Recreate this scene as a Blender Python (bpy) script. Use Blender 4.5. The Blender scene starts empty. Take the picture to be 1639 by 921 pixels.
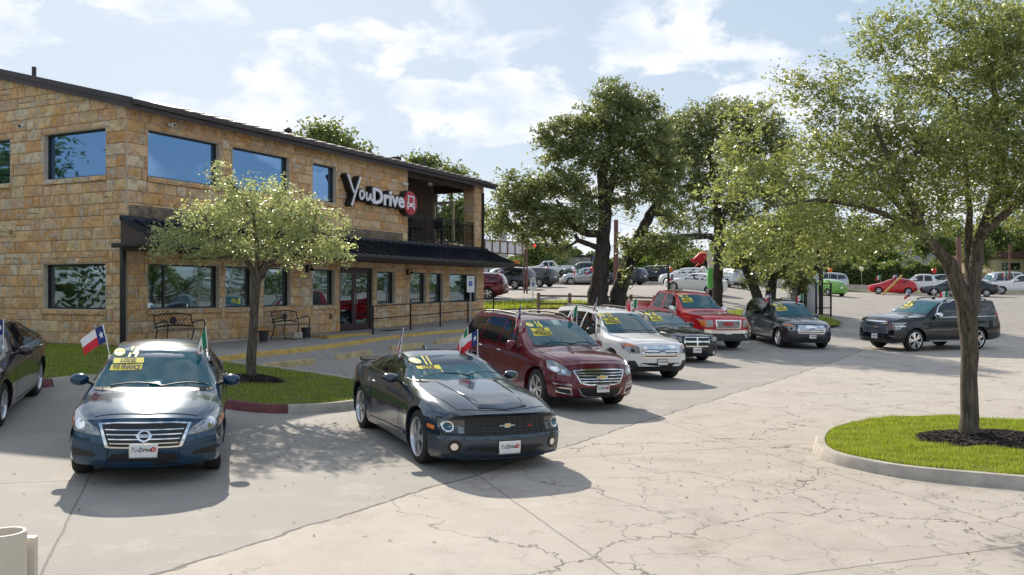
import bpy, bmesh, math, random
import numpy as np
from mathutils import Vector, Matrix
from mathutils.bvhtree import BVHTree
R = math.radians
rnd = random.Random(7)
npr = np.random.RandomState(7)
SC = bpy.context.scene
COL = SC.collection

# ------------------------------------------------------------------ camera
E = 2.40            # eye height over the datum
F = 1390.0          # focal length in photo pixels (photo 1639 wide)
CX, HY = 819.5, 465.0
cd = bpy.data.cameras.new('camera'); cam = bpy.data.objects.new('camera', cd); COL.objects.link(cam)
cd.lens = 36 * F / 1639; cd.sensor_width = 36; cd.clip_start = 0.1; cd.clip_end = 6000
cam.location = (0, 0, E); cam.rotation_euler = (R(90) + math.atan(4.5 / F), 0, 0)
SC.camera = cam

# ------------------------------------------------------------------ world
SUN_AZ, SUN_EL = R(-21), R(31.5)      # azimuth from +Y (negative = towards -X)
sunv = Vector((math.sin(SUN_AZ) * math.cos(SUN_EL), math.cos(SUN_AZ) * math.cos(SUN_EL), math.sin(SUN_EL)))
W = bpy.data.worlds.new('World'); SC.world = W; W.use_nodes = True
nt = W.node_tree; nt.nodes.clear()
def N(t, ty, **kw):
    n = t.nodes.new(ty)
    for k, v in kw.items(): setattr(n, k, v)
    return n
out = N(nt, 'ShaderNodeOutputWorld'); bg = N(nt, 'ShaderNodeBackground')
sky = N(nt, 'ShaderNodeTexSky', sky_type='NISHITA', sun_disc=False, sun_elevation=SUN_EL, sun_rotation=SUN_AZ,
        altitude=200, air_density=1.0, dust_density=.6, ozone_density=1.4)
bg.inputs['Strength'].default_value = 0.15
tc = N(nt, 'ShaderNodeTexCoord'); sep = N(nt, 'ShaderNodeSeparateXYZ')
nt.links.new(tc.outputs['Generated'], sep.inputs[0])
zz = N(nt, 'ShaderNodeMath', operation='MAXIMUM'); zz.inputs[1].default_value = 0.0
nt.links.new(sep.outputs[2], zz.inputs[0])
za = N(nt, 'ShaderNodeMath', operation='ADD'); za.inputs[1].default_value = 0.34; nt.links.new(zz.outputs[0], za.inputs[0])
dv = N(nt, 'ShaderNodeVectorMath', operation='DIVIDE'); nt.links.new(tc.outputs['Generated'], dv.inputs[0])
cb = N(nt, 'ShaderNodeCombineXYZ')
for i in range(3): nt.links.new(za.outputs[0], cb.inputs[i])
nt.links.new(cb.outputs[0], dv.inputs[1])
n1 = N(nt, 'ShaderNodeTexNoise'); n1.inputs['Scale'].default_value = 4.4; n1.inputs['Detail'].default_value = 9; n1.inputs['Roughness'].default_value = .56
n1.inputs['Distortion'].default_value = .25
mp = N(nt, 'ShaderNodeMapping'); mp.inputs['Location'].default_value = (3.1, 7.4, 0); mp.inputs['Scale'].default_value = (1, 1, .15)
nt.links.new(dv.outputs[0], mp.inputs[0]); nt.links.new(mp.outputs[0], n1.inputs['Vector'])
cr = N(nt, 'ShaderNodeValToRGB'); cr.color_ramp.elements[0].position = .475; cr.color_ramp.elements[1].position = .545
nt.links.new(n1.outputs['Fac'], cr.inputs[0])
n2 = N(nt, 'ShaderNodeTexNoise'); n2.inputs['Scale'].default_value = 7.0; n2.inputs['Detail'].default_value = 6
nt.links.new(mp.outputs[0], n2.inputs['Vector'])
cc = N(nt, 'ShaderNodeValToRGB')
cc.color_ramp.elements[0].position = .35; cc.color_ramp.elements[0].color = (1.65, 1.85, 2.2, 1)
cc.color_ramp.elements[1].position = .62; cc.color_ramp.elements[1].color = (2.5, 2.5, 2.52, 1)
nt.links.new(n2.outputs['Fac'], cc.inputs[0])
mx = N(nt, 'ShaderNodeMix', data_type='RGBA')
mf = N(nt, 'ShaderNodeMath', operation='MULTIPLY'); mf.inputs[1].default_value = .9; nt.links.new(cr.outputs[0], mf.inputs[0])
nt.links.new(mf.outputs[0], mx.inputs['Factor'])
sh1 = N(nt, 'ShaderNodeVectorMath', operation='MULTIPLY_ADD'); sh1.inputs[1].default_value = (.50, .44, .385); sh1.inputs[2].default_value = (1, 1, 1)
sh2 = N(nt, 'ShaderNodeVectorMath', operation='DIVIDE')      # soft shoulder: a hazy sky never runs away in brightness
nt.links.new(sky.outputs[0], sh1.inputs[0]); nt.links.new(sky.outputs[0], sh2.inputs[0]); nt.links.new(sh1.outputs[0], sh2.inputs[1])
nt.links.new(sh2.outputs[0], mx.inputs['A']); nt.links.new(cc.outputs[0], mx.inputs['B'])
nt.links.new(mx.outputs['Result'], bg.inputs['Color']); nt.links.new(bg.outputs[0], out.inputs[0])

sl = bpy.data.lights.new('sun', 'SUN'); sl.energy = 2.05; sl.angle = R(.55); sl.color = (1, .90, .76)
so = bpy.data.objects.new('sun', sl); COL.objects.link(so); so.rotation_euler = sunv.to_track_quat('Z', 'Y').to_euler()
so.location = (-40, 90, 60)
SC.view_settings.view_transform = 'Standard'; SC.view_settings.look = 'None'
SC.view_settings.exposure = 1.6; SC.view_settings.gamma = 1

# ------------------------------------------------------------------ helpers
def T(o, label=None, cat=None, group=None, kind=None):
    if label: o['label'] = label
    if cat: o['category'] = cat
    if group: o['group'] = group
    if kind: o['kind'] = kind
    return o
def empty(name, loc=(0, 0, 0), rz=0, label=None, cat=None, group=None):
    o = bpy.data.objects.new(name, None); COL.objects.link(o); o.location = loc; o.rotation_euler = (0, 0, rz)
    o.empty_display_size = .1
    return T(o, label, cat, group)
def link(name, me, mat=None, parent=None, loc=None, rot=None):
    o = bpy.data.objects.new(name, me); COL.objects.link(o)
    if mat is not None and len(me.materials) == 0:
        for m in (mat if isinstance(mat, (list, tuple)) else [mat]): me.materials.append(m)
    if parent: o.parent = parent
    if loc is not None: o.location = loc
    if rot is not None: o.rotation_euler = rot
    return o
def sharp(bm, ang=35):
    a = R(ang); bm.normal_update()
    for f in bm.faces: f.smooth = True
    for e in bm.edges:
        if len(e.link_faces) == 2:
            try: e.smooth = e.calc_face_angle() < a
            except Exception: e.smooth = False
def bobj(name, bm, mat, parent=None, loc=None, rot=None, ang=35, smooth=True):
    if smooth: sharp(bm, ang)
    me = bpy.data.meshes.new(name); bm.to_mesh(me); bm.free()
    return link(name, me, mat, parent, loc, rot)
def box(bm, x0, x1, y0, y1, z0, z1, m=None, mi=0):
    vs = [Vector((x, y, z)) for z in (z0, z1) for y in (y0, y1) for x in (x0, x1)]
    if m: vs = [m @ v for v in vs]
    v = [bm.verts.new(p) for p in vs]
    for q in ((0, 2, 3, 1), (4, 5, 7, 6), (0, 1, 5, 4), (2, 6, 7, 3), (0, 4, 6, 2), (1, 3, 7, 5)):
        f = bm.faces.new([v[i] for i in q]); f.material_index = mi
    return v
def BX(name, x0, x1, y0, y1, z0, z1, mat, parent=None, bev=0, loc=None, rot=None):
    bm = bmesh.new(); box(bm, x0, x1, y0, y1, z0, z1)
    if bev: bmesh.ops.bevel(bm, geom=bm.edges[:], offset=bev, segments=2, affect='EDGES', profile=.6)
    return bobj(name, bm, mat, parent, loc, rot)
def tube(bm, pts, rad, n=8, caps=True):
    pts = [Vector(p) for p in pts]
    if not isinstance(rad, (list, tuple)): rad = [rad] * len(pts)
    rings = []; prev = None
    for i, p in enumerate(pts):
        d = (pts[min(i + 1, len(pts) - 1)] - pts[max(i - 1, 0)])
        if d.length < 1e-7: d = Vector((0, 0, 1))
        d.normalize()
        if prev is None: a = d.orthogonal().normalized()
        else:
            a = prev - d * prev.dot(d)
            a = a.normalized() if a.length > 1e-5 else d.orthogonal().normalized()
        prev = a; b = d.cross(a)
        rings.append([bm.verts.new(p + (a * math.cos(2 * math.pi * k / n) + b * math.sin(2 * math.pi * k / n)) * rad[i]) for k in range(n)])
    for i in range(len(rings) - 1):
        for k in range(n):
            bm.faces.new((rings[i][k], rings[i][(k + 1) % n], rings[i + 1][(k + 1) % n], rings[i + 1][k]))
    if caps:
        bm.faces.new(rings[0][::-1]); bm.faces.new(rings[-1])
def TB(name, pts, rad, mat, parent=None, n=8, loc=None):
    bm = bmesh.new(); tube(bm, pts, rad, n); return bobj(name, bm, mat, parent, loc)
def lathe(bm, prof, n=24, axis='z', caps=False):
    rings = []
    for r, h in prof:
        ring = []
        for k in range(n):
            a = 2 * math.pi * k / n
            p = (r * math.cos(a), r * math.sin(a), h) if axis == 'z' else (r * math.cos(a), h, r * math.sin(a))
            ring.append(bm.verts.new(p))
        rings.append(ring)
    for i in range(len(rings) - 1):
        for k in range(n):
            q = (rings[i][k], rings[i][(k + 1) % n], rings[i + 1][(k + 1) % n], rings[i + 1][k])
            bm.faces.new(q)
    if caps: bm.faces.new(rings[0][::-1]); bm.faces.new(rings[-1])
    return rings
def poly_grid(pts, step):
    """fill a 2-D polygon and cut it by a square grid"""
    bm = bmesh.new(); vs = [bm.verts.new((p[0], p[1], 0)) for p in pts]; bm.faces.new(vs)
    bmesh.ops.triangulate(bm, faces=bm.faces[:])
    if step:
        for ax in (0, 1):
            lo = min(p[ax] for p in pts); hi = max(p[ax] for p in pts)
            n = max(1, int((hi - lo) / step))
            no = (1, 0, 0) if ax == 0 else (0, 1, 0)
            for i in range(1, n):
                c = lo + (hi - lo) * i / n
                bmesh.ops.bisect_plane(bm, geom=bm.verts[:] + bm.edges[:] + bm.faces[:], dist=1e-6, plane_co=(c, 0, 0) if ax == 0 else (0, c, 0), plane_no=no)
    return bm
def text_mesh(s, size=1.0, ext=0.0, shear=0, off=0, xs=1.0, res=3, align='CENTER', space=1.0):
    cu = bpy.data.curves.new('lettering', 'FONT'); cu.body = s; cu.size = size; cu.extrude = ext; cu.shear = shear; cu.offset = off
    cu.resolution_u = res; cu.align_x = align; cu.align_y = 'CENTER'; cu.space_character = space
    o = bpy.data.objects.new('tmp', cu); COL.objects.link(o)
    dg = bpy.context.evaluated_depsgraph_get(); me = bpy.data.meshes.new_from_object(o.evaluated_get(dg))
    bpy.data.objects.remove(o); bpy.data.curves.remove(cu)
    if xs != 1.0:
        for v in me.vertices: v.co.x *= xs
    me.materials.clear()
    return me
def pchip(tab):
    xs = [t[0] for t in tab]; ys = [t[1] for t in tab]; n = len(xs)
    if n == 1: return lambda x: ys[0]
    h = [xs[i + 1] - xs[i] for i in range(n - 1)]; d = [(ys[i + 1] - ys[i]) / h[i] for i in range(n - 1)]
    m = [0] * n; m[0] = d[0]; m[-1] = d[-1]
    for i in range(1, n - 1):
        if d[i - 1] * d[i] <= 0: m[i] = 0
        else:
            w1 = 2 * h[i] + h[i - 1]; w2 = h[i] + 2 * h[i - 1]
            m[i] = (w1 + w2) / (w1 / d[i - 1] + w2 / d[i])
    def f(x):
        if x <= xs[0]: return ys[0]
        if x >= xs[-1]: return ys[-1]
        i = 0
        while x > xs[i + 1]: i += 1
        t = (x - xs[i]) / h[i]; t2 = t * t; t3 = t2 * t
        return (2 * t3 - 3 * t2 + 1) * ys[i] + (t3 - 2 * t2 + t) * h[i] * m[i] + (-2 * t3 + 3 * t2) * ys[i + 1] + (t3 - t2) * h[i] * m[i + 1]
    return f

# ------------------------------------------------------------------ materials
def newmat(name):
    m = bpy.data.materials.new(name); m.use_nodes = True
    t = m.node_tree; p = t.nodes['Principled BSDF']
    return m, t, p
def M(name, col, rough=.6, metal=0, spec=.5, coat=0, bump=None, var=None, emit=None, ior=None):
    m, t, p = newmat(name)
    p.inputs['Base Color'].default_value = (*col, 1); p.inputs['Roughness'].default_value = rough
    p.inputs['Metallic'].default_value = metal; p.inputs['Specular IOR Level'].default_value = spec
    if ior: p.inputs['IOR'].default_value = ior
    if coat: p.inputs['Coat Weight'].default_value = coat; p.inputs['Coat Roughness'].default_value = .04
    if var or bump:
        g = N(t, 'ShaderNodeNewGeometry')
    if var:
        n = N(t, 'ShaderNodeTexNoise'); n.inputs['Scale'].default_value = var[0]; n.inputs['Detail'].default_value = 6; n.inputs['Roughness'].default_value = .65
        t.links.new(g.outputs['Position'], n.inputs['Vector'])
        r = N(t, 'ShaderNodeValToRGB'); a = var[1]
        r.color_ramp.elements[0].position = .3; r.color_ramp.elements[1].position = .7
        r.color_ramp.elements[0].color = (*[c * (1 - a) for c in col], 1)
        c2 = var[2] if len(var) > 2 else [min(1, c * (1 + a)) for c in col]
        r.color_ramp.elements[1].color = (*c2, 1)
        t.links.new(n.outputs['Fac'], r.inputs[0]); t.links.new(r.outputs[0], p.inputs['Base Color'])
    if bump:
        n = N(t, 'ShaderNodeTexNoise'); n.inputs['Scale'].default_value = bump[0]; n.inputs['Detail'].default_value = 5
        t.links.new(g.outputs['Position'], n.inputs['Vector'])
        b = N(t, 'ShaderNodeBump'); b.inputs['Strength'].default_value = bump[1]; b.inputs['Distance'].default_value = bump[2] if len(bump) > 2 else .02
        t.links.new(n.outputs['Fac'], b.inputs['Height']); t.links.new(b.outputs[0], p.inputs['Normal'])
    if emit:
        p.inputs['Emission Color'].default_value = (*emit[0], 1); p.inputs['Emission Strength'].default_value = emit[1]
    return m
def paint(name, col, metal=.35, rough=.22):
    m = M(name, col, rough, metal, .2, coat=1)
    t = m.node_tree; p = t.nodes['Principled BSDF']
    g = N(t, 'ShaderNodeNewGeometry'); n = N(t, 'ShaderNodeTexNoise'); n.inputs['Scale'].default_value = 7; n.inputs['Detail'].default_value = 8
    t.links.new(g.outputs['Position'], n.inputs['Vector'])
    mr = N(t, 'ShaderNodeMapRange'); mr.inputs[1].default_value = .35; mr.inputs[2].default_value = .75; mr.inputs[3].default_value = .03; mr.inputs[4].default_value = .12
    t.links.new(n.outputs['Fac'], mr.inputs[0]); t.links.new(mr.outputs[0], p.inputs['Coat Roughness'])
    return m
MAT = {}
MAT['glass_car'] = M('car_glass', (.010, .085, .110), .03, 0, .6, ior=1.5)
MAT['glass_tint'] = M('tinted_glass', (.008, .010, .012), .04, 0, .8, ior=1.55)
MAT['black'] = M('black_trim', (.012, .012, .013), .45)
MAT['rubber'] = M('tyre_rubber', (.018, .018, .018), .8, bump=(60, .2, .004))
MAT['plastic'] = M('dark_plastic', (.025, .026, .028), .6, bump=(150, .15, .002))
MAT['chrome'] = M('chrome', (.78, .79, .80), .12, 1)
MAT['alloy'] = M('alloy', (.62, .63, .65), .25, .9)
MAT['lamp'] = M('headlight_lens', (.27, .28, .29), .15, .6, .8, coat=1, var=(30, .6))
MAT['amber'] = M('amber_lens', (.80, .22, .03), .2, 0, .6, coat=1)
MAT['redlens'] = M('red_lens', (.42, .012, .015), .2, 0, .6, coat=1)
MAT['white'] = M('white_plastic', (.80, .80, .79), .35)
MAT['gold'] = M('gold_emblem', (.72, .48, .12), .25, .7)
MAT['blueoval'] = M('blue_emblem', (.02, .06, .22), .2, .3)
MAT['red'] = M('signal_red', (.60, .02, .03), .4)
MAT['yellow'] = M('sticker_yellow', (.85, .72, .04), .5)
MAT['blacktext'] = M('black_ink', (.01, .01, .01), .5)
MAT['flagred'] = M('flag_red', (.62, .025, .04), .8); MAT['flagwhite'] = M('flag_white', (.78, .77, .76), .8)
MAT['flagblue'] = M('flag_blue', (.015, .035, .17), .8); MAT['flaggreen'] = M('flag_green', (.01, .20, .09), .8)
MAT['brownink'] = M('emblem_brown', (.16, .13, .06), .8)
MAT['bronze'] = M('bronze_metal', (.030, .025, .026), .42, .3, var=(1.5, .25))
MAT['awning'] = M('dark_roof_metal', (.020, .026, .045), .34, .5, var=(1.2, .3))
MAT['roofmetal'] = M('brown_roof_metal', (.055, .045, .048), .65, 0, var=(.8, .25))
MAT['frame'] = M('window_frame', (.018, .018, .020), .4)
def wglass(name, tint, fac, trans):
    m, t, p = newmat(name); t.nodes.remove(p); gl = N(t, 'ShaderNodeBsdfGlossy'); gl.inputs['Color'].default_value = (*tint, 1); gl.inputs['Roughness'].default_value = .02
    g = N(t, 'ShaderNodeNewGeometry'); n = N(t, 'ShaderNodeTexNoise'); n.inputs['Scale'].default_value = .9; n.inputs['Detail'].default_value = 1; t.links.new(g.outputs['Position'], n.inputs['Vector'])
    b = N(t, 'ShaderNodeBump'); b.inputs['Strength'].default_value = .12; b.inputs['Distance'].default_value = .05; t.links.new(n.outputs['Fac'], b.inputs['Height']); t.links.new(b.outputs[0], gl.inputs['Normal'])
    tr = N(t, 'ShaderNodeBsdfTransparent'); tr.inputs['Color'].default_value = (*trans, 1); ms = N(t, 'ShaderNodeMixShader'); ms.inputs[0].default_value = fac
    t.links.new(tr.outputs[0], ms.inputs[1]); t.links.new(gl.outputs[0], ms.inputs[2]); t.links.new(ms.outputs[0], t.nodes['Material Output'].inputs[0]); return m
MAT['wglass'] = wglass('window_glass', (.30, .52, .82), .50, (.55, .62, .68))
MAT['wglass_low'] = wglass('lower_window_glass', (.50, .62, .70), .40, (.50, .60, .62))
MAT['blind'] = M('window_blind', (.50, .52, .55), .7)
MAT['iron'] = M('black_iron', (.015, .015, .017), .5, .3)
MAT['concrete'] = M('kerb_concrete', (.42, .38, .325), .9, var=(3, .22), bump=(25, .4, .01))
MAT['redkerb'] = M('red_kerb_paint', (.17, .055, .06), .8, var=(6, .35), bump=(25, .4, .01))
MAT['yellowpaint'] = M('yellow_kerb_paint', (.50, .33, .08), .75, var=(5, .25), bump=(25, .3, .01))
MAT['stopblock'] = M('wheel_stop_paint', (.47, .37, .20), .85, var=(4, .3), bump=(30, .5, .01))
MAT['mulch'] = M('dark_mulch', (.028, .020, .018), .95, var=(30, .5), bump=(40, 1, .03))
def barkmat(name, c1, c2, sc, st, dist):
    m, t, p = newmat(name); g = N(t, 'ShaderNodeNewGeometry'); mp_ = N(t, 'ShaderNodeMapping'); mp_.inputs['Scale'].default_value = (sc, sc, sc * .16)
    t.links.new(g.outputs['Position'], mp_.inputs[0]); n = N(t, 'ShaderNodeTexNoise'); n.inputs['Scale'].default_value = 1; n.inputs['Detail'].default_value = 8; n.inputs['Roughness'].default_value = .7; n.inputs['Distortion'].default_value = .6
    t.links.new(mp_.outputs[0], n.inputs['Vector']); r = N(t, 'ShaderNodeValToRGB'); r.color_ramp.elements[0].position = .36; r.color_ramp.elements[1].position = .64
    r.color_ramp.elements[0].color = (*c1, 1); r.color_ramp.elements[1].color = (*c2, 1); t.links.new(n.outputs['Fac'], r.inputs[0]); t.links.new(r.outputs[0], p.inputs['Base Color'])
    p.inputs['Roughness'].default_value = .95; p.inputs['Specular IOR Level'].default_value = .2
    b = N(t, 'ShaderNodeBump'); b.inputs['Strength'].default_value = st; b.inputs['Distance'].default_value = dist; t.links.new(n.outputs['Fac'], b.inputs['Height']); t.links.new(b.outputs[0], p.inputs['Normal']); return m
MAT['bark'] = barkmat('bark', (.055, .042, .032), (.21, .175, .14), 26, 1, .05)
MAT['darkbark'] = barkmat('dark_bark', (.028, .024, .021), (.10, .086, .074), 9, 1, .12)
MAT['siding'] = M('brown_siding', (.070, .050, .042), .8, var=(3, .2))
MAT['cream'] = M('cream_frame', (.62, .58, .48), .6)
MAT['steel'] = M('galvanised_steel', (.42, .43, .44), .45, .5)
MAT['redsteel'] = M('red_steel', (.20, .09, .08), .7)
MAT['wood'] = M('weathered_wood', (.16, .12, .085), .9, var=(6, .3))
# ------------------------------------------------------------------ terrain
UB = Vector((.445, .8955)).normalized(); UN = Vector((UB.y, -UB.x)); CB = Vector((-10.0, 22.5))
_rise = pchip([(28, 0), (34, .13), (40, .33), (50, .78), (60, 1.28), (75, 1.92), (90, 2.25), (100, 2.8), (110, 3.45), (130, 3.8), (131, 3.8)])
def gz(x, y):
    s = (x - CB.x) * UN.x + (y - CB.y) * UN.y
    s = max(0.0, s)
    dl = 1.6 + .90 * (1 - math.exp(-((s / 8.2) ** 1.35)))
    return E - dl + _rise(y)
def gp(px, py):
    """ground point seen at a photo pixel"""
    k = (px - CX) / F; m = (py - HY) / F; lo, hi = 2.0, 120.0; Y = lo
    while Y < hi:
        if E - m * Y <= gz(k * Y, Y): break
        Y += .05
    for _ in range(20):
        a, b = Y - .05, Y
        mid = (a + b) / 2
        Y = mid if E - m * mid <= gz(k * mid, mid) else Y
        break
    return Vector((k * Y, Y, gz(k * Y, Y)))
def at(px, py, Y): return Vector(((px - CX) / F * Y, Y, E - (py - HY) / F * Y))
def atg(px, Y, off=0):
    x = (px - CX) / F * Y; return Vector((x, Y, gz(x, Y) + off))
def sheet(name, pts, off, mat, step=1.5, label=None, kind='structure'):
    bm = poly_grid(pts, step)
    for v in bm.verts: v.co.z = gz(v.co.x, v.co.y) + off
    for f in bm.faces:
        f.smooth = True
        if f.normal.z < 0: f.normal_flip()
    bm.normal_update()
    for f in bm.faces:
        if f.normal.z < 0: f.normal_flip()
    me = bpy.data.meshes.new(name); bm.to_mesh(me); bm.free()
    o = link(name, me, mat); T(o, label, kind=kind); return o

def ground_mat():
    m, t, p = newmat('concrete_lot'); g = N(t, 'ShaderNodeNewGeometry'); L = t.links.new
    def noise(sc, det=6, rough=.6, vec=None):
        n = N(t, 'ShaderNodeTexNoise'); n.inputs['Scale'].default_value = sc; n.inputs['Detail'].default_value = det; n.inputs['Roughness'].default_value = rough
        L(vec if vec else g.outputs['Position'], n.inputs['Vector']); return n
    def mix(fac, a, b, mode='MIX'):
        x = N(t, 'ShaderNodeMix', data_type='RGBA', blend_type=mode)
        if isinstance(fac, (int, float)): x.inputs['Factor'].default_value = fac
        else: L(fac, x.inputs['Factor'])
        for k, v in (('A', a), ('B', b)):
            if isinstance(v, tuple): x.inputs[k].default_value = (*v, 1)
            else: L(v, x.inputs[k])
        return x.outputs['Result']
    def ramp(sock, p0, p1, c0=0, c1=1):
        r = N(t, 'ShaderNodeMapRange'); r.inputs[1].default_value = p0; r.inputs[2].default_value = p1; r.inputs[3].default_value = c0; r.inputs[4].default_value = c1
        L(sock, r.inputs[0]); return r.outputs[0]
    def math_(op, a, b=0.0):
        x = N(t, 'ShaderNodeMath', operation=op)
        for i, v in enumerate((a, b)):
            if isinstance(v, (int, float)): x.inputs[i].default_value = v
            else: L(v, x.inputs[i])
        return x.outputs[0]
    sp = N(t, 'ShaderNodeSeparateXYZ'); L(g.outputs['Position'], sp.inputs[0]); X, Y = sp.outputs[0], sp.outputs[1]
    big = noise(.22, 5).outputs['Fac']; mid = noise(1.6, 8, .7).outputs['Fac']; fine = noise(45, 3, .7).outputs['Fac']
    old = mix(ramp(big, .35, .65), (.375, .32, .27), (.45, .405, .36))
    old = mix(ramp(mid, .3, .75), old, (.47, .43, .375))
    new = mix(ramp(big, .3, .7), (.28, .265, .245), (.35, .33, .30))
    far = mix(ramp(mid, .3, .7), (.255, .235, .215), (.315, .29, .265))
    # edge between the newer slab by the cars and the worn lot
    nz = noise(1.3, 4).outputs['Fac']
    # line through (-2.9,7.2) and (2.0,15.2) and on along the car row
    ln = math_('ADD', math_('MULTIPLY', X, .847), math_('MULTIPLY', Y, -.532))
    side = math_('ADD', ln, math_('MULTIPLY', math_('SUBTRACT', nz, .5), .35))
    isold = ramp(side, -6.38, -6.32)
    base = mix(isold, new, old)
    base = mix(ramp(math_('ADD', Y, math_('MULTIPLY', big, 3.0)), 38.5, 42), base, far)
    # cracks
    wv = N(t, 'ShaderNodeTexNoise'); wv.inputs['Scale'].default_value = .7; wv.inputs['Detail'].default_value = 9; wv.inputs['Roughness'].default_value = .62; L(g.outputs['Position'], wv.inputs['Vector'])
    va = N(t, 'ShaderNodeVectorMath', operation='MULTIPLY_ADD'); va.inputs[1].default_value = (1.8, 1.8, 0)
    L(wv.outputs['Color'], va.inputs[0]); L(g.outputs['Position'], va.inputs[2])
    def crack(scale, w):
        v = N(t, 'ShaderNodeTexVoronoi', feature='DISTANCE_TO_EDGE'); v.inputs['Scale'].default_value = scale
        v.voronoi_dimensions = '2D'; L(va.outputs[0], v.inputs['Vector'])
        return ramp(v.outputs['Distance'], w * .3, w, 1, 0)
    big_c = crack(.36, .0055); small_c = crack(1.25, .013)
    msk = ramp(noise(.35, 2).outputs['Fac'], .36, .44)
    msk2 = ramp(noise(.27, 3).outputs['Color'], .46, .52)
    gaps = ramp(noise(2.6, 3).outputs['Fac'], .36, .46)
    c1 = math_('MULTIPLY', math_('MULTIPLY', big_c, msk), gaps); c2 = math_('MULTIPLY', math_('MULTIPLY', small_c, msk2), math_('MULTIPLY', gaps, .55))
    ck = math_('MULTIPLY', math_('MAXIMUM', c1, c2), math_('MAXIMUM', isold, .0))
    # saw-cut joints
    def joint(a, b, per, w, o):
        s = math_('ADD', math_('ADD', math_('MULTIPLY', X, a), math_('MULTIPLY', Y, b)), math_('MULTIPLY', math_('SUBTRACT', mid, .5), .06))
        fr = math_('ABSOLUTE', math_('SUBTRACT', math_('FRACT', math_('DIVIDE', math_('ADD', s, o), per)), .5))
        return ramp(math_('MULTIPLY', math_('SUBTRACT', .5, fr), per), w * .4, w, 1, 0)
    j = math_('MAXIMUM', joint(.342, -.94, 5.2, .014, 1.0), joint(.94, .342, 4.6, .014, 1.2))
    edge = ramp(math_('ABSOLUTE', math_('ADD', side, 6.35)), .012, .03, 1, 0)
    edge = math_('MULTIPLY', edge, math_('MULTIPLY', gaps, .9))
    tarry = ramp(noise(.5, 6, .7).outputs['Color'], .56, .70)
    base = mix(math_('MULTIPLY', tarry, .25), base, (.20, .18, .16))
    base = mix(ramp(fine, .3, .75, 0, .35), base, (.24, .21, .18))
    gravel = math_('MULTIPLY', math_('MULTIPLY', isold, ramp(noise(.45, 5, .7).outputs['Fac'], .56, .64)), ramp(noise(30, 2, .8).outputs['Fac'], .45, .6, 0, .6))
    base = mix(gravel, base, (.20, .165, .125))
    blot = noise(.8, 9, .75).outputs['Fac']
    base = mix(ramp(blot, .52, .70, 0, .5), base, (.50, .455, .395)); base = mix(ramp(blot, .44, .30, 0, .45), base, (.24, .205, .175))
    oil = N(t, 'ShaderNodeTexVoronoi'); oil.inputs['Scale'].default_value = .33; L(va.outputs[0], oil.inputs['Vector'])
    base = mix(math_('MULTIPLY', ramp(oil.outputs['Distance'], .05, .22, 1, 0), math_('MULTIPLY', ramp(mid, .4, .7), .45)), base, (.11, .10, .09))
    dirt = N(t, 'ShaderNodeTexVoronoi'); dirt.inputs['Scale'].default_value = 1.1; L(g.outputs['Position'], dirt.inputs['Vector'])
    base = mix(math_('MULTIPLY', ramp(dirt.outputs['Distance'], .02, .05, 1, 0), .5), base, (.08, .06, .05))
    allc = math_('MAXIMUM', math_('MAXIMUM', ck, math_('MULTIPLY', j, .65)), edge)
    base = mix(math_('MULTIPLY', allc, .85), base, (.085, .068, .055))
    L(base, p.inputs['Base Color']); p.inputs['Roughness'].default_value = .85
    hb = math_('SUBTRACT', math_('MULTIPLY', math_('ADD', fine, math_('MULTIPLY', gravel, 1.5)), .25), math_('MULTIPLY', allc, 1.6))
    b = N(t, 'ShaderNodeBump'); b.inputs['Strength'].default_value = .5; b.inputs['Distance'].default_value = .015
    L(hb, b.inputs['Height']); L(b.outputs[0], p.inputs['Normal'])
    return m
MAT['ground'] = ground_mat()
MAT['asphalt'] = M('road_asphalt', (.20, .19, .18), .9, var=(1.5, .15), bump=(60, .4, .01))
MAT['soilgrass'] = M('grass_soil', (.085, .115, .025), .95, var=(2.5, .35), bump=(30, 1, .03))
MAT['walk'] = M('sidewalk_concrete', (.34, .325, .30), .9, var=(2, .2), bump=(40, .3, .008))

# ground: a sheet of graded resolution reaching the horizon
def ground():
    xs = [-1500, -600, -250, -120] + [x for x in range(-80, -20, 4)] + [x * 1.0 for x in range(-20, 30)] + [x for x in range(30, 90, 4)] + [120, 250, 600, 1500]
    ys = [-800, -300, -100, -40, -15] + [y for y in range(-5, 45)] + [45 + 1.5 * i for i in range(60)] + [136, 150, 200, 400, 900, 2000]
    V = [(x, y, gz(x, y)) for y in ys for x in xs]; nx = len(xs)
    Fc = [(j * nx + i, j * nx + i + 1, (j + 1) * nx + i + 1, (j + 1) * nx + i) for j in range(len(ys) - 1) for i in range(nx - 1)]
    me = bpy.data.meshes.new('ground'); me.from_pydata(V, [], Fc); me.polygons.foreach_set('use_smooth', [True] * len(Fc))
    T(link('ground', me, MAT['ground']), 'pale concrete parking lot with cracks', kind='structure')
ground()
xy = lambda v: (v.x, v.y)
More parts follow.
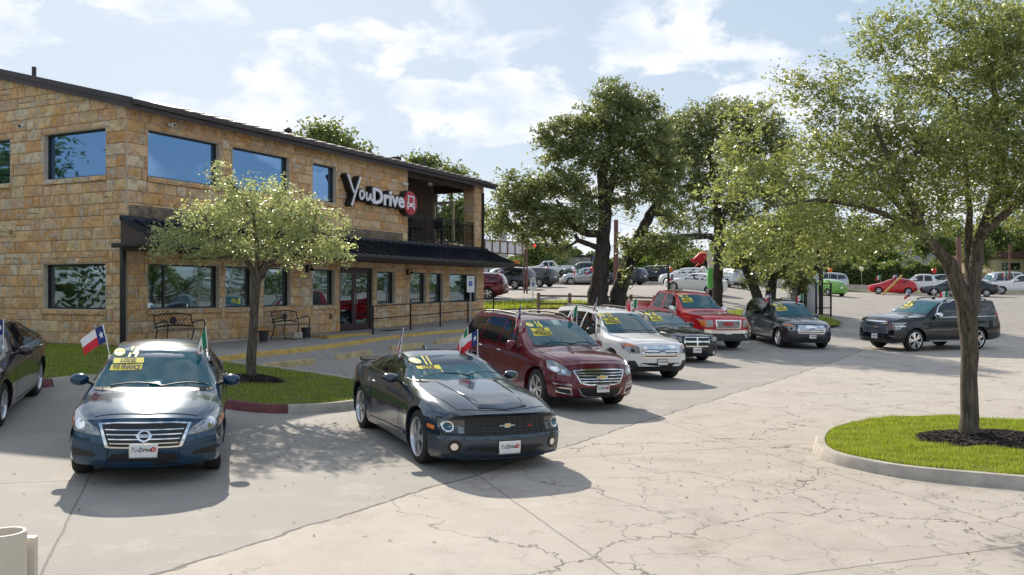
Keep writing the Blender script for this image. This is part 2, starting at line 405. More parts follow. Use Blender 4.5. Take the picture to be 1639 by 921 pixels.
# street and verges behind the lot
sheet('grass_verge', [(-60, 87), (3, 87), (18, 86), (60, 85), (95, 84), (95, 88.5), (60, 89.5), (18, 95), (3, 100), (-60, 101)], .03, MAT['soilgrass'], 3, 'green grass strip between the lot and the street')
sheet('road', [(-90, 101), (3, 100), (18, 95), (60, 89.5), (130, 87), (130, 97), (60, 98), (18, 107), (3, 113), (-90, 115)], .02, MAT['asphalt'], 3, 'street behind the parking lot')
sheet('far_grass', [(-90, 115), (3, 113), (18, 107), (60, 98), (130, 97), (130, 126), (-90, 129)], .03, MAT['soilgrass'], 4, 'grass beyond the street')
def kerb(name, pts, w, h, mat, closed=False, label=None, inner=1, base=None):
    """kerb stone along ground points; inner=+1 puts the width on the left of travel"""
    bm = bmesh.new(); P = [Vector((p[0], p[1])) for p in pts]
    n = len(P); rings = []
    for i in range(n):
        a = P[(i - 1) % n] if closed or i > 0 else P[i]; b = P[(i + 1) % n] if closed or i < n - 1 else P[i]
        d = (b - a).normalized(); nn = Vector((-d.y, d.x)) * inner
        prof = [(-.02, -.1), (0, .0), (.03, h * .75), (.06, h), (w, h), (w + .01, -.05)]
        z0 = gz(P[i].x, P[i].y)
        rings.append([bm.verts.new((P[i].x + nn.x * q, P[i].y + nn.y * q, (base(P[i].x, P[i].y) if base else z0) + z)) for q, z in prof])
    m = n if closed else n - 1
    for i in range(m):
        A, B = rings[i], rings[(i + 1) % n]
        for k in range(5): bm.faces.new((A[k], B[k], B[k + 1], A[k + 1]))
    if not closed: bm.faces.new(rings[0]); bm.faces.new(rings[-1][::-1])
    bmesh.ops.recalc_face_normals(bm, faces=bm.faces[:])
    o = bobj(name, bm, mat, ang=50); T(o, label, kind='structure'); return o
def smooth_line(pts, it=2, closed=False):
    P = [Vector((p[0], p[1])) for p in pts]
    for _ in range(it):
        Q = []; n = len(P)
        if not closed: Q.append(P[0])
        for i in range(n if closed else n - 1):
            a, b = P[i], P[(i + 1) % n]; Q += [a * .75 + b * .25, a * .25 + b * .75]
        if not closed: Q.append(P[-1])
        P = Q
    return P
kerb('lot_kerb', [(3, 86.9), (18, 85.9), (60, 84.9), (95, 83.9)], .2, .35, MAT['concrete'], label='low kerb wall at the back of the lot')
T(kerb('street_kerb', [(18, 95), (60, 89.4), (130, 86.9)], .2, .14, MAT['redkerb'], label='red painted kerb along the street'), None)

def offs(P, d):
    out = []; n = len(P)
    for i in range(n):
        t = (P[min(i + 1, n - 1)] - P[max(i - 1, 0)]).normalized(); out.append(P[i] + Vector((-t.y, t.x)) * d)
    return out
# island beside the left wall
isl_px = [(-120, 650), (-40, 634), (66, 622), (120, 614), (190, 611), (270, 624), (330, 650), (400, 661), (470, 663), (540, 659), (600, 650), (628, 636), (600, 622), (540, 610), (450, 597), (350, 586)]
island_l = smooth_line([xy(gp(*p)) for p in isl_px], 2)
def seg(P, i0, i1): return P[i0:i1 + 1]
nL = len(island_l)
def pxof(p): return CX + F * p.x / p.y
cuts = [0]
i1 = next(i for i, p in enumerate(island_l) if pxof(p) > 78); i2 = next(i for i, p in enumerate(island_l) if pxof(p) > 318); i3 = next(i for i, p in enumerate(island_l) if pxof(p) > 455)
kerb('red_kerb', seg(island_l, 0, i1), .16, .15, MAT['redkerb'], label='red painted kerb left of the blue sedan')
kerb('kerb', seg(island_l, i1, i2), .16, .15, MAT['concrete'], label='grey kerb behind the blue sedan')
kerb('red_kerb', seg(island_l, i2, i3), .16, .15, MAT['redkerb'], label='red painted kerb under the small tree')
kerb('kerb', seg(island_l, i3, nL - 1), .16, .15, MAT['concrete'], label='grey kerb round the tree bed tip')
wl = lambda t: (CB.x - UN.x * t, CB.y - UN.y * t)
wu = lambda x, s=0: (CB.x + UB.x * x + UN.x * s, CB.y + UB.y * x + UN.y * s)
inner_l = offs(island_l, .15)
# order: along kerb, then sidewalk corner, wall corner, along the left wall
grass_l = [xy(p) for p in inner_l] + [wu(.9, 1.6), wu(.0, .02), wl(3), wl(6.5), wl(10), (-24, 24)]
sheet('lawn', grass_l, .12, MAT['soilgrass'], .5, 'lawn bed between the wall and the kerb')
# island on the right
isr_px = [(1900, 800), (1760, 795), (1639, 786), (1560, 779), (1499, 773), (1450, 768), (1409, 762), (1360, 752), (1322, 742), (1300, 729), (1302, 708), (1325, 694), (1370, 684), (1426, 678), (1500, 677), (1580, 681), (1639, 685), (1760, 695), (1900, 705)]
island_r = smooth_line([xy(gp(*p)) for p in isr_px], 2)
kerb('kerb', island_r, .17, .16, MAT['concrete'], inner=-1, label='rounded concrete kerb of the near tree island')
kerb('gutter_apron', offs(smooth_line([xy(gp(*p)) for p in isr_px[:10]], 2), .16), .17, .012, MAT['concrete'], inner=-1, label='concrete gutter apron at the foot of the near kerb')
inner_r = offs(island_r, -.19)
sheet('lawn', [xy(p) for p in inner_r], .15, MAT['soilgrass'], .3, 'grass island round the near tree')
# island behind the grey SUV
isb = smooth_line([xy(gp(*p)) for p in [(1350, 519), (1330, 512), (1290, 504), (1230, 499), (1170, 500), (1120, 506), (1060, 520)]], 2)
kerb('kerb', isb, .2, .16, MAT['concrete'], inner=1, label='kerb end of the planted strip behind the grey SUV')
isb2 = [xy(p) for p in offs(isb, .2)] + [xy(gp(1090, 527)), xy(gp(1180, 530)), xy(gp(1290, 530)), xy(gp(1345, 524))]
sheet('lawn', isb2, .13, MAT['soilgrass'], .8, 'grass strip behind the grey SUV')
strip = [xy(gp(*p)) for p in [(770, 487), (860, 485), (1010, 490), (1150, 497), (1150, 503), (1010, 500), (860, 495), (770, 498)]]
sheet('lawn', strip, .05, MAT['soilgrass'], .8, 'grass strip at the foot of the big oaks')

# grass blades
def leafmat(name, c1, c2, trans=.45, rough=.38, spec=.5, dry=None):
    m, t, p = newmat(name); L = t.links.new
    g = N(t, 'ShaderNodeNewGeometry'); r = N(t, 'ShaderNodeValToRGB')
    r.color_ramp.elements[0].color = (*c1, 1); r.color_ramp.elements[1].color = (*c2, 1)
    if dry:
        e_ = r.color_ramp.elements.new(.90); e_.color = (*c2, 1); r.color_ramp.elements[2].position = .91; r.color_ramp.elements[2].color = (*dry, 1)
    L(g.outputs['Random Per Island'], r.inputs[0]); L(r.outputs[0], p.inputs['Base Color'])
    p.inputs['Roughness'].default_value = rough; p.inputs['Specular IOR Level'].default_value = spec
    tr = N(t, 'ShaderNodeBsdfTranslucent'); hs = N(t, 'ShaderNodeHueSaturation'); hs.inputs['Value'].default_value = 1.5; hs.inputs['Saturation'].default_value = 1.15; hs.inputs['Hue'].default_value = .485
    L(r.outputs[0], hs.inputs['Color']); L(hs.outputs[0], tr.inputs[0])
    ms = N(t, 'ShaderNodeMixShader'); ms.inputs[0].default_value = trans; o = t.nodes['Material Output']
    L(p.outputs[0], ms.inputs[1]); L(tr.outputs[0], ms.inputs[2]); L(ms.outputs[0], o.inputs[0])
    return m
MAT['blade'] = leafmat('grass_blades', (.15, .215, .035), (.37, .45, .09), .42, .6, .25, (.42, .36, .17))
MAT['leaf_near'] = leafmat('leaves_near_oak', (.11, .155, .055), (.33, .37, .13), .48, .36, .8)
MAT['leaf_small'] = leafmat('leaves_small_tree', (.19, .24, .10), (.50, .54, .27), .52, .34, .9)
MAT['leaf_oak'] = leafmat('leaves_big_oak', (.11, .145, .06), (.27, .31, .13), .46, .40, .5)
MAT['leaf_far'] = leafmat('leaves_far', (.09, .13, .045), (.20, .25, .08), .4, .5, .4)
MAT['leaf_bright'] = leafmat('leaves_bright', (.07, .14, .02), (.18, .27, .05), .4, .5, .4)
def raw_mesh(name, V, quads):
    me = bpy.data.meshes.new(name); n = len(V); k = len(quads); c = quads.shape[1]
    me.vertices.add(n); me.vertices.foreach_set('co', V.astype(np.float32).ravel())
    me.loops.add(k * c); me.loops.foreach_set('vertex_index', quads.astype(np.int32).ravel())
    me.polygons.add(k); me.polygons.foreach_set('loop_start', np.arange(0, k * c, c, dtype=np.int32))
    try: me.polygons.foreach_set('loop_total', np.full(k, c, dtype=np.int32))
    except Exception: pass
    me.update(calc_edges=True); return me
def inpoly(P, x, y):
    c = False; n = len(P)
    for i in range(n):
        x1, y1 = P[i]; x2, y2 = P[(i + 1) % n]
        if (y1 > y) != (y2 > y) and x < (x2 - x1) * (y - y1) / (y2 - y1) + x1: c = not c
    return c
def blades(name, poly, n, h, w, off, label, excl=None):
    xs = [p[0] for p in poly]; ys = [p[1] for p in poly]; pts = []
    x0, x1, y0, y1 = min(xs), max(xs), min(ys), max(ys); tries = 0
    while len(pts) < n and tries < n * 6:
        tries += 1
        x = npr.uniform(x0, x1); y = npr.uniform(y0, y1)
        if not (-.64 < x / max(y, .1) < .64): continue
        if inpoly(poly, x, y) and not (excl and excl(x, y)):
            k = (.55 + .6 * npr.rand()) * (1 + .45 * math.sin(x * 5.1 + 2 * math.sin(y * 3.7)) * math.sin(y * 6.3)) + (.8 if npr.rand() < .03 else 0); pts.append((x, y, gz(x, y) + off, k))
    P = np.array(pts); n = len(P); a = npr.uniform(0, 2 * np.pi, n); le = npr.uniform(-.5, .5, (n, 2)) * h
    hh = h * P[:, 3]; dx = np.cos(a) * w / 2; dy = np.sin(a) * w / 2
    V = np.zeros((n, 3, 3)); V[:, 0] = P[:, :3] + np.stack([-dx, -dy, 0 * dx], 1); V[:, 1] = P[:, :3] + np.stack([dx, dy, 0 * dx], 1)
    V[:, 2] = P[:, :3] + np.stack([le[:, 0], le[:, 1], hh], 1)
    me = raw_mesh(name, V.reshape(-1, 3), np.arange(n * 3).reshape(n, 3))
    return T(link(name, me, MAT['blade']), label, None, None, 'stuff')
tR = atg(1552, 13.4); tL = atg(402, 18.4)
def ex(c, a, b): return lambda x, y: ((x - c.x) / a) ** 2 + ((y - c.y) / b) ** 2 < 1
blades('grass', [xy(p) for p in inner_r], 80000, .060, .010, .14, 'bright green grass growing round the near tree', ex(tR + Vector((.35, 0, 0)), 1.15, .75))
blades('grass', grass_l, 60000, .055, .014, .11, 'short green grass along the stone wall and under the small tree', ex(tL, .62, .5))
blades('grass', isb2, 6000, .14, .04, .12, 'grass on the strip behind the grey SUV')
blades('grass', strip, 6000, .2, .06, .04, 'grass at the foot of the big oaks')
def mound(name, c, a, b, h, label, nchip, off):
    bm = bmesh.new(); nr, na = 6, 36; rows = []
    for i in range(nr + 1):
        f = i / nr; row = []
        for k in range(na):
            t = 2 * math.pi * k / na; w = 1 + .10 * math.sin(3 * t + 1) + .06 * math.sin(7 * t)
            x = c.x + a * f * w * math.cos(t); y = c.y + b * f * w * math.sin(t)
            row.append(bm.verts.new((x, y, gz(x, y) + off + h * (1 - f ** 2) + rnd.uniform(-.01, .01))))
        rows.append(row)
    for i in range(1, nr):
        for k in range(na): bm.faces.new((rows[i][k], rows[i][(k + 1) % na], rows[i + 1][(k + 1) % na], rows[i + 1][k]))
    bm.faces.new(rows[1])
    bmesh.ops.recalc_face_normals(bm, faces=bm.faces[:])
    for _ in range(nchip):
        f = math.sqrt(rnd.random()); t = rnd.uniform(0, 2 * math.pi); x = c.x + a * f * math.cos(t) * 1.04; y = c.y + b * f * math.sin(t) * 1.04
        z = gz(x, y) + off + h * (1 - f * f) + rnd.uniform(0, .02)
        m = Matrix.Translation((x, y, z)) @ Matrix.Rotation(rnd.uniform(0, 6.28), 4, 'Z') @ Matrix.Rotation(rnd.uniform(-.6, .6), 4, 'X')
        l = rnd.uniform(.02, .06); wd = rnd.uniform(.006, .014); box(bm, -l, l, -wd, wd, -.004, .004, m)
    o = bobj(name, bm, MAT['mulch'], smooth=False); T(o, label, kind='stuff')
mound('mulch', tR + Vector((.35, 0, 0)), 1.15, .75, .13, 'dark wood mulch round the near tree trunk', 1600, .15)
mound('mulch', tL, .66, .55, .10, 'dark mulch under the small tree', 500, .12)

sheet('side_lawn', [(-70, -10), (-24, -10), (-19, 6), (-22, 24), (-30, 40), (-70, 40)], .03, MAT['soilgrass'], 3, 'lawn to the left of the lot')

def litter(n, c, rx, ry, label):
    P = []
    while len(P) < n:
        x = c[0] + npr.normal() * rx; y = c[1] + npr.normal() * ry
        if y > 5: P.append((x, y, gz(x, y) + .012))
    P = np.array(P); a = npr.uniform(0, 6.28, n); s_ = npr.uniform(.012, .03, n); dx = np.stack([np.cos(a) * s_, np.sin(a) * s_, npr.uniform(-.004, .008, n)], 1); dy = np.stack([-np.sin(a) * s_ * .45, np.cos(a) * s_ * .45, npr.uniform(-.004, .004, n)], 1)
    me = raw_mesh('fallen_leaves', np.stack([P - dx, P + dy, P + dx, P - dy], 1).reshape(-1, 3), np.arange(n * 4).reshape(n, 4)); T(link('fallen_leaves', me, MAT['dryleaf']), label, None, None, 'stuff')
MAT['dryleaf'] = M('dry_leaf', (.16, .095, .045), .8)
litter(420, (4.5, 12.0), 2.2, 2.0, 'dry leaves scattered round the near island'); litter(260, (-3.5, 13.0), 2.0, 2.5, 'dry leaves scattered between the sedan and the coupe')
# ------------------------------------------------------------------ the dealership
ZF = E - 1.45
B = empty('dealership_building', (CB.x, CB.y, ZF), math.atan2(UB.y, UB.x), 'two storey tan limestone dealership with dark metal awning and balcony', 'building')
B_l = lambda px, s=0: (((px - CX) / F) * (CB.y + UN.y * s) - (CB.x + UN.x * s)) / (UB.x - ((px - CX) / F) * UB.y)   # facade distance seen at a pixel
B_t = lambda px: (CB.x - ((px - CX) / F) * CB.y) / (UN.x - ((px - CX) / F) * UN.y) * -1 if False else (CB.x - ((px - CX) / F) * CB.y) / (UN.x - ((px - CX) / F) * UN.y)
LEN = 19.5; DEP = 13.0; EAVE = 6.24; SL = .25
roofz = lambda t: EAVE + SL * min(t, DEP - t)

def stone_mat():
    m, t, p = newmat('limestone'); L = t.links.new
    g = N(t, 'ShaderNodeNewGeometry'); oi = N(t, 'ShaderNodeObjectInfo')
    ad = N(t, 'ShaderNodeMath', operation='ADD'); L(oi.outputs['Random'], ad.inputs[0]); L(g.outputs['Random Per Island'], ad.inputs[1])
    fr = N(t, 'ShaderNodeMath', operation='FRACT'); L(ad.outputs[0], fr.inputs[0])
    r = N(t, 'ShaderNodeValToRGB'); r.color_ramp.interpolation = 'CONSTANT'
    cols = [(0.780, 0.518, 0.282), (0.780, 0.567, 0.330), (0.702, 0.409, 0.198), (0.780, 0.547, 0.330), (0.780, 0.607, 0.362), (0.747, 0.448, 0.210), (0.668, 0.448, 0.274), (0.780, 0.538, 0.290), (0.780, 0.478, 0.226), (0.780, 0.639, 0.442), (0.723, 0.487, 0.290), (0.780, 0.578, 0.314)]
    while len(r.color_ramp.elements) < len(cols): r.color_ramp.elements.new(.5)
    for i, c in enumerate(cols): r.color_ramp.elements[i].position = i / len(cols); r.color_ramp.elements[i].color = (*c, 1)
    L(fr.outputs[0], r.inputs[0])
    off = N(t, 'ShaderNodeMath', operation='MULTIPLY'); off.inputs[1].default_value = 40; L(fr.outputs[0], off.inputs[0])
    def nz(sc, det, ro=.6, dist=0):
        n = N(t, 'ShaderNodeTexNoise', noise_dimensions='4D'); n.inputs['Scale'].default_value = sc; n.inputs['Detail'].default_value = det
        n.inputs['Roughness'].default_value = ro; n.inputs['Distortion'].default_value = dist
        L(g.outputs['Position'], n.inputs['Vector']); L(off.outputs[0], n.inputs['W']); return n
    def mr(s, a, b, c=0, d=1):
        x = N(t, 'ShaderNodeMapRange'); x.inputs[1].default_value = a; x.inputs[2].default_value = b; x.inputs[3].default_value = c; x.inputs[4].default_value = d; L(s, x.inputs[0]); return x.outputs[0]
    def mix(f, a, b):
        x = N(t, 'ShaderNodeMix', data_type='RGBA'); L(f, x.inputs['Factor'])
        for k, v in (('A', a), ('B', b)):
            if isinstance(v, tuple): x.inputs[k].default_value = (*v, 1)
            else: L(v, x.inputs[k])
        return x.outputs['Result']
    rust = nz(2.6, 6, .62, .6); chalk = nz(3.6, 8, .7, 1.3); fine = nz(24, 4, .7)
    c = mix(mr(rust.outputs['Fac'], .48, .59, 0, .68), r.outputs[0], (.55, .28, .075))
    c = mix(mr(chalk.outputs['Fac'], .535, .59, 0, .85), c, (.74, .67, .57))
    c = mix(mr(fine.outputs['Fac'], .35, .75, 0, .14), c, (.30, .22, .14))
    L(c, p.inputs['Base Color']); p.inputs['Roughness'].default_value = .9
    hh = N(t, 'ShaderNodeMath', operation='ADD'); L(fine.outputs['Fac'], hh.inputs[0]); L(mr(chalk.outputs['Fac'], .5, .65, 0, 1.5), hh.inputs[1])
    b = N(t, 'ShaderNodeBump'); b.inputs['Strength'].default_value = .8; b.inputs['Distance'].default_value = .03
    L(hh.outputs[0], b.inputs['Height']); L(b.outputs[0], p.inputs['Normal'])
    return m
MAT['stone'] = stone_mat()
MAT['stone_stain'] = M('stained_stone', (.13, .105, .085), .9, var=(5, .5, (.30, .24, .17)), bump=(18, .8, .03))
MAT['mortar'] = M('mortar', (.58, .51, .42), .95, var=(4, .15), bump=(30, .5, .01))

# mortar core (the solid behind the stones), with openings cut as rectangles left out
PD = 2.45                                  # porch depth
px0, px1 = B_l(652), LEN                   # porch from px0 to the end
colx = B_l(760)
DECK = 3.42; PTOP = 5.98
win_f = []                                 # (x0,x1,z0,z1) on the facade
ZS, ZH = .93, 2.17; US, UH = 4.47, 5.74
for a, b in ((235, 350), (359.3, 404), (421, 464)): win_f.append((B_l(a), B_l(b), ZS, ZH))
win_f.append((B_l(499), B_l(535), ZS, ZH))
for a, b in ((602, 631.5), (655, 681.5), (686, 708.5), (718.5, 762)): win_f.append((B_l(a), B_l(b), ZS, ZH))
door_r = (B_l(543), B_l(597), 0.0, 2.28)
for a, b in ((235, 350), (370.5, 462), (499, 536.5)): win_f.append((B_l(a), B_l(b), US, UH))
porch_r = (px0, LEN + 5, DECK - .03, PTOP + 9)
open_f = win_f + [door_r, porch_r]
t1, t0 = B_t(71), B_t(171)
win_l = [(t0, t1, US, UH), (t0, t1, ZS, ZH), (B_t(18), B_t(18) + (t1 - t0), US, UH), (8.6, 10.6, US, UH)]

def wall_core(name, x0, x1, z0f, opens, thick, xf):
    """wall panel with openings: cut into a grid of cells; xf maps (along, depth, z) to local coordinates"""
    xs = sorted({x0, x1} | {min(max(v, x0), x1) for o in opens for v in o[:2]})
    bm = bmesh.new()
    for i in range(len(xs) - 1):
        a, b = xs[i], xs[i + 1]
        if b - a < 1e-4: continue
        c = (a + b) / 2; zt = z0f(c)
        cov = sorted([(o[2], o[3]) for o in opens if o[0] < c < o[1]])
        z = -.4
        for lo, hi in cov + [(99, 99)]:
            top = min(lo, 98)
            ta, tb = (min(top, z0f(a + 1e-4)), min(top, z0f(b - 1e-4)))
            if min(ta, tb) > z + 1e-3:
                v = [bm.verts.new(xf(p, q, r)) for q in (0, thick) for p, r in ((a, z), (b, z), (b, tb), (a, ta))]
                for f in ((0, 1, 2, 3), (7, 6, 5, 4), (0, 4, 5, 1), (1, 5, 6, 2), (2, 6, 7, 3), (3, 7, 4, 0)): bm.faces.new([v[k] for k in f])
            z = hi
            if z > 50: break
    bmesh.ops.recalc_face_normals(bm, faces=bm.faces[:])
    return bobj(name, bm, MAT['mortar'], B, smooth=False)
wall_core('wall', 0.02, LEN, lambda x: EAVE + .05, open_f, .28, lambda a, d, z: (a, d, z))
wall_core('wall', 0.0, DEP, lambda t: roofz(t) + .02, win_l, .26, lambda a, d, z: (d + .001, a + .002, z))
wall_core('wall', 0.3, DEP, lambda t: (DECK - .05 if t < PD else roofz(t)), [], .28, lambda a, d, z: (LEN - .003 - d, a, z))
wall_core('wall', 0.0, LEN, lambda x: EAVE, [], .28, lambda a, d, z: (a, DEP - .004 - d, z))
wall_core('foundation', -.06, LEN + .04, lambda x: -.02, [], .3, lambda a, d, z: (a, d - .06, z - .2)).data.materials[0] = MAT['concrete']
wall_core('foundation', -.055, DEP, lambda x: -.02, [], .3, lambda a, d, z: (d - .062, a + .001, z - .35)).data.materials[0] = MAT['concrete']
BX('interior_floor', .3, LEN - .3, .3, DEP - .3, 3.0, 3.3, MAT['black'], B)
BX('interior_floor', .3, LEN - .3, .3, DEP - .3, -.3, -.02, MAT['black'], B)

# stones -------------------------------------------------
unit = {}
def unit_stone(k):
    if k in unit: return unit[k]
    r = random.Random(100 + k); bm = bmesh.new()
    # front face at y=0 inset, back at y=1 ; x,z in 0..1
    o = [(0, 0), (1, 0), (1, 1), (0, 1)]; j = lambda a: a + r.uniform(-.012, .012)
    back = [bm.verts.new((x, 1, z)) for x, z in o]; mid = [bm.verts.new((x, .42, z)) for x, z in o]
    fr = [bm.verts.new((j(.045 if x == 0 else .955), r.uniform(0, .16), j(.06 if z == 0 else .94))) for x, z in o]
    cen = bm.verts.new((r.uniform(.35, .65), -.08, r.uniform(.35, .65)))
    for i in range(4):
        n = (i + 1) % 4
        bm.faces.new((back[i], back[n], mid[n], mid[i])); bm.faces.new((mid[i], mid[n], fr[n], fr[i])); bm.faces.new((fr[i], fr[n], cen))
    bmesh.ops.recalc_face_normals(bm, faces=bm.faces[:])
    for f in bm.faces: f.smooth = False
    me = bpy.data.meshes.new('stone'); bm.to_mesh(me); bm.free(); me.materials.append(MAT['stone']); unit[k] = me
    return me
stones = []     # (dist, facade?, x0, x1, z0, z1, zl_top, zr_top, proud, kind)
def lay(side, x0, x1, opens, z0f, r):
    ch = .311; z = 0.0; g = .006
    # lintels and sills
    trims = []
    for o in opens:
        if o is porch_r or o is door_r or o[1] > 60: continue
        trims.append((o[0] - .1, o[1] + .1, o[3], o[3] + .15, 'lintel')); trims.append((o[0] - .02, o[1] + .02, o[2] - .14, o[2], 'sill'))
    for a, b, c, d, kd in trims:
        if a > x1 or b < x0: continue
        n = max(1, round((b - a) / .62)); e = [a + (b - a) * i / n for i in range(n + 1)]
        for i in range(n): stones.append((side, e[i] + g, e[i + 1] - g, c + g, d - g, .045 if kd == 'sill' else .012, kd))
    blk = list(opens) + [(a, b, c, d) for a, b, c, d, _ in trims]
    while z < 10:
        zt = z + ch
        if z > max(z0f(x0), z0f(x1), z0f((x0 + x1) / 2)): break
        # vertical splitting by blockers that partly cover the course
        x = x0; edges = [x0]
        while x < x1:
            x += r.choice((.34, .42, .5, .58, .66, .8)) * r.uniform(.9, 1.12)
            if x1 - x < .25: x = x1
            edges.append(min(x, x1))
        for i in range(len(edges) - 1):
            pieces = [(edges[i], edges[i + 1], z, zt)]
            if r.random() < .07: xm = (edges[i] + edges[i + 1]) / 2; pieces = [(edges[i], edges[i + 1], z, z + ch * .5), (edges[i], edges[i + 1], z + ch * .5, zt)]
            for o in blk:
                nw = []
                for (a, b, c, d) in pieces:
                    if o[1] <= a or o[0] >= b or o[3] <= c or o[2] >= d: nw.append((a, b, c, d)); continue
                    if o[0] > a: nw.append((a, o[0], c, d))
                    if o[1] < b: nw.append((o[1], b, c, d))
                    a2, b2 = max(a, o[0]), min(b, o[1])
                    if o[2] > c: nw.append((a2, b2, c, o[2]))
                    if o[3] < d: nw.append((a2, b2, o[3], d))
                pieces = nw
            for (a, b, c, d) in pieces:
                if b - a < .05 or d - c < .035: continue
                top = min(z0f(a), z0f(b))
                if c > top: continue
                stones.append((side, a + g, b - g, c + g, min(d, max(z0f(a), z0f(b))) - g, 0, 'stone'))
        z = zt
rs = random.Random(5)
lay('f', .02, LEN, open_f, lambda x: EAVE + .02, rs)
lay('l', .0, DEP, win_l, lambda t: roofz(t) - .03, rs)
def stone_tf(s):
    side, a, b, c, d, pr, kd = s
    if side == 'f': return Matrix.Translation((a, -.04 - pr, c)) @ Matrix.Diagonal((b - a, .05 + pr, d - c, 1))
    if side == 'l': return Matrix.Translation((-.04 - pr, b, c)) @ Matrix.Rotation(-math.pi / 2, 4, 'Z') @ Matrix.Diagonal((b - a, .05 + pr, d - c, 1))
    if side == 'c1': return Matrix.Translation((a, -.04, c)) @ Matrix.Diagonal((b - a, .05, d - c, 1))
    return Matrix.Translation((colx - .04, b, c)) @ Matrix.Rotation(-math.pi / 2, 4, 'Z') @ Matrix.Diagonal((b - a, .05, d - c, 1))
# stones of the porch corner column
z = DECK
while z < EAVE - .1:
    zt = min(z + .31, EAVE - .02)
    m_ = rs.uniform(.3, .55)
    for a, b in ((colx, colx + m_), (colx + m_, LEN)): stones.append(('c1', a + .004, b - .004, z + .004, zt - .004, 0, 'stone'))
    stones.append(('c2', .01, .58, z + .004, zt - .004, 0, 'stone')); z = zt
BX('porch_column', colx, LEN - .005, 0, .58, DECK - .05, EAVE, MAT['mortar'], B)
def s_key(s):
    side, a, b, c, d, pr, kd = s
    if side == 'l':
        p = Vector(wl((a + b) / 2)); y = p.y; k = UN.y * -1; px = CX + F * p.x / y; f = .89
    else:
        p = Vector(wu((a + b) / 2)); y = p.y; px = CX + F * p.x / y; f = .62
    if px < -30: return 0
    return (b - a) * f * (d - c) / (y * y)
vis = sorted(range(len(stones)), key=lambda i: -s_key(stones[i]))
near_s = set(vis[:300])
rest = bmesh.new()
BM_ = B.matrix_basis
for i, s in enumerate(stones):
    me = unit_stone(i % 9); tf = stone_tf(s)
    if i in near_s:
        o = bpy.data.objects.new('lintel_stone' if s[6] == 'lintel' else 'sill_stone' if s[6] == 'sill' else 'stone', me); COL.objects.link(o); o.parent = B; o.matrix_basis = tf
    else:
        n0 = len(rest.verts); rest.from_mesh(me); rest.verts.ensure_lookup_table()
        for v in rest.verts[n0:]: v.co = tf @ v.co
ro = bobj('stone_courses', rest, MAT['stone'], B, smooth=False); ro['kind'] = 'stuff'
# stained course above the awning
for a, b in [(x, x + .74) for x in np.arange(.05, px0 - .75, .75)]:
    BX('stained_stone', a + .006, b - .006, -.055, 0.0, 3.40, 3.68, MAT['stone_stain'], B, bev=.008)

# windows
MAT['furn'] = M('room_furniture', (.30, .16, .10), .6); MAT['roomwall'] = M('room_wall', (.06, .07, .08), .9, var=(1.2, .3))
def window(side, x0, x1, z0, z1, glass, mull=False, inside=None):
    if side == 'f': mk = lambda a, b, c, d, e, f: (a, b, c, d, e, f)
    else: mk = lambda a, b, c, d, e, f: (c, d, a, b, e, f)
    fw = .055; bm = bmesh.new(); y0, y1 = .10, .17
    for a, b, e, f in ((x0, x0 + fw, z0, z1), (x1 - fw, x1, z0, z1), (x0 + fw, x1 - fw, z1 - fw, z1), (x0 + fw, x1 - fw, z0, z0 + fw)):
        box(bm, *mk(a, b, y0, y1, e, f))
    if mull: box(bm, *mk((x0 * .74 + x1 * .26) - .03, (x0 * .74 + x1 * .26) + .03, y0 + .004, y1, z0 + fw, z1 - fw))
    w = bobj('window', bm, MAT['frame'], B, smooth=False)
    BX('pane', *mk(x0 + fw, x1 - fw, .135, .147, z0 + fw, z1 - fw), glass, w)
    # reveals
    rv = bmesh.new()
    for a, b, e, f in ((x0 - .003, x0 + .012, z0, z1), (x1 - .012, x1 + .003, z0, z1), (x0, x1, z1 - .012, z1 + .003), (x0, x1, z0 - .003, z0 + .012)): box(rv, *mk(a, b, -.035, .1, e, f))
    bobj('window_reveal', rv, MAT['mortar'], B, smooth=False)
    if inside == 'blind':
        bb = bmesh.new(); n_ = int((z1 - z0) / .05)
        for q in range(n_): z_ = z0 + fw + (z1 - z0 - 2 * fw) * q / n_; box(bb, *mk(x0 + fw, x1 - fw, .185, .215, z_, z_ + .012))
        bobj('window_blind', bb, MAT['blind'], w, smooth=False)
    elif inside == 'curtain':
        bb = bmesh.new(); n_ = 26; vs_ = []
        for q in range(n_ + 1):
            a_ = x0 + fw + (x1 - x0 - 2 * fw) * q / n_; d_ = .20 + .018 * math.sin(q * 1.9)
            vs_.append([bb.verts.new((a_, d_, e_) if side == 'f' else (d_, a_, e_)) for e_ in (z0 + .05, z1 - .05)])
        for q in range(n_): bb.faces.new((vs_[q][0], vs_[q + 1][0], vs_[q + 1][1], vs_[q][1]))
        bobj('curtain', bb, MAT['blind'], w)
    elif inside == 'room':
        r_ = random.Random(int(x0 * 10)); bb = bmesh.new()
        for q in range(5): a_ = x0 + (x1 - x0) * r_.random() * .8; box(bb, *mk(a_, a_ + r_.uniform(.15, .5), .5 + .12 * q, .55 + .12 * q, z0 - .3, z0 + r_.uniform(.2, .75)))
        bobj('room_furniture', bb, MAT['furn'], w, smooth=False)
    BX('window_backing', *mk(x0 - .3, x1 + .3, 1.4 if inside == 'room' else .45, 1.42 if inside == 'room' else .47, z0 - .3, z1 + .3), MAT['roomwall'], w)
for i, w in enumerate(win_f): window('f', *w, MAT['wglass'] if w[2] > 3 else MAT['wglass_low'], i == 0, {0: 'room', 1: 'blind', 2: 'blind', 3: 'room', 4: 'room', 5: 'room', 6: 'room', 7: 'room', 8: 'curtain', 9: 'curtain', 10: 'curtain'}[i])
for i, w in enumerate(win_l): window('l', *w, MAT['wglass'] if w[2] > 3 else MAT['wglass_low'], False, 'curtain' if w[2] > 3 else 'room')
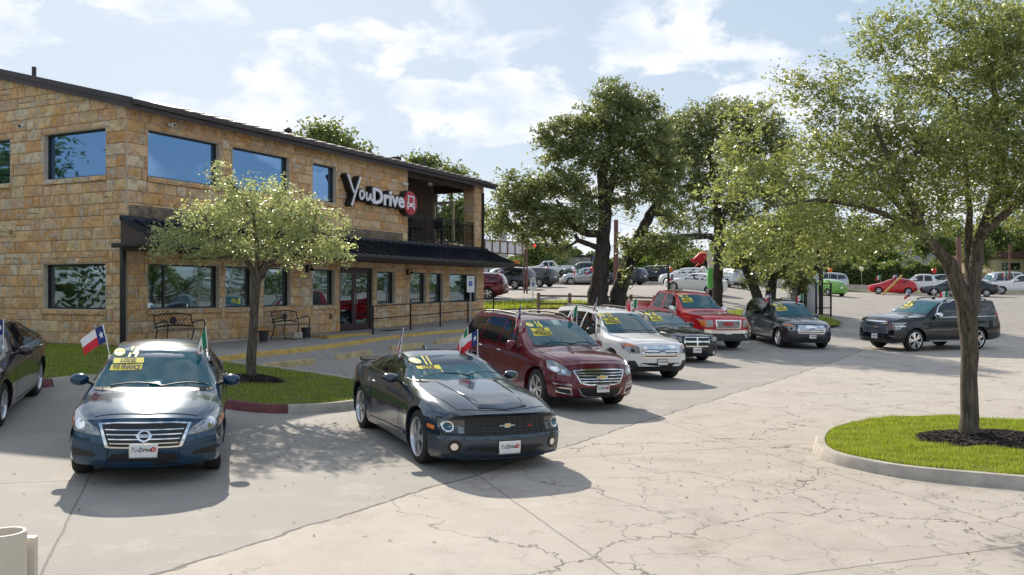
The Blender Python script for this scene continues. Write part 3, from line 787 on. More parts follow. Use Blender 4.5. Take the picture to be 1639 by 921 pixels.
# entrance doors
x0, x1 = door_r[:2]; zt = door_r[3]
fb = bmesh.new()
for a, b, e, f in ((x0, x0 + .07, 0, zt), (x1 - .10, x1, 0, zt), (x0 + .07, x1 - .10, zt - .09, zt)): box(fb, a, b, .06, .2, e, f)
df = bobj('door_frame', fb, MAT['frame'], B, smooth=False)
MAT['doorframe'] = M('dark_red_door', (.05, .022, .022), .45)
xm = (x0 + x1 - .03) / 2
for a, b in ((x0 + .07, xm), (xm + .01, x1 - .10)):
    d = bmesh.new(); w = .11
    for p, q, e, f in ((a, a + w, .02, zt - .1), (b - w, b, .02, zt - .1), (a + w, b - w, zt - .22, zt - .1), (a + w, b - w, .02, .26)): box(d, p, q, .09, .14, e, f)
    dd = bobj('door', d, MAT['doorframe'], B, smooth=False)
    BX('pane', a + w, b - w, .11, .12, .26, zt - .22, MAT['wglass_low'], dd)
    hx = b - .06 if a < xm - .1 and b < xm + .01 else a + .06
    TB('handle', [(hx, .05, .95), (hx, .03, 1.0), (hx, .03, 1.3), (hx, .05, 1.35)], .012, MAT['steel'], dd, 6)
BX('window_backing', x0, x1, .23, .25, 0, zt, MAT['black'], B)

# roof with rake and eave boards
bm = bmesh.new(); OE, OR, TH = .40, .14, .22
prof = [(-OE, roofz(-OE)), (DEP / 2, EAVE + SL * DEP / 2), (DEP + OE, roofz(-OE))]
ring = lambda x: [bm.verts.new((x, y, z - .02)) for y, z in prof] + [bm.verts.new((x, y, z + TH)) for y, z in prof[::-1]]
a = ring(-OR); b = ring(LEN + .42)
for i in range(6): bm.faces.new((a[i], b[i], b[(i + 1) % 6], a[(i + 1) % 6]))
bm.faces.new(a[::-1]); bm.faces.new(b); bmesh.ops.recalc_face_normals(bm, faces=bm.faces[:])
RF = bobj('roof', bm, MAT['roofmetal'], B, smooth=False)
zE = roofz(-OE)
BX('fascia_board', -OR - .02, LEN + .44, -OE - .03, -OE - .001, zE - .05, zE + .17, MAT['roofmetal'], RF)
BX('gutter', -OR - .03, LEN + .45, -OE - .12, -OE - .032, zE + .07, zE + .20, MAT['roofmetal'], RF, bev=.015)
bm = bmesh.new()
for (y0, y1) in ((-OE, DEP / 2), (DEP / 2, DEP + OE)):
    za = roofz(-OE) if y0 < 0 else EAVE + SL * DEP / 2; zb = EAVE + SL * DEP / 2 if y0 < 0 else roofz(-OE)
    for dz0, dz1, dx in ((-.04, .10, .03), (.10, TH + .03, .06)):
        v = [bm.verts.new((x, y, z)) for x in (-OR - dx, -OR + .01) for y, z in ((y0, za + dz0), (y1, zb + dz0), (y1, zb + dz1), (y0, za + dz1))]
        for f in ((0, 1, 2, 3), (7, 6, 5, 4), (0, 4, 5, 1), (1, 5, 6, 2), (2, 6, 7, 3), (3, 7, 4, 0)): bm.faces.new([v[k] for k in f])
bmesh.ops.recalc_face_normals(bm, faces=bm.faces[:]); bobj('rake_board', bm, MAT['roofmetal'], RF, smooth=False)
tile_me = None
n = 34
for i in range(n):                                                  # overlapping roof tiles along the eave
    xa = 1.2 + (LEN - 1.0) * i / n; L_ = (LEN - 1.0) / n
    for row in range(1 if i % 2 else 2):
        if tile_me is None:
            bm = bmesh.new(); v = box(bm, 0, L_ * 1.02, 0, .5, 0, .03)
            for q in v:
                q.co.z += q.co.y * SL + (.045 * q.co.x / L_)
            bmesh.ops.recalc_face_normals(bm, faces=bm.faces[:]); tile_me = bpy.data.meshes.new('roof_tile'); bm.to_mesh(tile_me); bm.free(); tile_me.materials.append(MAT['roofmetal'])
        o = bpy.data.objects.new('roof_tile', tile_me); COL.objects.link(o); o.parent = RF; o.location = (xa, -OE + row * .5, zE + TH + row * .5 * SL - .01)
for px, h, r in ((15, .30, .06), (592, .2, .04), (679, .42, .06)):
    if px < 100: p = Vector((.5, 4.4, roofz(4.4)))
    else: p = Vector((B_l(px, -.9), .9, roofz(.9)))
    TB('vent_pipe', [p, p + Vector((0, 0, h + TH))], r, MAT['roofmetal'], RF, 10)
p = Vector((B_l(461, -.6), .6, roofz(.6) + TH)); bm = bmesh.new(); lathe(bm, [(.03, 0), (.03, .10), (.13, .12), (.13, .2), (.05, .27), (.001, .28)], 12); bobj('turbine_vent', bm, MAT['roofmetal'], RF, loc=p)

# porch
BX('porch_deck', px0, LEN + .06, -.02, PD, DECK - .36, DECK, MAT['roofmetal'], B)
BX('porch_back_wall', px0, LEN, PD, PD + .15, DECK, EAVE + .6, MAT['siding'], B)
BX('porch_side_wall', px0 - .15, px0 - .005, .281, PD, DECK, EAVE + .5, MAT['siding'], B)
bm = bmesh.new()
for k in range(14): box(bm, px0 + .1, LEN - .05, PD - .02, PD - .001, DECK + .2 * k + .012, DECK + .2 * k + .19)
sd = bobj('siding_boards', bm, MAT['siding'], B, smooth=False)
BX('porch_beam', px0, LEN - .01, .03, .30, PTOP - .02, EAVE + .05, MAT['siding'], B)
BX('porch_beam', LEN - .30, LEN - .02, .32, PD, PTOP + .0, EAVE + .35, MAT['siding'], B)
BX('porch_ceiling', px0, LEN, .31, PD, PTOP + .33, PTOP + .37, MAT['siding'], B)
# doors and windows on the back wall of the porch
def framed(x0, x1, z0, z1, fm, y=PD - .03):
    bm = bmesh.new(); w = .09
    for a, b, e, f in ((x0, x0 + w, z0, z1), (x1 - w, x1, z0, z1), (x0 + w, x1 - w, z1 - w, z1), (x0 + w, x1 - w, z0, z0 + w)): box(bm, a, b, y - .06, y + .02, e, f)
    o = bobj('balcony_window', bm, fm, B, smooth=False); BX('pane', x0 + w, x1 - w, y - .02, y - .005, z0 + w, z1 - w, MAT['wglass_low'], o)
framed(px0 + .5, px0 + 1.1, DECK + .7, DECK + 2.1, MAT['cream']); framed(px0 + 2.3, px0 + 3.2, DECK + .02, DECK + 2.1, MAT['cream'])
bm = bmesh.new(); XD = LEN - .55
for c, d, e, f in ((1.25, 1.36, DECK + .02, DECK + 2.15), (2.25, 2.36, DECK + .02, DECK + 2.15), (1.36, 2.25, DECK + 2.02, DECK + 2.15), (1.36, 2.25, DECK + .02, DECK + .14)): box(bm, XD, XD + .05, c, d, e, f)
o = bobj('balcony_door', bm, MAT['cream'], B, smooth=False)
# balcony railing
rl = bmesh.new(); xe = colx - .05
for z in (DECK + 1.05, DECK + .95, DECK + .1): box(rl, px0 + .01, xe, .02, .06, z - .02, z + .02)
for k in range(5): x = px0 + .03 + (xe - px0 - .06) * k / 4; box(rl, x - .022, x + .022, .018, .062, DECK + .001, DECK + 1.09)
br = bobj('balcony_railing', rl, MAT['iron'], B, smooth=False)
bm = bmesh.new(); box(bm, -.008, .008, .03, .05, DECK + .12, DECK + .93); bal = bpy.data.meshes.new('baluster'); bm.to_mesh(bal); bm.free(); bal.materials.append(MAT['iron'])
nb = 44
for k in range(nb):
    o = bpy.data.objects.new('baluster', bal); COL.objects.link(o); o.parent = br; o.location = (px0 + .1 + (xe - px0 - .15) * k / (nb - 1), 0, 0)
# far side railing
rl = bmesh.new()
for z in (DECK + 1.05, DECK + .1): box(rl, LEN - .06, LEN - .02, .62, PD, z - .02, z + .02)
for k in range(14): y = .66 + (PD - .7) * k / 13; box(rl, LEN - .05, LEN - .034, y - .008, y + .008, DECK + .11, DECK + 1.03)
bobj('balcony_railing', rl, MAT['iron'], B, smooth=False)

# awning: sloped standing seam roof
AX0, AX1, AP = -.22, LEN + .28, 1.5
AZ, AG0, AG1 = 3.28, 2.48, 2.66
bm = bmesh.new()
v = [bm.verts.new(p) for p in ((AX0, -.045, AZ), (AX1, -.045, AZ), (AX1, -AP, AG1), (AX0, -AP, AG1), (AX0, -.045, AZ - .04), (AX1, -.045, AZ - .04), (AX1, -AP, AG1 - .04), (AX0, -AP, AG1 - .04))]
for f in ((0, 3, 2, 1), (4, 5, 6, 7), (0, 4, 7, 3), (1, 2, 6, 5), (3, 7, 6, 2), (0, 1, 5, 4)): bm.faces.new([v[k] for k in f])
bmesh.ops.recalc_face_normals(bm, faces=bm.faces[:]); AW = bobj('awning', bm, MAT['awning'], B, smooth=False)
bm = bmesh.new(); v = box(bm, -.015, .015, -1, 0, -.01, .05)
for q in v: q.co.z += (q.co.y + 0) * (AZ - AG1)
sm_ = bpy.data.meshes.new('seam'); bm.to_mesh(sm_); bm.free(); sm_.materials.append(MAT['awning'])
ns = 50
for k in range(ns):
    o = bpy.data.objects.new('seam', sm_); COL.objects.link(o); o.parent = AW; o.location = (AX0 + .02 + (AX1 - AX0 - .04) * k / (ns - 1), -.045, AZ); o.scale = (1, AP - .05, 1)
BX('flashing', AX0 - .02, AX1 + .01, -.10, -.042, AZ - .02, AZ + .10, MAT['awning'], AW)
BX('fascia_board', AX0, AX1, -AP + .0, -AP + .04, AG0 + .02, AG1 - .05, MAT['bronze'], AW)
BX('gutter', AX0 - .12, AX1 + .12, -AP - .13, -AP - .002, AG0 + .06, AG1 + .01, MAT['bronze'], AW, bev=.02)
BX('gutter', AX0 - .12, AX0 - .002, -AP + .0, .15, AG0 + .062, AG1 + .008, MAT['bronze'], AW, bev=.02)
BX('gutter', AX1 + .002, AX1 + .12, -AP + .0, .15, AG0 + .062, AG1 + .008, MAT['bronze'], AW, bev=.02)
BX('soffit', AX0 + .02, AX1 - .02, -AP + .045, -.045, AG0 + .0, AG0 + .03, MAT['siding'], AW)
for x in (AX0 + .01, AX1 - .05):
    bm = bmesh.new(); v = [bm.verts.new((x + q, y, z)) for q in (0, .04) for y, z in ((-AP + .05, AG0 + .03), (-.05, AG0 + .03), (-.05, AZ - .045), (-AP + .05, AG1 - .045))]
    for f in ((0, 1, 2, 3), (7, 6, 5, 4), (0, 4, 5, 1), (1, 5, 6, 2), (2, 6, 7, 3), (3, 7, 4, 0)): bm.faces.new([v[k] for k in f])
    bmesh.ops.recalc_face_normals(bm, faces=bm.faces[:]); bobj('end_panel', bm, MAT['siding'], AW, smooth=False)
BX('downspout', -.15, -.045, -.06, .06, -.55, AG0 + .06, MAT['bronze'], B, bev=.012)
BX('downspout', LEN - .25, LEN - .15, -.14, -.045, 3.28, 5.9, MAT['bronze'], B, bev=.012)

def wpt(x, s, z): p = wu(x, s); return Vector((p[0], p[1], ZF + z))
ROTB = math.atan2(UB.y, UB.x)
# roof sign "YouDrive"
sx = B_l(541); sx1 = B_l(656); sgn = empty('wall_sign', wpt((sx + sx1) / 2, .05, 4.9), ROTB, 'illuminated channel letter dealership sign with red round car emblem on the upper wall', 'sign')
SW = sx1 - sx
MAT['signwhite'] = M('sign_face_white', (.80, .80, .84), .4); MAT['signred'] = M('sign_face_red', (.45, .015, .03), .4)
MAT['signback'] = M('sign_return_black', (.012, .014, .016), .5)
def strokes(paths, r, depth0, depth1, name, mat, parent, w=None):
    bm = bmesh.new()
    for path in paths:
        P = smooth_line(path, 2); n = len(P)
        L_ = offs(P, r); Q_ = offs(P, -r)
        rr = [[bm.verts.new((p.x, y, p.y)) for p, y in ((L_[i], depth0), (L_[i], depth1), (Q_[i], depth1), (Q_[i], depth0))] for i in range(n)]
        for i in range(n - 1):
            for k in range(4): bm.faces.new((rr[i][k], rr[i + 1][k], rr[i + 1][(k + 1) % 4], rr[i][(k + 1) % 4]))
        bm.faces.new(rr[0]); bm.faces.new(rr[-1][::-1])
    bmesh.ops.recalc_face_normals(bm, faces=bm.faces[:])
    return bobj(name, bm, mat, parent, smooth=False)
x_ = -SW / 2
you = [[(x_ + .10, .62), (x_ + .22, .45), (x_ + .42, .08), (x_ + .52, -.02)], [(x_ + .86, .60), (x_ + .74, .35), (x_ + .55, -.02), (x_ + .42, -.32), (x_ + .34, -.46)],
       [(x_ + .98, .12), (x_ + .84, .10), (x_ + .80, -.08), (x_ + .90, -.20), (x_ + 1.04, -.12), (x_ + 1.08, .04), (x_ + .98, .12)],
       [(x_ + 1.22, .10), (x_ + 1.20, -.08), (x_ + 1.26, -.20), (x_ + 1.38, -.14), (x_ + 1.46, .10), (x_ + 1.46, -.10), (x_ + 1.54, -.2), (x_ + 1.60, -.16)]]
strokes(you, .036, -.30, -.262, 'letters_you', MAT['signwhite'], sgn)
strokes(you, .075, -.26, .0, 'letter_returns', MAT['signback'], sgn)
def put_text(name, s, size, xs, off, y0, y1, cx, cz, mat, parent, shear=0):
    me = text_mesh(s, size, abs(y1 - y0) / 2, shear, off, xs, res=2)
    for v in me.vertices: x, y, z = v.co; v.co = (cx + x, (y0 + y1) / 2 + z * -1, cz + y)
    me.flip_normals() if False else None
    return link(name, me, mat, parent)
dcx = x_ + 1.58 + (SW - 1.58 - .92) / 2
dw = text_mesh('Drive', 1.0); wd = max(v.co.x for v in dw.vertices) - min(v.co.x for v in dw.vertices)
XS = (SW - 1.58 - .98) / (wd * .80)
put_text('letters_drive', 'Drive', .80, XS, .022, -.30, -.262, dcx, -.02, MAT['signwhite'], sgn)
put_text('letter_returns', 'Drive', .80, XS, .062, -.26, 0, dcx, -.02, MAT['signback'], sgn)
ex_ = SW / 2 - .46
def disc(name, r, y0, y1, mat, parent, n=40, sx_=1.0, loc=None):
    bm = bmesh.new(); lathe(bm, [(r, y0), (r, y1)], n, 'y', True); bmesh.ops.recalc_face_normals(bm, faces=bm.faces[:]); return bobj(name, bm, mat, parent, loc)
disc('emblem_return', .50, -.25, 0, MAT['signback'], sgn, loc=(ex_, 0, -.05)); disc('emblem_disc', .455, -.29, -.252, MAT['signred'], sgn, loc=(ex_, 0, -.05))
def car_icon(name, cx, cz, s, y, mat, parent, thick=.02):
    bm = bmesh.new()
    def bx(a, b, c, d): box(bm, cx + a * s, cx + b * s, y - thick, y, cz + c * s, cz + d * s)
    bx(-.42, -.30, .0, .46); bx(.30, .42, .0, .46); bx(-.42, .42, .46, .56); bx(-.52, -.18, -.28, -.0); bx(-.18, .18, -.28, -.0); bx(.18, .52, -.28, -.0); bx(-.50, -.32, -.48, -.28); bx(.32, .50, -.48, -.28)
    return bobj(name, bm, mat, parent, smooth=False)
car_icon('emblem_car', ex_, -.05, .52, -.292, MAT['signwhite'], sgn)
for q in (-.19, .19): disc('emblem_lamp', .045, -.318, -.313, MAT['signred'], sgn, 12, loc=(ex_ + q, 0, -.125))

# security cameras and lamps on the wall
def cctv(loc, rz, label):
    r = empty('security_camera', loc, rz, label, 'camera'); bm = bmesh.new(); lathe(bm, [(.001, -.24), (.055, -.24), (.06, -.2), (.06, -.05), (.04, -.03), (.001, -.03)], 14, 'y')
    bobj('housing', bm, MAT['white'], r, rot=(R(12), 0, 0)); bm = bmesh.new(); lathe(bm, [(.001, -.246), (.042, -.246), (.042, -.235)], 14, 'y'); bobj('lens', bm, MAT['black'], r, rot=(R(12), 0, 0))
    TB('bracket', [(0, -.08, 0), (0, 0, .05)], .02, MAT['white'], r)
p = wl(B_t(40)); cctv((p[0] - UB.x * .05, p[1] - UB.y * .05, ZF + 6.05), ROTB - R(90) + R(30), 'white security camera high on the left gable wall')
cctv(wpt(B_l(267), .05, 5.98), ROTB, 'white security camera under the eave above the first upper window')
cctv(wpt(B_l(642), .05, 5.62), ROTB + R(30), 'white security camera above the round red sign emblem')
cctv(wpt(B_l(686, .1), .10, 5.8), ROTB - R(30), 'white floodlight camera hanging under the porch beam')
p = wl(B_t(20)); r = BX('wall_outlet_box', -.06, .06, -.1, 0, -.06, .06, MAT['stopblock'], loc=(p[0] - UB.x * .05, p[1] - UB.y * .05, ZF + 3.1), rot=(0, 0, ROTB - R(90))); T(r, 'small tan outlet box on the left gable wall', 'outlet box')
def lantern(px, label):
    r = empty('wall_lantern', wpt(B_l(px), .045, 1.95), ROTB, label, 'wall lamp')
    BX('back_plate', -.07, .07, -.03, 0, .10, .34, MAT['iron'], r, bev=.01)
    TB('arm', [(0, -.03, .25), (0, -.12, .34), (0, -.2, .32), (0, -.22, .26)], .014, MAT['iron'], r, 6)
    bm = bmesh.new(); lathe(bm, [(.01, .27), (.03, .24), (.11, .16), (.10, .15)], 8); bobj('cap', bm, MAT['iron'], r, loc=(0, -.22, 0))
    bm = bmesh.new(); lathe(bm, [(.075, .15), (.05, -.08), (.02, -.13), (.001, -.15)], 8); bobj('lamp_glass', bm, MAT['cream'], r, loc=(0, -.22, 0))
lantern(650, 'black lantern on the wall right of the entrance doors'); lantern(489, 'black lantern on the wall half hidden by the small tree crown')
r = BX('meter_box', -.06, .06, -.06, 0, -.09, .09, MAT['wood'], loc=wpt(B_l(527), .045, .55), rot=(0, 0, ROTB), bev=.01); T(r, 'small brown box on the wall left of the entrance doors', 'box')

# sidewalk, landing, railing
swk = [gp(*p) for p in [(332, 583), (409, 572), (470, 566), (526, 559), (599, 547), (664, 538), (740, 532), (800, 528)]]
swp = [xy(p) for p in swk]; topd = lambda x, y: max(gz(x, y) + .10, E - 1.50 - .055 * max(0, (x - CB.x) * UN.x + (y - CB.y) * UN.y))
def prism(name, pts, zf, mat, label, step=1.0, depth=.4):
    bm = poly_grid(pts, step)
    for v in bm.verts: v.co.z = zf(v.co.x, v.co.y)
    bm.normal_update()
    for f in bm.faces:
        if f.normal.z < 0: f.normal_flip()
    r = bmesh.ops.extrude_face_region(bm, geom=bm.faces[:]); 
    for v in [g for g in r['geom'] if isinstance(g, bmesh.types.BMVert)]: pass
    low = [v for v in bm.verts if v not in set(g for g in r['geom'] if isinstance(g, bmesh.types.BMVert))]
    for v in low: v.co.z -= depth
    bmesh.ops.recalc_face_normals(bm, faces=bm.faces[:])
    o = bobj(name, bm, mat, smooth=False); T(o, label, kind='structure'); return o
swi = [xy(v) for v in [Vector((*wu(LEN + .6, .6), 0)), Vector((*wu(LEN + .3, .065), 0))]] + [wu(x, .065) for x in (15, 10, 5, .05)]
SWP = [swp[0]] + swp[1:] + swi
prism('sidewalk', [(p[0], p[1]) for p in offs([Vector(p) for p in swp], .10)] + swi, topd, MAT['walk'], 'concrete sidewalk and ramp along the dealership wall')
kerb('yellow_kerb', smooth_line(swp, 1), .12, .16, MAT['yellowpaint'], label='yellow painted kerb of the sidewalk', base=lambda x, y: topd(x, y) - .155)
xl0, xl1 = B_l(525, 1.2), B_l(596, 1.2)
ld = empty('door_landing', wpt(0, 0, 0), ROTB, 'low concrete landing with worn yellow edge before the doors', 'landing')
BX('slab', xl0 + .03, xl1, -1.18, -.065, -.28, -.012, MAT['walk'], ld); BX('painted_edge', xl0, xl1, -1.24, -1.18, -.28, -.008, MAT['yellowpaint'], ld)
BX('painted_edge', xl0 - .03, xl0 + .028, -1.24, -.3, -.28, -.009, MAT['yellowpaint'], ld)
mtp = B_l(640, .7); BX('door_mat', mtp - 1.2, mtp, -1.0, -.3, -.03, -.0, MAT['plastic'], ld)
hr = empty('handrail', wpt(0, 0, 0), ROTB, 'black steel handrail along the ramp right of the doors', 'railing')
pts_h = []
for px in (597, 657.3, 704.8, 749, 790):
    x = B_l(px, 1.28); w_ = wu(x, 1.28); zb = topd(w_[0], w_[1]) - ZF; pts_h.append((x, zb)); BX('post', x - .022, x + .022, -1.30, -1.256, zb, zb + .98, MAT['iron'], hr)
for z in (.98, .54):
    TB('rail', [(pts_h[0][0] - .3, -1.278, pts_h[0][1] + z + .02)] + [(x, -1.278, zb + z) for x, zb in pts_h], .020, MAT['iron'], hr, 6)
# wheel stops
for (a, b, lab) in (((417, 592), (505, 583), 'worn yellow wheel stop nearest the small tree'), ((529, 578), (601, 567), 'worn yellow wheel stop second from the small tree'), ((622, 562), (679, 555), 'worn yellow wheel stop behind the dark coupe roof'), ((696, 551), (742, 545), 'worn yellow wheel stop left of the maroon SUV tail')):
    A, B2 = gp(*a), gp(*b); mid = (A + B2) / 2; d = (B2 - A); L_ = min(d.length, 1.85) / 2
    bm = bmesh.new(); v = box(bm, -L_, L_, -.09, .09, -.02, .15)
    for q in v[4:]: q.co.y *= .6; q.co.x *= .97
    bmesh.ops.bevel(bm, geom=bm.edges[:], offset=.012, segments=1, affect='EDGES')
    o = bobj('wheel_stop', bm, MAT['stopblock'], loc=mid, rot=(0, -math.atan2(d.z, math.hypot(d.x, d.y)), math.atan2(d.y, d.x))); T(o, lab, 'wheel stop', 'wheel stops along the sidewalk')

# benches
def bench(px, s, z, label, rz=0):
    r = empty('park_bench', wpt(B_l(px, s), s, z), ROTB + rz, label, 'bench', 'iron benches along the stone wall'); W2 = .62
    def arc(z0, h, n=9, x0=-W2, x1=W2): return [(x0 + (x1 - x0) * i / (n - 1), .06 + .04 * z0, z0 + h * (1 - ((i / (n - 1)) * 2 - 1) ** 2)) for i in range(n)]
    bm = bmesh.new(); tube(bm, arc(.80, .07), .016, 6); tube(bm, arc(.50, .05), .02, 6)
    for i in range(-11, 12):
        for sgn_ in (1, -1):
            x0 = i * .115; x1 = x0 + .30 * sgn_; za, zb = .53, .83
            if abs(x0) > W2 or abs(x1) > W2: continue
            tube(bm, [(x0, .085, za), (x1, .10, zb)], .006, 4)
    bobj('backrest', bm, MAT['iron'], r)
    bm = bmesh.new(); lathe(bm, [(.10, -.012), (.10, .012)], 20, 'y', True); bobj('medallion', bm, MAT['iron'], r, loc=(0, .08, .68))
    for k in range(5): BX('slat', -W2, W2, -.40 + k * .09, -.33 + k * .09, .43, .455, MAT['wood'], r, bev=.006)
    for sd in (-1, 1):
        x = sd * W2
        TB('leg', [(x, .12, .0), (x, .04, .2), (x, -.02, .42), (x, .06, .6), (x, .11, .84)], .018, MAT['iron'], r, 6)
        TB('leg', [(x, -.44, .0), (x, -.36, .18), (x, -.40, .42), (x, -.42, .60), (x, -.36, .68), (x, -.2, .66), (x, .05, .6)], .017, MAT['iron'], r, 6)
    return r
bench(459, .62, -.05, 'iron and wood bench between two dark plant pots', R(4)); bench(281, .62, -.03, 'iron bench behind the blue sedan roof', R(0))
def pot(px, s, z, label):
    bm = bmesh.new(); lathe(bm, [(.001, 0), (.115, 0), (.145, .27), (.165, .27), (.168, .31), (.15, .315), (.14, .25), (.001, .25)], 20)
    T(bobj('plant_pot', bm, MAT['plastic'], loc=wpt(B_l(px, s), s, z)), label, 'plant pot', 'dark pots beside the bench')
pot(422, .95, -.06, 'black plant pot at the left end of the bench'); pot(490, .85, -.05, 'black plant pot at the right end of the bench')
T(BX('concrete_block', -.19, .19, -.1, .1, 0, .19, MAT['concrete'], loc=wpt(B_l(474, .8), .8, -.05), rot=(0, 0, ROTB), bev=.01), 'grey concrete block under the right end of the bench', 'block')
p = wl(B_t(77)); q = Vector((p[0], p[1], 0)) - Vector((UB.x, UB.y, 0)) * .35
T(TB('pipe_stub', [(q.x, q.y, gz(q.x, q.y)), (q.x, q.y, E - 1.27), (q.x + .08, q.y + .03, E - 1.23)], .028, MAT['white'], None, 8), 'white plastic pipe stub rising from the lawn', 'pipe')
def acc_sign(px, Y, ztop, hs, label):
    g = atg(px, Y); r = empty('accessible_parking_sign', g, R(10), label, 'sign'); z = ztop - g.z
    TB('post', [(0, 0, 0), (0, 0, z)], .025, MAT['steel'], r, 8)
    BX('sign_plate', -.15, .15, -.045, -.03, z - hs, z, MAT['white'], r); BX('blue_panel', -.075, .075, -.052, -.047, z - hs * .62, z - hs * .3, M('parking_blue', (.02, .12, .42), .4), r)
    bm = bmesh.new(); lathe(bm, [(.015, -.058), (.015, -.054)], 10, 'y', True); bobj('wheelchair_symbol', bm, MAT['white'], r, loc=(.0, 0, z - hs * .36))
    strokes([[(-.01, z - hs * .40), (-.01, z - hs * .50), (.03, z - hs * .50), (.045, z - hs * .57)]], .006, -.058, -.053, 'wheelchair_symbol', MAT['white'], r)
    put_text('sign_text', 'RESERVED\nPARKING', .05, 1, 0, -.052, -.047, 0, z - hs * .14, MAT['flaggreen'], r)
wp = wu(B_l(753, 1.9), 1.9); acc_sign(753, wp[1], E + (465 - 442) / F * wp[1], .66, 'accessible parking sign before the last shop window'); acc_sign(853, 47, E + (465 - 446) / F * 47, .66, 'accessible parking sign on a post in the lot beyond the building')
# cream cylinder and board, bottom left
c = at(8, 900, 4.6); g = gz(c.x, c.y)
bm = bmesh.new(); zt = at(8, 851, 4.6).z - g; lathe(bm, [(.105, 0), (.105, zt - .006), (.100, zt), (.088, zt), (.085, zt - .01), (.085, 0)], 40)
MAT['creamplastic'] = M('cream_plastic', (.62, .56, .46), .5, var=(3, .08))
o = bobj('cream_post', bm, MAT['creamplastic'], loc=(c.x, c.y, g)); T(o, 'hollow round cream plastic post at the near left corner', 'post')
c2 = at(34, 900, 4.75); g2 = gz(c2.x, c2.y); o = BX('cream_board', -.085, .085, -.03, .03, 0, at(40, 858, 4.75).z - g2, MAT['creamplastic'], bev=.025, loc=(c2.x, c2.y, g2), rot=(0, 0, R(10))); T(o, 'flat cream board with rounded edge behind the round post', 'post')
# balcony furniture
def chair(x, s, rz, label):
    r = empty('balcony_chair', wpt(x, -s, DECK), ROTB + rz, label, 'chair', 'dark chairs on the balcony')
    BX('seat', -.24, .24, -.24, .24, .62, .66, MAT['plastic'], r, bev=.01); BX('backrest', -.24, .24, .2, .24, .70, 1.15, MAT['plastic'], r, bev=.01)
    for a in (-.21, .21):
        for b in (-.21, .21): BX('leg', a - .02, a + .02, b - .02, b + .02, 0, .619, MAT['iron'], r)
chair(px0 + 1.0, .8, R(20), 'dark bar chair at the left of the balcony'); chair(px0 + 2.2, .9, R(-30), 'dark bar chair in the middle of the balcony'); chair(px0 + 3.9, .8, R(80), 'dark bar chair near the balcony corner')
r = empty('balcony_table', wpt(px0 + 1.7, -1.0, DECK), ROTB, 'round dark bar table on the balcony', 'table'); bm = bmesh.new(); lathe(bm, [(.001, .95), (.36, .95), (.36, .99), (.001, .99)], 20); bobj('table_top', bm, MAT['plastic'], r); TB('pedestal', [(0, 0, 0), (0, 0, .95)], .04, MAT['iron'], r)
# ------------------------------------------------------------------ vehicles
def make_wheel(car, x, y, r, w, sgn, style, rimr):
    """tyre (thing > wheel > rim, brake)"""
    bm = bmesh.new(); ri = rimr
    lathe(bm, [(ri, -w / 2 + .01), (ri + .012, -w / 2), (r - .03, -w / 2 + .004), (r - .008, -w / 2 + .02), (r, -w / 2 + .05), (r, w / 2 - .05), (r - .008, w / 2 - .02), (r - .03, w / 2 - .004), (ri + .012, w / 2), (ri, w / 2 - .01)], 36, 'y')
    t = bobj('wheel', bm, MAT['rubber'], car, (x, y, r))
    bm = bmesh.new(); o = w / 2 * sgn
    lathe(bm, [(ri + .006, o), (ri - .012, o + .004 * sgn), (ri - .022, o - .012 * sgn), (ri - .03, o - .12 * sgn)], 36, 'y')
    ns, tw, sw = style[:3]
    for k in range(ns):
        for q in ((-1, 1) if tw else (0,)):
            a = 2 * math.pi * k / ns + q * tw; b = 2 * math.pi * k / ns + q * tw * .35
            ca, sa = math.cos(a), math.sin(a); cb_, sb = math.cos(b), math.sin(b)
            r0 = ri * .16; r1 = ri - .02; wa = sw * .75; wb = sw
            P = []
            for (rr, c_, s_, ww, dp) in ((r0, cb_, sb, wa, -.010), (r1, ca, sa, wb, -.022)):
                for side in (-1, 1):
                    for dd in (0, -.045):
                        P.append(bm.verts.new((rr * c_ - side * ww * s_, o + (dp + dd) * sgn, rr * s_ + side * ww * c_)))
            for f in ((0, 2, 6, 4), (0, 4, 5, 1), (2, 3, 7, 6)): bm.faces.new([P[i] for i in f])
    lathe(bm, [(ri * .24, o - .035 * sgn), (ri * .22, o - .006 * sgn), (.03, o + .002 * sgn), (.001, o + .002 * sgn)], 18, 'y')
    bmesh.ops.recalc_face_normals(bm, faces=bm.faces[:])
    bobj('rim', bm, style[3] if len(style) > 3 else MAT['alloy'], t, ang=30)
    bm = bmesh.new(); lathe(bm, [(ri - .025, o - .10 * sgn), (.001, o - .10 * sgn)], 24, 'y'); bobj('brake_disc', bm, MAT['black'], t)
    return t

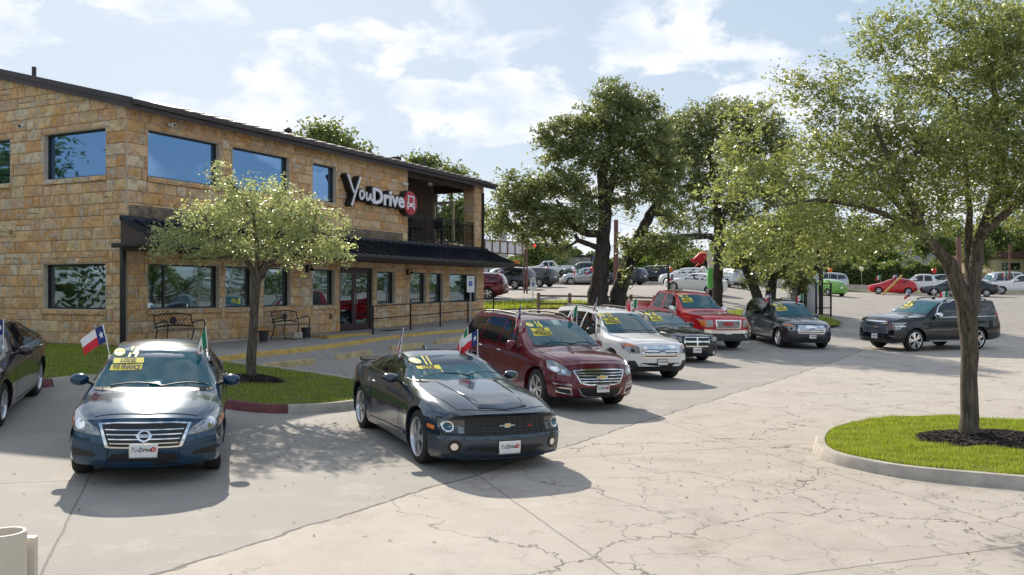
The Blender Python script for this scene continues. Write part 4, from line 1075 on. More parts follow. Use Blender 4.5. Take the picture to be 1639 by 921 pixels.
class Car:
    def __init__(s, name, sp, loc, head, label, group=None, cat='car', lod=0):
        s.sp = sp; s.L = sp['L']; s.name = name; s.lod = lod
        s.root = empty(name, loc, 0, label, cat, group)
        h = Vector((math.cos(head), math.sin(head), 0))
        d = 1.2; x, y = loc[0], loc[1]
        hz = (gz(x + h.x * d, y + h.y * d) - gz(x - h.x * d, y - h.y * d)) / (2 * d); h.z = hz; h.normalize()
        l = Vector((-math.sin(head), math.cos(head), 0)); l.z = (gz(x + l.x, y + l.y) - gz(x - l.x, y - l.y)) / 2; l.normalize()
        u = h.cross(l).normalized(); l = u.cross(h)
        M3 = Matrix((h, l, u)).transposed(); s.root.rotation_euler = M3.to_euler()
        s.f = {k: pchip(sp[k]) for k in ('hw', 'low', 'belt', 'top', 'wr', 'crown')}
        s.setf = pchip(sp.get('nose', [(.2, .10), (.35, .02), (.55, .0), (.75, .06), (.95, .18)]))
        s.setr = pchip(sp.get('tail', [(.2, .12), (.4, .01), (.6, .0), (.9, .04), (1.2, .10)]))
        s.build()
    def X(s, u): return s.L / 2 - u
    def warp(s, u, y, z):
        sp = s.sp; U1 = sp.get('U1', .8); U2 = sp.get('U2', .7); hw = s.f['hw'](u) or 1; q = min(1, abs(y) / (sp['W'] / 2))
        o = 0
        if u < U1: o += (s.setf(z) + sp.get('cf', .34) * q ** sp.get('pf', 3.2)) * (1 - u / U1) ** 1.3
        if u > s.L - U2: o -= (s.setr(z) + sp.get('cr', .25) * q ** sp.get('pr', 3.5)) * (1 - (s.L - u) / U2) ** 1.3
        return u + o
    def section(s, u):
        sp = s.sp; f = s.f; hw = f['hw'](u); lo = f['low'](u); be = f['belt'](u); top = f['top'](u); wr = f['wr'](u); cr = f['crown'](u)
        zr = top - cr; nS, nU, nT = s.n; be = min(be, zr)
        ue = s.warp(u, hw, .4); zb = lo; flare = 0
        for uw in (sp['wf'], sp['wb']):
            Ra = sp['r'] + sp.get('gap', .055); dx = ue - uw
            if abs(dx) < Ra: zb = max(zb, sp['r'] + math.sqrt(Ra * Ra - dx * dx) * 1.0)
            flare = max(flare, math.exp(-(dx / (Ra * 1.15)) ** 4) * sp.get('flare', .02))
        rows = [(hw - .30, zb)]
        H = be - lo; pf = s.sideprof
        for i in range(nS + 1):
            z = zb + (be - zb) * (i / nS); t = (z - lo) / H
            rows.append((hw * pf(t) + flare * max(0, 1 - abs(t - .45) * 1.6), z))
        yb = rows[-1][0]
        for i in range(1, nU + 1):
            t = i / nU; bul = .03 * math.sin(t * math.pi) * min(1, (zr - be) / .3)
            rows.append((yb + (wr - yb) * t + bul, be + (zr - be) * t))
        for i in range(1, nT + 1):
            t = i / nT; y = wr * (1 - t); rows.append((y, zr + cr * (1 - (y / wr) ** sp.get('cp', 2.4))))
        return rows
    def build(s):
        sp = s.sp; s.n = (10, 4, 8) if s.lod == 0 else (6, 2, 4)
        s.sideprof = pchip(sp.get('side', [(0, .95), (.10, .985), (.42, 1.0), (.60, .992), (.70, .975), (.85, .965), (1, .93)]))
        st = .045 if s.lod == 0 else .12
        n = int(s.L / st); us = [s.L * i / n for i in range(n + 1)]
        for uw in (sp['wf'], sp['wb']):
            Ra = sp['r'] + sp.get('gap', .055)
            for k in range(15 if s.lod == 0 else 7):
                a = math.pi * k / (14 if s.lod == 0 else 6); us.append(uw + Ra * math.cos(a))
        us = sorted(us); us = [u for i, u in enumerate(us) if i == 0 or u - us[i - 1] > .006]
        V = []; Fc = []; secs = []
        for u in us:
            row = []
            for (y, z) in s.section(u):
                V.append((s.X(s.warp(u, y, z)), y, z)); row.append(len(V) - 1)
            secs.append(row)
        m = len(secs[0])
        for i in range(len(secs) - 1):
            for k in range(m - 1):
                Fc.append((secs[i][k], secs[i][k + 1], secs[i + 1][k + 1], secs[i + 1][k]))
        nS, nU, nT = s.n; Bn = nS + nU
        for (ui, rev) in ((0, False), (len(us) - 1, True)):
            ring = secs[ui]; u = us[ui]; side = ring[1:1 + Bn + 1]; topr = ring[1 + Bn:]
            grid = [side]
            zs = [V[i][2] for i in side]; zr = zs[-1]; z0 = zs[0]; sec = s.section(u); ys = [sec[1 + b][0] for b in range(Bn + 1)]
            for a in range(1, nT + 1):
                col = []
                for b in range(Bn + 1):
                    if b == Bn: col.append(topr[a]); continue
                    y = ys[b] * (1 - a / nT); z = zs[b] + (b / Bn) * (V[topr[a]][2] - zr)
                    V.append((s.X(s.warp(u, y, z)), y, z)); col.append(len(V) - 1)
                grid.append(col)
            for a in range(nT):
                for b in range(Bn):
                    q = (grid[a][b], grid[a + 1][b], grid[a + 1][b + 1], grid[a][b + 1])
                    Fc.append(q[::-1] if rev else q)
        bm = bmesh.new(); vs = [bm.verts.new(v) for v in V]
        for q in Fc:
            try: bm.faces.new([vs[i] for i in q])
            except ValueError: pass
        g = bmesh.ops.duplicate(bm, geom=bm.verts[:] + bm.faces[:])['geom']
        for v in g:
            if isinstance(v, bmesh.types.BMVert): v.co.y = -v.co.y
        bmesh.ops.remove_doubles(bm, verts=bm.verts[:], dist=.0006)
        bmesh.ops.recalc_face_normals(bm, faces=bm.faces[:])
        cz = sp.get('clad', 0); bm.faces.ensure_lookup_table()
        for f in bm.faces:
            c = f.calc_center_median(); u = s.L / 2 - c.x
            if cz and c.z < cz(u): f.material_index = 1
        s.bvh = BVHTree.FromBMesh(bm)
        s.body = bobj('body', bm, [sp['paint'], MAT['plastic']], s.root, ang=28)
        # floor pan
        ub = bmesh.new(); w = sp['W'] / 2 - .14
        zl_ = s.f['low'](s.L / 2); box(ub, s.X(s.L - .40), s.X(.34), -w + .18, w - .18, zl_ - .01, zl_ + .06)
        for uw in (sp['wf'], sp['wb']): box(ub, s.X(uw + .46), s.X(uw - .46), -w + .16, w - .16, zl_ + .061, .75 if sp['top'][0][1] > .6 else .6)
        bobj('underbody', ub, MAT['black'], s.root, smooth=False)
        tw = sp.get('tw', .23)
        for uw in (sp['wf'], sp['wb']):
            for sg in (1, -1): make_wheel(s.root, s.X(uw), sg * (s.f['hw'](uw) - tw / 2 - .025), sp['r'], tw, sg, sp['rim'], sp['rimr'])
    def cast(s, view, a, b):
        if view == 'f': o, d = Vector((9, a, b)), Vector((-1, 0, 0))
        elif view == 'r': o, d = Vector((-9, a, b)), Vector((1, 0, 0))
        elif view == 'L': o, d = Vector((s.X(a), 5, b)), Vector((0, -1, 0))
        elif view == 'R': o, d = Vector((s.X(a), -5, b)), Vector((0, 1, 0))
        elif view == 't': o, d = Vector((s.X(a), b, 5)), Vector((0, 0, -1))
        h = s.bvh.ray_cast(o, d)
        if h[0] is None or (view in 'fr' and abs(h[0].x - o.x) > 9 + s.L * .1 + 1.9) :
            if h[0] is None:
                for dz in (.02, .05, .1):
                    for aa, bb in ((a * .98, b), (a, b - dz), (a, b + dz), (a * .95, b), (a * .9, b)):
                        o2 = Vector((o.x, aa, bb)) if view in 'fr' else (Vector((s.X(aa), o.y, bb)) if view in 'LR' else Vector((s.X(a), bb, 5)))
                        h = s.bvh.ray_cast(o2, d)
                        if h[0] is not None: break
                    if h[0] is not None: break
        if h[0] is None:
            h = s.bvh.find_nearest(o + d * 4)
        n = h[1]
        if n.dot(d) > 0: n = -n
        return h[0], n
    def decal(s, name, polys, mat, off=.006, parent=None, step=.07, skirt=True, bulge=0):
        bm = bmesh.new()
        if s.lod: step = max(step, .2)
        for view, pts in polys:
            g = poly_grid(pts, step); mp = {}
            cx_ = sum(p[0] for p in pts) / len(pts); cy_ = sum(p[1] for p in pts) / len(pts)
            bnd = {e for e in g.edges if len(e.link_faces) == 1}
            inner = {v: not any(e in bnd for e in v.link_edges) for v in g.verts}
            hits = {}
            for v in g.verts:
                p, n = s.cast(view, v.co.x, v.co.y); hits[v] = (p, n)
                mp[v] = bm.verts.new(p + n * (off + (bulge if inner[v] else 0)))
            for f in g.faces:
                try: bm.faces.new([mp[v] for v in f.verts])
                except ValueError: pass
            if skirt:
                low = {}
                for e in bnd:
                    for v in e.verts:
                        if v not in low: low[v] = bm.verts.new(hits[v][0] - hits[v][1] * .004)
                    a, b = e.verts
                    try: bm.faces.new((mp[a], mp[b], low[b], low[a]))
                    except ValueError: pass
            g.free()
        bmesh.ops.recalc_face_normals(bm, faces=bm.faces[:])
        # orient outward
        fl = 0
        for f in bm.faces[:40]:
            c = f.calc_center_median(); q = s.bvh.find_nearest(c)
            f.normal_update(); fl += f.normal.dot((c - q[0]))
        if fl < 0: bmesh.ops.reverse_faces(bm, faces=bm.faces[:])
        return bobj(name, bm, mat, parent or s.root, ang=40)
    def both(s, name, pts, mat, off=.006, **k):
        """side view polygon on the left and right sides"""
        return [s.decal(name, [(v, pts)], mat, off, **k) for v in ('R', 'L')]
    def text(s, txt, view, a, b, size, mat, off, name='lettering', parent=None, shear=0, xs=1, offs_=0, flip=1):
        me = text_mesh(txt, size, 0, shear, offs_, xs, 2)
        for v in me.vertices:
            x, y = v.co.x, v.co.y
            if view == 'f': p, n = s.cast('f', a + x, b + y)
            elif view == 'r': p, n = s.cast('r', a - x, b + y)
            else: p, n = s.cast(view, a + (x if view == 'L' else -x), b + y)
            v.co = p + n * off
        return link(name, me, mat, parent or s.root)
    def plate(s, z, u=0, a=0, y=0, frame=None, dealer=True):
        p, n = s.cast('f', y, z); r = BX('licence_plate', -.006, .006, -.155, .155, -.085, .085, frame or MAT['chrome'], s.root, bev=.004, loc=p + Vector((.016, 0, .0)))
        BX('plate_face', .0065, .009, -.142, .142, -.070, .070, MAT['white'], r)
        if not dealer: return
        me = text_mesh('You', .085, 0, .35, 0, .75, 2); k = bpy.data.meshes
        for v in me.vertices: v.co = Vector((.0095, v.co.x - .088, v.co.y + .012))
        link('plate_lettering', me, MAT['blacktext'], r)
        me = text_mesh('Drive', .072, 0, 0, .0022, .82, 2)
        for v in me.vertices: v.co = Vector((.0095, v.co.x + .022, v.co.y + .012))
        link('plate_lettering', me, MAT['blacktext'], r)
        bm = bmesh.new(); lathe(bm, [(.030, 0), (.001, 0)], 16, 'y')
        for v in bm.verts: v.co = Vector((.0095, v.co.x + .105, v.co.z + .015))
        bobj('plate_emblem', bm, MAT['red'], r, smooth=False)
        bm = bmesh.new(); box(bm, .0098, .0102, .092, .118, .004, .012); box(bm, .0098, .0102, .096, .099, .012, .026); box(bm, .0098, .0102, .111, .114, .012, .026); box(bm, .0098, .0102, .096, .114, .026, .029)
        bobj('plate_emblem_car', bm, MAT['white'], r, smooth=False)
    def sticker(s, yr, y0, z1, k=1.0, italic=0, lines=2):
        """sale sticker: face, year, LOOK, WE FINANCE; y0 = y of its left end seen from the front (car's right)"""
        # seen from the front the viewer's left is the car's right (-y): view x = +y
        h = .085 * k; sx_ = lambda t: [(y0 + a * k, z1 + b * k) for a, b in t]
        st = s.decal('sale_sticker', [('f', sx_([(.02, -.17), (.46, -.15), (.45, -.085), (.01, -.105)])), ('f', sx_([(-.01, -.26), (.44, -.24), (.45, -.165), (.0, -.185)]))], MAT['yellow'], .008, skirt=False, step=.05)
        ov = [(.07 + .085 * math.cos(t), -.03 + .045 * math.sin(t)) for t in [i * math.pi / 7 for i in range(14)]]
        s.decal('sticker_face', [('f', sx_(ov))], MAT['yellow'], .008, st, .05, False)
        ov = [(.07 + .065 * math.cos(t), -.034 + .030 * math.sin(t)) for t in [i * math.pi / 7 for i in range(7, 15)]]
        s.decal('sticker_face_lower', [('f', sx_(ov))], MAT['white'], .010, st, .05, False)
        for q in (.04, .095): s.decal('sticker_eye', [('f', sx_([(q, -.022), (q + .022, -.018), (q + .02, -.008), (q + .002, -.010)]))], MAT['blacktext'], .0115, st, 0, False)
        s.text(yr, 'f', y0 + .27 * k, z1 - .025 * k, .17 * k, MAT['yellow'], .009, 'sticker_year', st, .12, .95, .006)
        if s.lod == 0:
            s.text('LOOK', 'f', y0 + .23 * k, z1 - .125 * k, .085 * k, MAT['blacktext'], .011, 'sticker_lettering', st, .1, .95, .003)
            s.text('WE FINANCE', 'f', y0 + .22 * k, z1 - .213 * k, .078 * k, MAT['blacktext'], .011, 'sticker_lettering', st, .15, .85, .003)
    def bowtie(s, z, w, h, name='emblem'):
        s.decal(name, [('f', [(-w, z + h * .45), (-w * .38, z + h * .45), (-w * .32, z + h), (w * .42, z + h), (w * .36, z + h * .45), (w, z + h * .45), (w * .86, z - h * .45), (w * .32, z - h * .45), (w * .30, z - h), (-w * .42, z - h), (-w * .36, z - h * .45), (-w * 1.08, z - h * .45)])], MAT['chrome'], .034)
        w *= .86; h2 = h * .72
        s.decal('emblem_fill', [('f', [(-w, z + h2 * .45), (-w * .38, z + h2 * .45), (-w * .32, z + h2), (w * .42, z + h2), (w * .36, z + h2 * .45), (w, z + h2 * .45), (w * .86, z - h2 * .45), (w * .32, z - h2 * .45), (w * .30, z - h2), (-w * .42, z - h2), (-w * .36, z - h2 * .45), (-w * 1.08, z - h2 * .45)])], MAT['gold'], .040)
    def mirror(s, u, z, mat, size=(.10, .24, .15), sgn=(1, -1), stalk=.10, base=None):
        for sg in sgn:
            p, n = s.cast('L' if sg > 0 else 'R', u, z)
            bm = bmesh.new(); bmesh.ops.create_icosphere(bm, subdivisions=3, radius=.5)
            for v in bm.verts:
                c = v.co; k = 1 if c.x > 0 else .35
                v.co = Vector((c.x * size[0] * 2 * k, c.y * size[1] * (1 + .1 * c.z), (abs(c.z) ** .8 * (1 if c.z > 0 else -1)) * size[2]))
            bmesh.ops.recalc_face_normals(bm, faces=bm.faces[:])
            m = bobj('side_mirror', bm, mat, s.root, loc=p + Vector((.02, sg * (stalk + size[1] * .35), .05)))
            TB('mirror_stalk', [(-.0, -sg * size[1] * .3, -.02), (0, -sg * (size[1] * .35 + stalk), -.05)], .025, MAT['black'], m, 8)
            BX('mirror_glass', -size[0] * .36, -size[0] * .35, -size[1] * .40, size[1] * .40, -size[2] * .36, size[2] * .36, MAT['glass_tint'], m)
    def handles(s, pts, mat):
        for (u, z) in pts:
            for sg in (1, -1):
                p, n = s.cast('L' if sg > 0 else 'R', u, z)
                bm = bmesh.new(); tube(bm, [(.10, 0, 0), (.07, .022 * sg, .004), (-.06, .024 * sg, .004), (-.09, 0, 0)], [.010, .013, .013, .010], 8)
                bobj('door_handle', bm, mat, s.root, loc=p)
    def wipers(s, cowl_z, w=.62):
        for y0, y1 in ((-.52, .12), (.08, .66)):
            pts = []
            for i in range(7):
                t = i / 6; y = y0 + (y1 - y0) * t; p, n = s.cast('f', y, cowl_z + .045 + .035 * math.sin(t * 3)); pts.append(p + n * .012)
            TB('wiper', pts, .0055, MAT['black'], s.root, 6)
    def seam(s, pts, views='RL', w=.011, name='door_seam'):
        for v in views:
            P = offs([Vector(p) for p in pts], w / 2); Q = offs([Vector(p) for p in pts], -w / 2)
            bm = bmesh.new(); rows = []
            dense = []
            for i in range(len(pts) - 1):
                k = max(1, int((Vector(pts[i + 1]) - Vector(pts[i])).length / .05))
                for j in range(k): dense.append((P[i].lerp(P[i + 1], j / k), Q[i].lerp(Q[i + 1], j / k)))
            dense.append((P[-1], Q[-1]))
            for a, b in dense:
                pa, na = s.cast(v, a.x, a.y); pb, nb_ = s.cast(v, b.x, b.y); rows.append((bm.verts.new(pa + na * .003), bm.verts.new(pb + nb_ * .003)))
            for i in range(len(rows) - 1): bm.faces.new((rows[i][0], rows[i + 1][0], rows[i + 1][1], rows[i][1]))
            bm.normal_update(); c = bm.faces[:][0] if len(bm.faces) else None
            o = bobj(name, bm, MAT['black'], s.root, smooth=False)
    def rails(s, u0, u1, y, mat):
        for sg in (1, -1):
            pts = []
            for i in range(9):
                t = i / 8; u = u0 + (u1 - u0) * t; p, n = s.cast('t', u, y * sg); pts.append(p + Vector((0, 0, .012 if i in (0, 8) else .055)))
            TB('roof_rail', pts, .02, mat, s.root, 8)
    def hull(s, k): pass

def flag(car, x, y, z, kind, label, lean=0, ang=0, drop=.35, L=.36, H=.235, pole=.40):
    """clip-on car flag: world position from a point in car space"""
    p = car.root.matrix_basis @ Vector((x, y, z))
    r = empty('car_flag', p, 0, label, 'flag', 'clip-on flags on the parked vehicles')
    top = Vector((lean, 0, pole)); TB('pole', [(0, 0, -.04), (lean * .5, 0, pole * .5), tuple(top)], .007, MAT['white'], r, 6)
    BX('clip', -.02, .02, -.012, .012, -.08, -.02, MAT['white'], r)
    nx, nz_ = 14, 8; d = Vector((math.cos(ang), math.sin(ang), 0)); nrm = Vector((-d.y, d.x, 0))
    pd = (Vector((0, 0, 0)) - top).normalized(); bm = bmesh.new(); G = []
    for i in range(nx + 1):
        a = i / nx; row = []
        for j in range(nz_ + 1):
            b = j / nz_; q = top + pd * (.01 + H * b * (1 - .08 * a)) + d * L * a * (1 - drop * .45) + Vector((0, 0, -1)) * (drop * L * a ** 1.3) + nrm * (.035 * math.sin(a * 8 + b * 2) * a + .018 * math.sin(a * 15 + b * 4) * a)
            row.append(bm.verts.new(q))
        G.append(row)
    star = None
    for i in range(nx):
        for j in range(nz_):
            f = bm.faces.new((G[i][j], G[i + 1][j], G[i + 1][j + 1], G[i][j + 1]))
            if kind == 'texas': f.material_index = 0 if i < nx / 3 else (1 if j < nz_ / 2 else 2)
            else: f.material_index = 0 if i < nx / 3 else (1 if i < 2 * nx / 3 else 2)
    def onf(a, b, e):
        i = min(nx - 1, int(a * nx)); j = min(nz_ - 1, int(b * nz_)); fa = a * nx - i; fb = b * nz_ - j
        c = (G[i][j].co.lerp(G[i + 1][j].co, fa)).lerp(G[i][j + 1].co.lerp(G[i + 1][j + 1].co, fa), fb); return c + nrm * e
    marks = []
    for e in (.003, -.003):
        mb = bmesh.new()
        if kind == 'texas':
            vs = [mb.verts.new(onf(.165, .5, e * 1.3))] + [mb.verts.new(onf(.165 + (.11 if k % 2 == 0 else .045) * math.sin(k * math.pi / 5), .5 - (.24 if k % 2 == 0 else .10) * math.cos(k * math.pi / 5), e)) for k in range(10)]
            for k in range(10): mb.faces.new((vs[0], vs[1 + k], vs[1 + (k + 1) % 10]))
        else:
            vs = [mb.verts.new(onf(.5, .5, e * 1.3))] + [mb.verts.new(onf(.5 + .07 * math.sin(k * math.pi / 4), .5 - .15 * math.cos(k * math.pi / 4), e)) for k in range(8)]
            for k in range(8): mb.faces.new((vs[0], vs[1 + k], vs[1 + (k + 1) % 8]))
        marks.append(mb)
    cl = bobj('cloth', bm, [MAT['flagblue'], MAT['flagwhite'], MAT['flagred']] if kind == 'texas' else [MAT['flaggreen'], MAT['flagwhite'], MAT['flagred']], r, ang=80)
    for mb in marks: bobj('star' if kind == 'texas' else 'flag_emblem', mb, MAT['flagwhite'] if kind == 'texas' else MAT['brownink'], cl, smooth=False)
    return r

def place(px, Y, a, L):
    """root position (mid length) for a vehicle whose nose centre shows at pixel px at depth Y"""
    X = (px - CX) / F * Y; h = (math.cos(a), math.sin(a)); x = X - h[0] * L / 2; y = Y - h[1] * L / 2
    return (x, y, gz(x, y))
def oct_(cx, cz, r, n=14, rz=None): return [(cx + r * math.cos(2 * math.pi * k / n), cz + (rz or r) * math.sin(2 * math.pi * k / n)) for k in range(n)]
def mir(p): return [(-a, b) for a, b in p][::-1]
MAT['smoke'] = M('smoked_lens', (.04, .042, .045), .1, .3, .8, coat=1, var=(30, .5))
P_ = dict(
 sentra=paint('dark_slate_blue_paint', (.008, .048, .098), .5, .19), camaro=paint('cyber_grey_paint', (.036, .054, .078), .6, .19), maroon=paint('maroon_paint', (.12, .007, .018)),
 white=paint('white_paint', (.78, .78, .77), 0, .35), dark=paint('black_blue_paint', (.004, .008, .013), .2), red=paint('red_paint', (.56, .008, .016), .1), gray=paint('grey_paint', (.045, .062, .078), .5),
 black=paint('black_paint', (.002, .005, .011), .1), brown=paint('dark_grey_brown_paint', (.040, .034, .034)), silver=paint('silver_paint', (.42, .44, .45), .7), green=paint('lime_green_paint', (.16, .42, .05), .1),
 navy=paint('navy_paint', (.014, .022, .032)), charcoal=paint('charcoal_paint', (.035, .04, .045)), olive=paint('grey_green_paint', (.10, .12, .10)))

def sedan_sp(**k):
    d = dict(L=4.62, W=1.78, r=.325, wf=.93, wb=3.63, tw=.215, rimr=.215, rim=(7, 0, .022),
        hw=[(0, .80), (.5, .86), (1.2, .885), (3.6, .89), (4.3, .85), (4.62, .80)],
        low=[(0, .24), (.6, .20), (4.0, .21), (4.62, .30)],
        belt=[(0, .70), (.4, .76), (1.1, .87), (2.0, .93), (3.2, .985), (4.1, 1.02), (4.62, .98)],
        top=[(0, .80), (.25, .86), (.7, .93), (1.15, .99), (1.5, 1.14), (1.95, 1.36), (2.25, 1.445), (2.7, 1.48), (3.2, 1.455), (3.7, 1.30), (4.15, 1.125), (4.5, 1.10), (4.62, 1.06)],
        wr=[(0, .66), (.6, .74), (1.1, .76), (1.5, .68), (2.1, .575), (3.1, .565), (3.7, .60), (4.15, .72), (4.62, .68)],
        crown=[(0, .05), (.7, .07), (1.15, .07), (1.6, .06), (2.1, .055), (3.2, .05), (3.8, .05), (4.3, .04), (4.62, .04)])
    d.update(k); return d
def suv_sp(L=5.0, W=1.98, H=1.78, **k):
    s = L / 5.0; t = H - 1.78
    d = dict(L=L, W=W, r=.38, wf=.92 * s, wb=.92 * s + 2.9 * s, tw=.245, rimr=.25, rim=(5, .2, .026),
        hw=[(0, W * .44), (.5 * s, W * .48), (1.3 * s, W / 2), (4.2 * s, W / 2), (4.8 * s, W * .475), (L, W * .45)],
        low=[(0, .28), (.6, .25), (L - .8, .26), (L, .34)],
        belt=[(0, .84), (.4 * s, .90), (1.1 * s, 1.0), (2.2 * s, 1.06), (3.6 * s, 1.11), (4.7 * s, 1.14), (L, 1.12)],
        top=[(0, .94), (.2 * s, 1.02), (.7 * s, 1.10), (1.25 * s, 1.17), (1.55 * s, 1.34), (2.0 * s, 1.60 + t), (2.25 * s, 1.70 + t), (2.7 * s, 1.765 + t), (3.4 * s, 1.78 + t), (4.3 * s, 1.745 + t), (4.75 * s, 1.68 + t), (L - .08, 1.55 + t), (L, 1.44 + t)],
        wr=[(0, W * .38), (.6 * s, W * .42), (1.2 * s, W * .43), (1.6 * s, W * .38), (2.2 * s, W * .325), (3.6 * s, W * .32), (4.6 * s, W * .315), (L, W * .33)],
        crown=[(0, .05), (.7, .065), (1.2, .07), (1.7, .06), (2.3, .045), (4.6 * s, .04), (L, .04)],
        tail=[(.3, .08), (.5, .0), (.9, .02), (1.2, .10), (1.5, .24), (1.75, .34)], cr=.16, U2=.6)
    d.update(k); return d

def windows(c, ws_pts, side_polys, rear_pts=None, mat=None, trim=True):
    g = mat or MAT['glass_tint']
    c.decal('windshield', [('f', ws_pts + mir(ws_pts))], MAT['glass_car'], .004, step=.10)
    for p in side_polys: c.both('side_window', p, g, .004, step=.12)
    if rear_pts: c.decal('rear_window', [('r', rear_pts + mir(rear_pts))], g, .004, step=.12)

# ---- dark blue sedan --------------------------------------------------------
def build_sentra(loc, a):
    c = Car('sedan', sedan_sp(paint=P_['sentra'], cf=.42, pf=2.6, nose=[(.2, .10), (.30, .02), (.5, .0), (.62, .03), (.78, .12), (.9, .2)]), loc, a, 'dark blue sedan with a 14 sale sticker facing the camera', cat='car')
    windows(c, [(0, 1.005), (.70, .995), (.735, 1.02), (.585, 1.355), (.50, 1.375), (0, 1.395)], [[(1.72, 1.02), (2.05, 1.30), (2.45, 1.385), (2.80, 1.395), (2.80, 1.02)], [(2.88, 1.02), (2.88, 1.393), (3.3, 1.35), (3.62, 1.20), (3.75, 1.07), (3.70, 1.04)]], [(0, 1.14), (.58, 1.13), (.50, 1.36), (0, 1.40)])
    for sg in (1, -1):
        f = (lambda p: p) if sg > 0 else mir
        hl = c.decal('headlight', [('f', f([(.46, .60), (.60, .605), (.80, .635), (.855, .69), (.845, .80), (.80, .82), (.66, .76), (.50, .67)]))], MAT['lamp'], .010, step=.04, bulge=.008)
        c.decal('headlight_reflector', [('f', f(oct_(.70, .70, .055)))], MAT['chrome'], .021, hl, .03); c.decal('turn_lens', [('f', f([(.80, .66), (.852, .69), (.845, .74), (.81, .72)]))], MAT['amber'], .022, hl, .03)
        c.decal('fog_lamp_recess', [('f', f([(.50, .36), (.78, .345), (.84, .39), (.80, .44), (.56, .41)]))], MAT['black'], .004, step=.05)
    k = c.decal('grille', [('f', [(-.50, .73), (-.41, .475), (-.36, .468), (.36, .468), (.41, .475), (.50, .73), (.30, .75), (-.30, .75)])], MAT['chrome'], .012, step=.05)
    c.decal('grille_mesh', [('f', [(-.462, .718), (-.375, .486), (.375, .486), (.462, .718), (.29, .735), (-.29, .735)])], MAT['black'], .015, k, .06)
    for z, w in ((.665, .42), (.615, .40), (.565, .38), (.522, .365)): c.decal('grille_bar', [('f', [(-w, z - .006), (w, z - .006), (w, z + .006), (-w, z + .006)])], MAT['chrome'], .022, k, .08)
    r = [(.075 * math.cos(t), .60 + .065 * math.sin(t)) for t in [i * math.pi / 10 for i in range(20)]]
    e = c.decal('emblem', [('f', r)], MAT['chrome'], .030, k, .03); r2 = [(.055 * math.cos(t), .60 + .046 * math.sin(t)) for t in [i * math.pi / 8 for i in range(16)]]
    c.decal('emblem_centre', [('f', r2)], MAT['black'], .034, e, .03)
    c.decal('emblem_bar', [('f', [(-.085, .585), (.085, .585), (.085, .615), (-.085, .615)])], MAT['chrome'], .036, k, .05); c.text('NISSAN', 'f', 0, .599, .032, MAT['blacktext'], .039, 'emblem_lettering', k)
    c.decal('lower_intake', [('f', [(-.42, .25), (.42, .25), (.34, .40), (-.34, .40)])], MAT['black'], .004, step=.07)
    c.decal('lower_lip', [('f', [(-.44, .235), (.44, .235), (.43, .262), (-.43, .262)])], P_['sentra'], .02, step=.08)
    for sg in (1, -1): c.decal('bumper_fin', [('f', ([(.40, .27), (.47, .25), (.62, .30), (.44, .43), (.38, .44)]) if sg > 0 else mir([(.40, .27), (.47, .25), (.62, .30), (.44, .43), (.38, .44)]))], P_['sentra'], .016, step=.04)
    c.decal('hood', [('t', [(.30, -.56), (.22, 0), (.30, .56), (.60, .69), (1.12, .74), (1.16, .6), (1.19, 0), (1.16, -.6), (1.12, -.74), (.60, -.69)])], P_['sentra'], .006, step=.08)
    c.decal('cowl', [('f', [(-.70, .965), (.70, .965), (.72, .99), (.4, 1.0), (-.4, 1.0), (-.72, .99)])], MAT['black'], .007, step=.08)
    c.plate(.44); c.sticker('14', -.57, 1.385, .86); c.wipers(.965); c.mirror(1.80, .98, P_['sentra'], (.10, .23, .14), stalk=.07)
    c.handles([(2.75, .88), (3.55, .90)], MAT['chrome'])
    c.seam([(1.62, .30), (1.55, .60), (1.66, .93)]); c.seam([(2.84, .28), (2.84, 1.0)]); c.seam([(3.72, 1.04), (3.45, .68), (3.22, .42), (3.15, .28), (1.66, .28)])
    for sg in (1, -1): c.decal('tail_lamp', [('r', [(sg * .45, .80), (sg * .82, .78), (sg * .82, .95), (sg * .5, .98)])], MAT['redlens'], .01)
    return c
aS = R(-72); Ls = 4.62
sentra = build_sentra(place(228, 10.05, aS, Ls), aS)

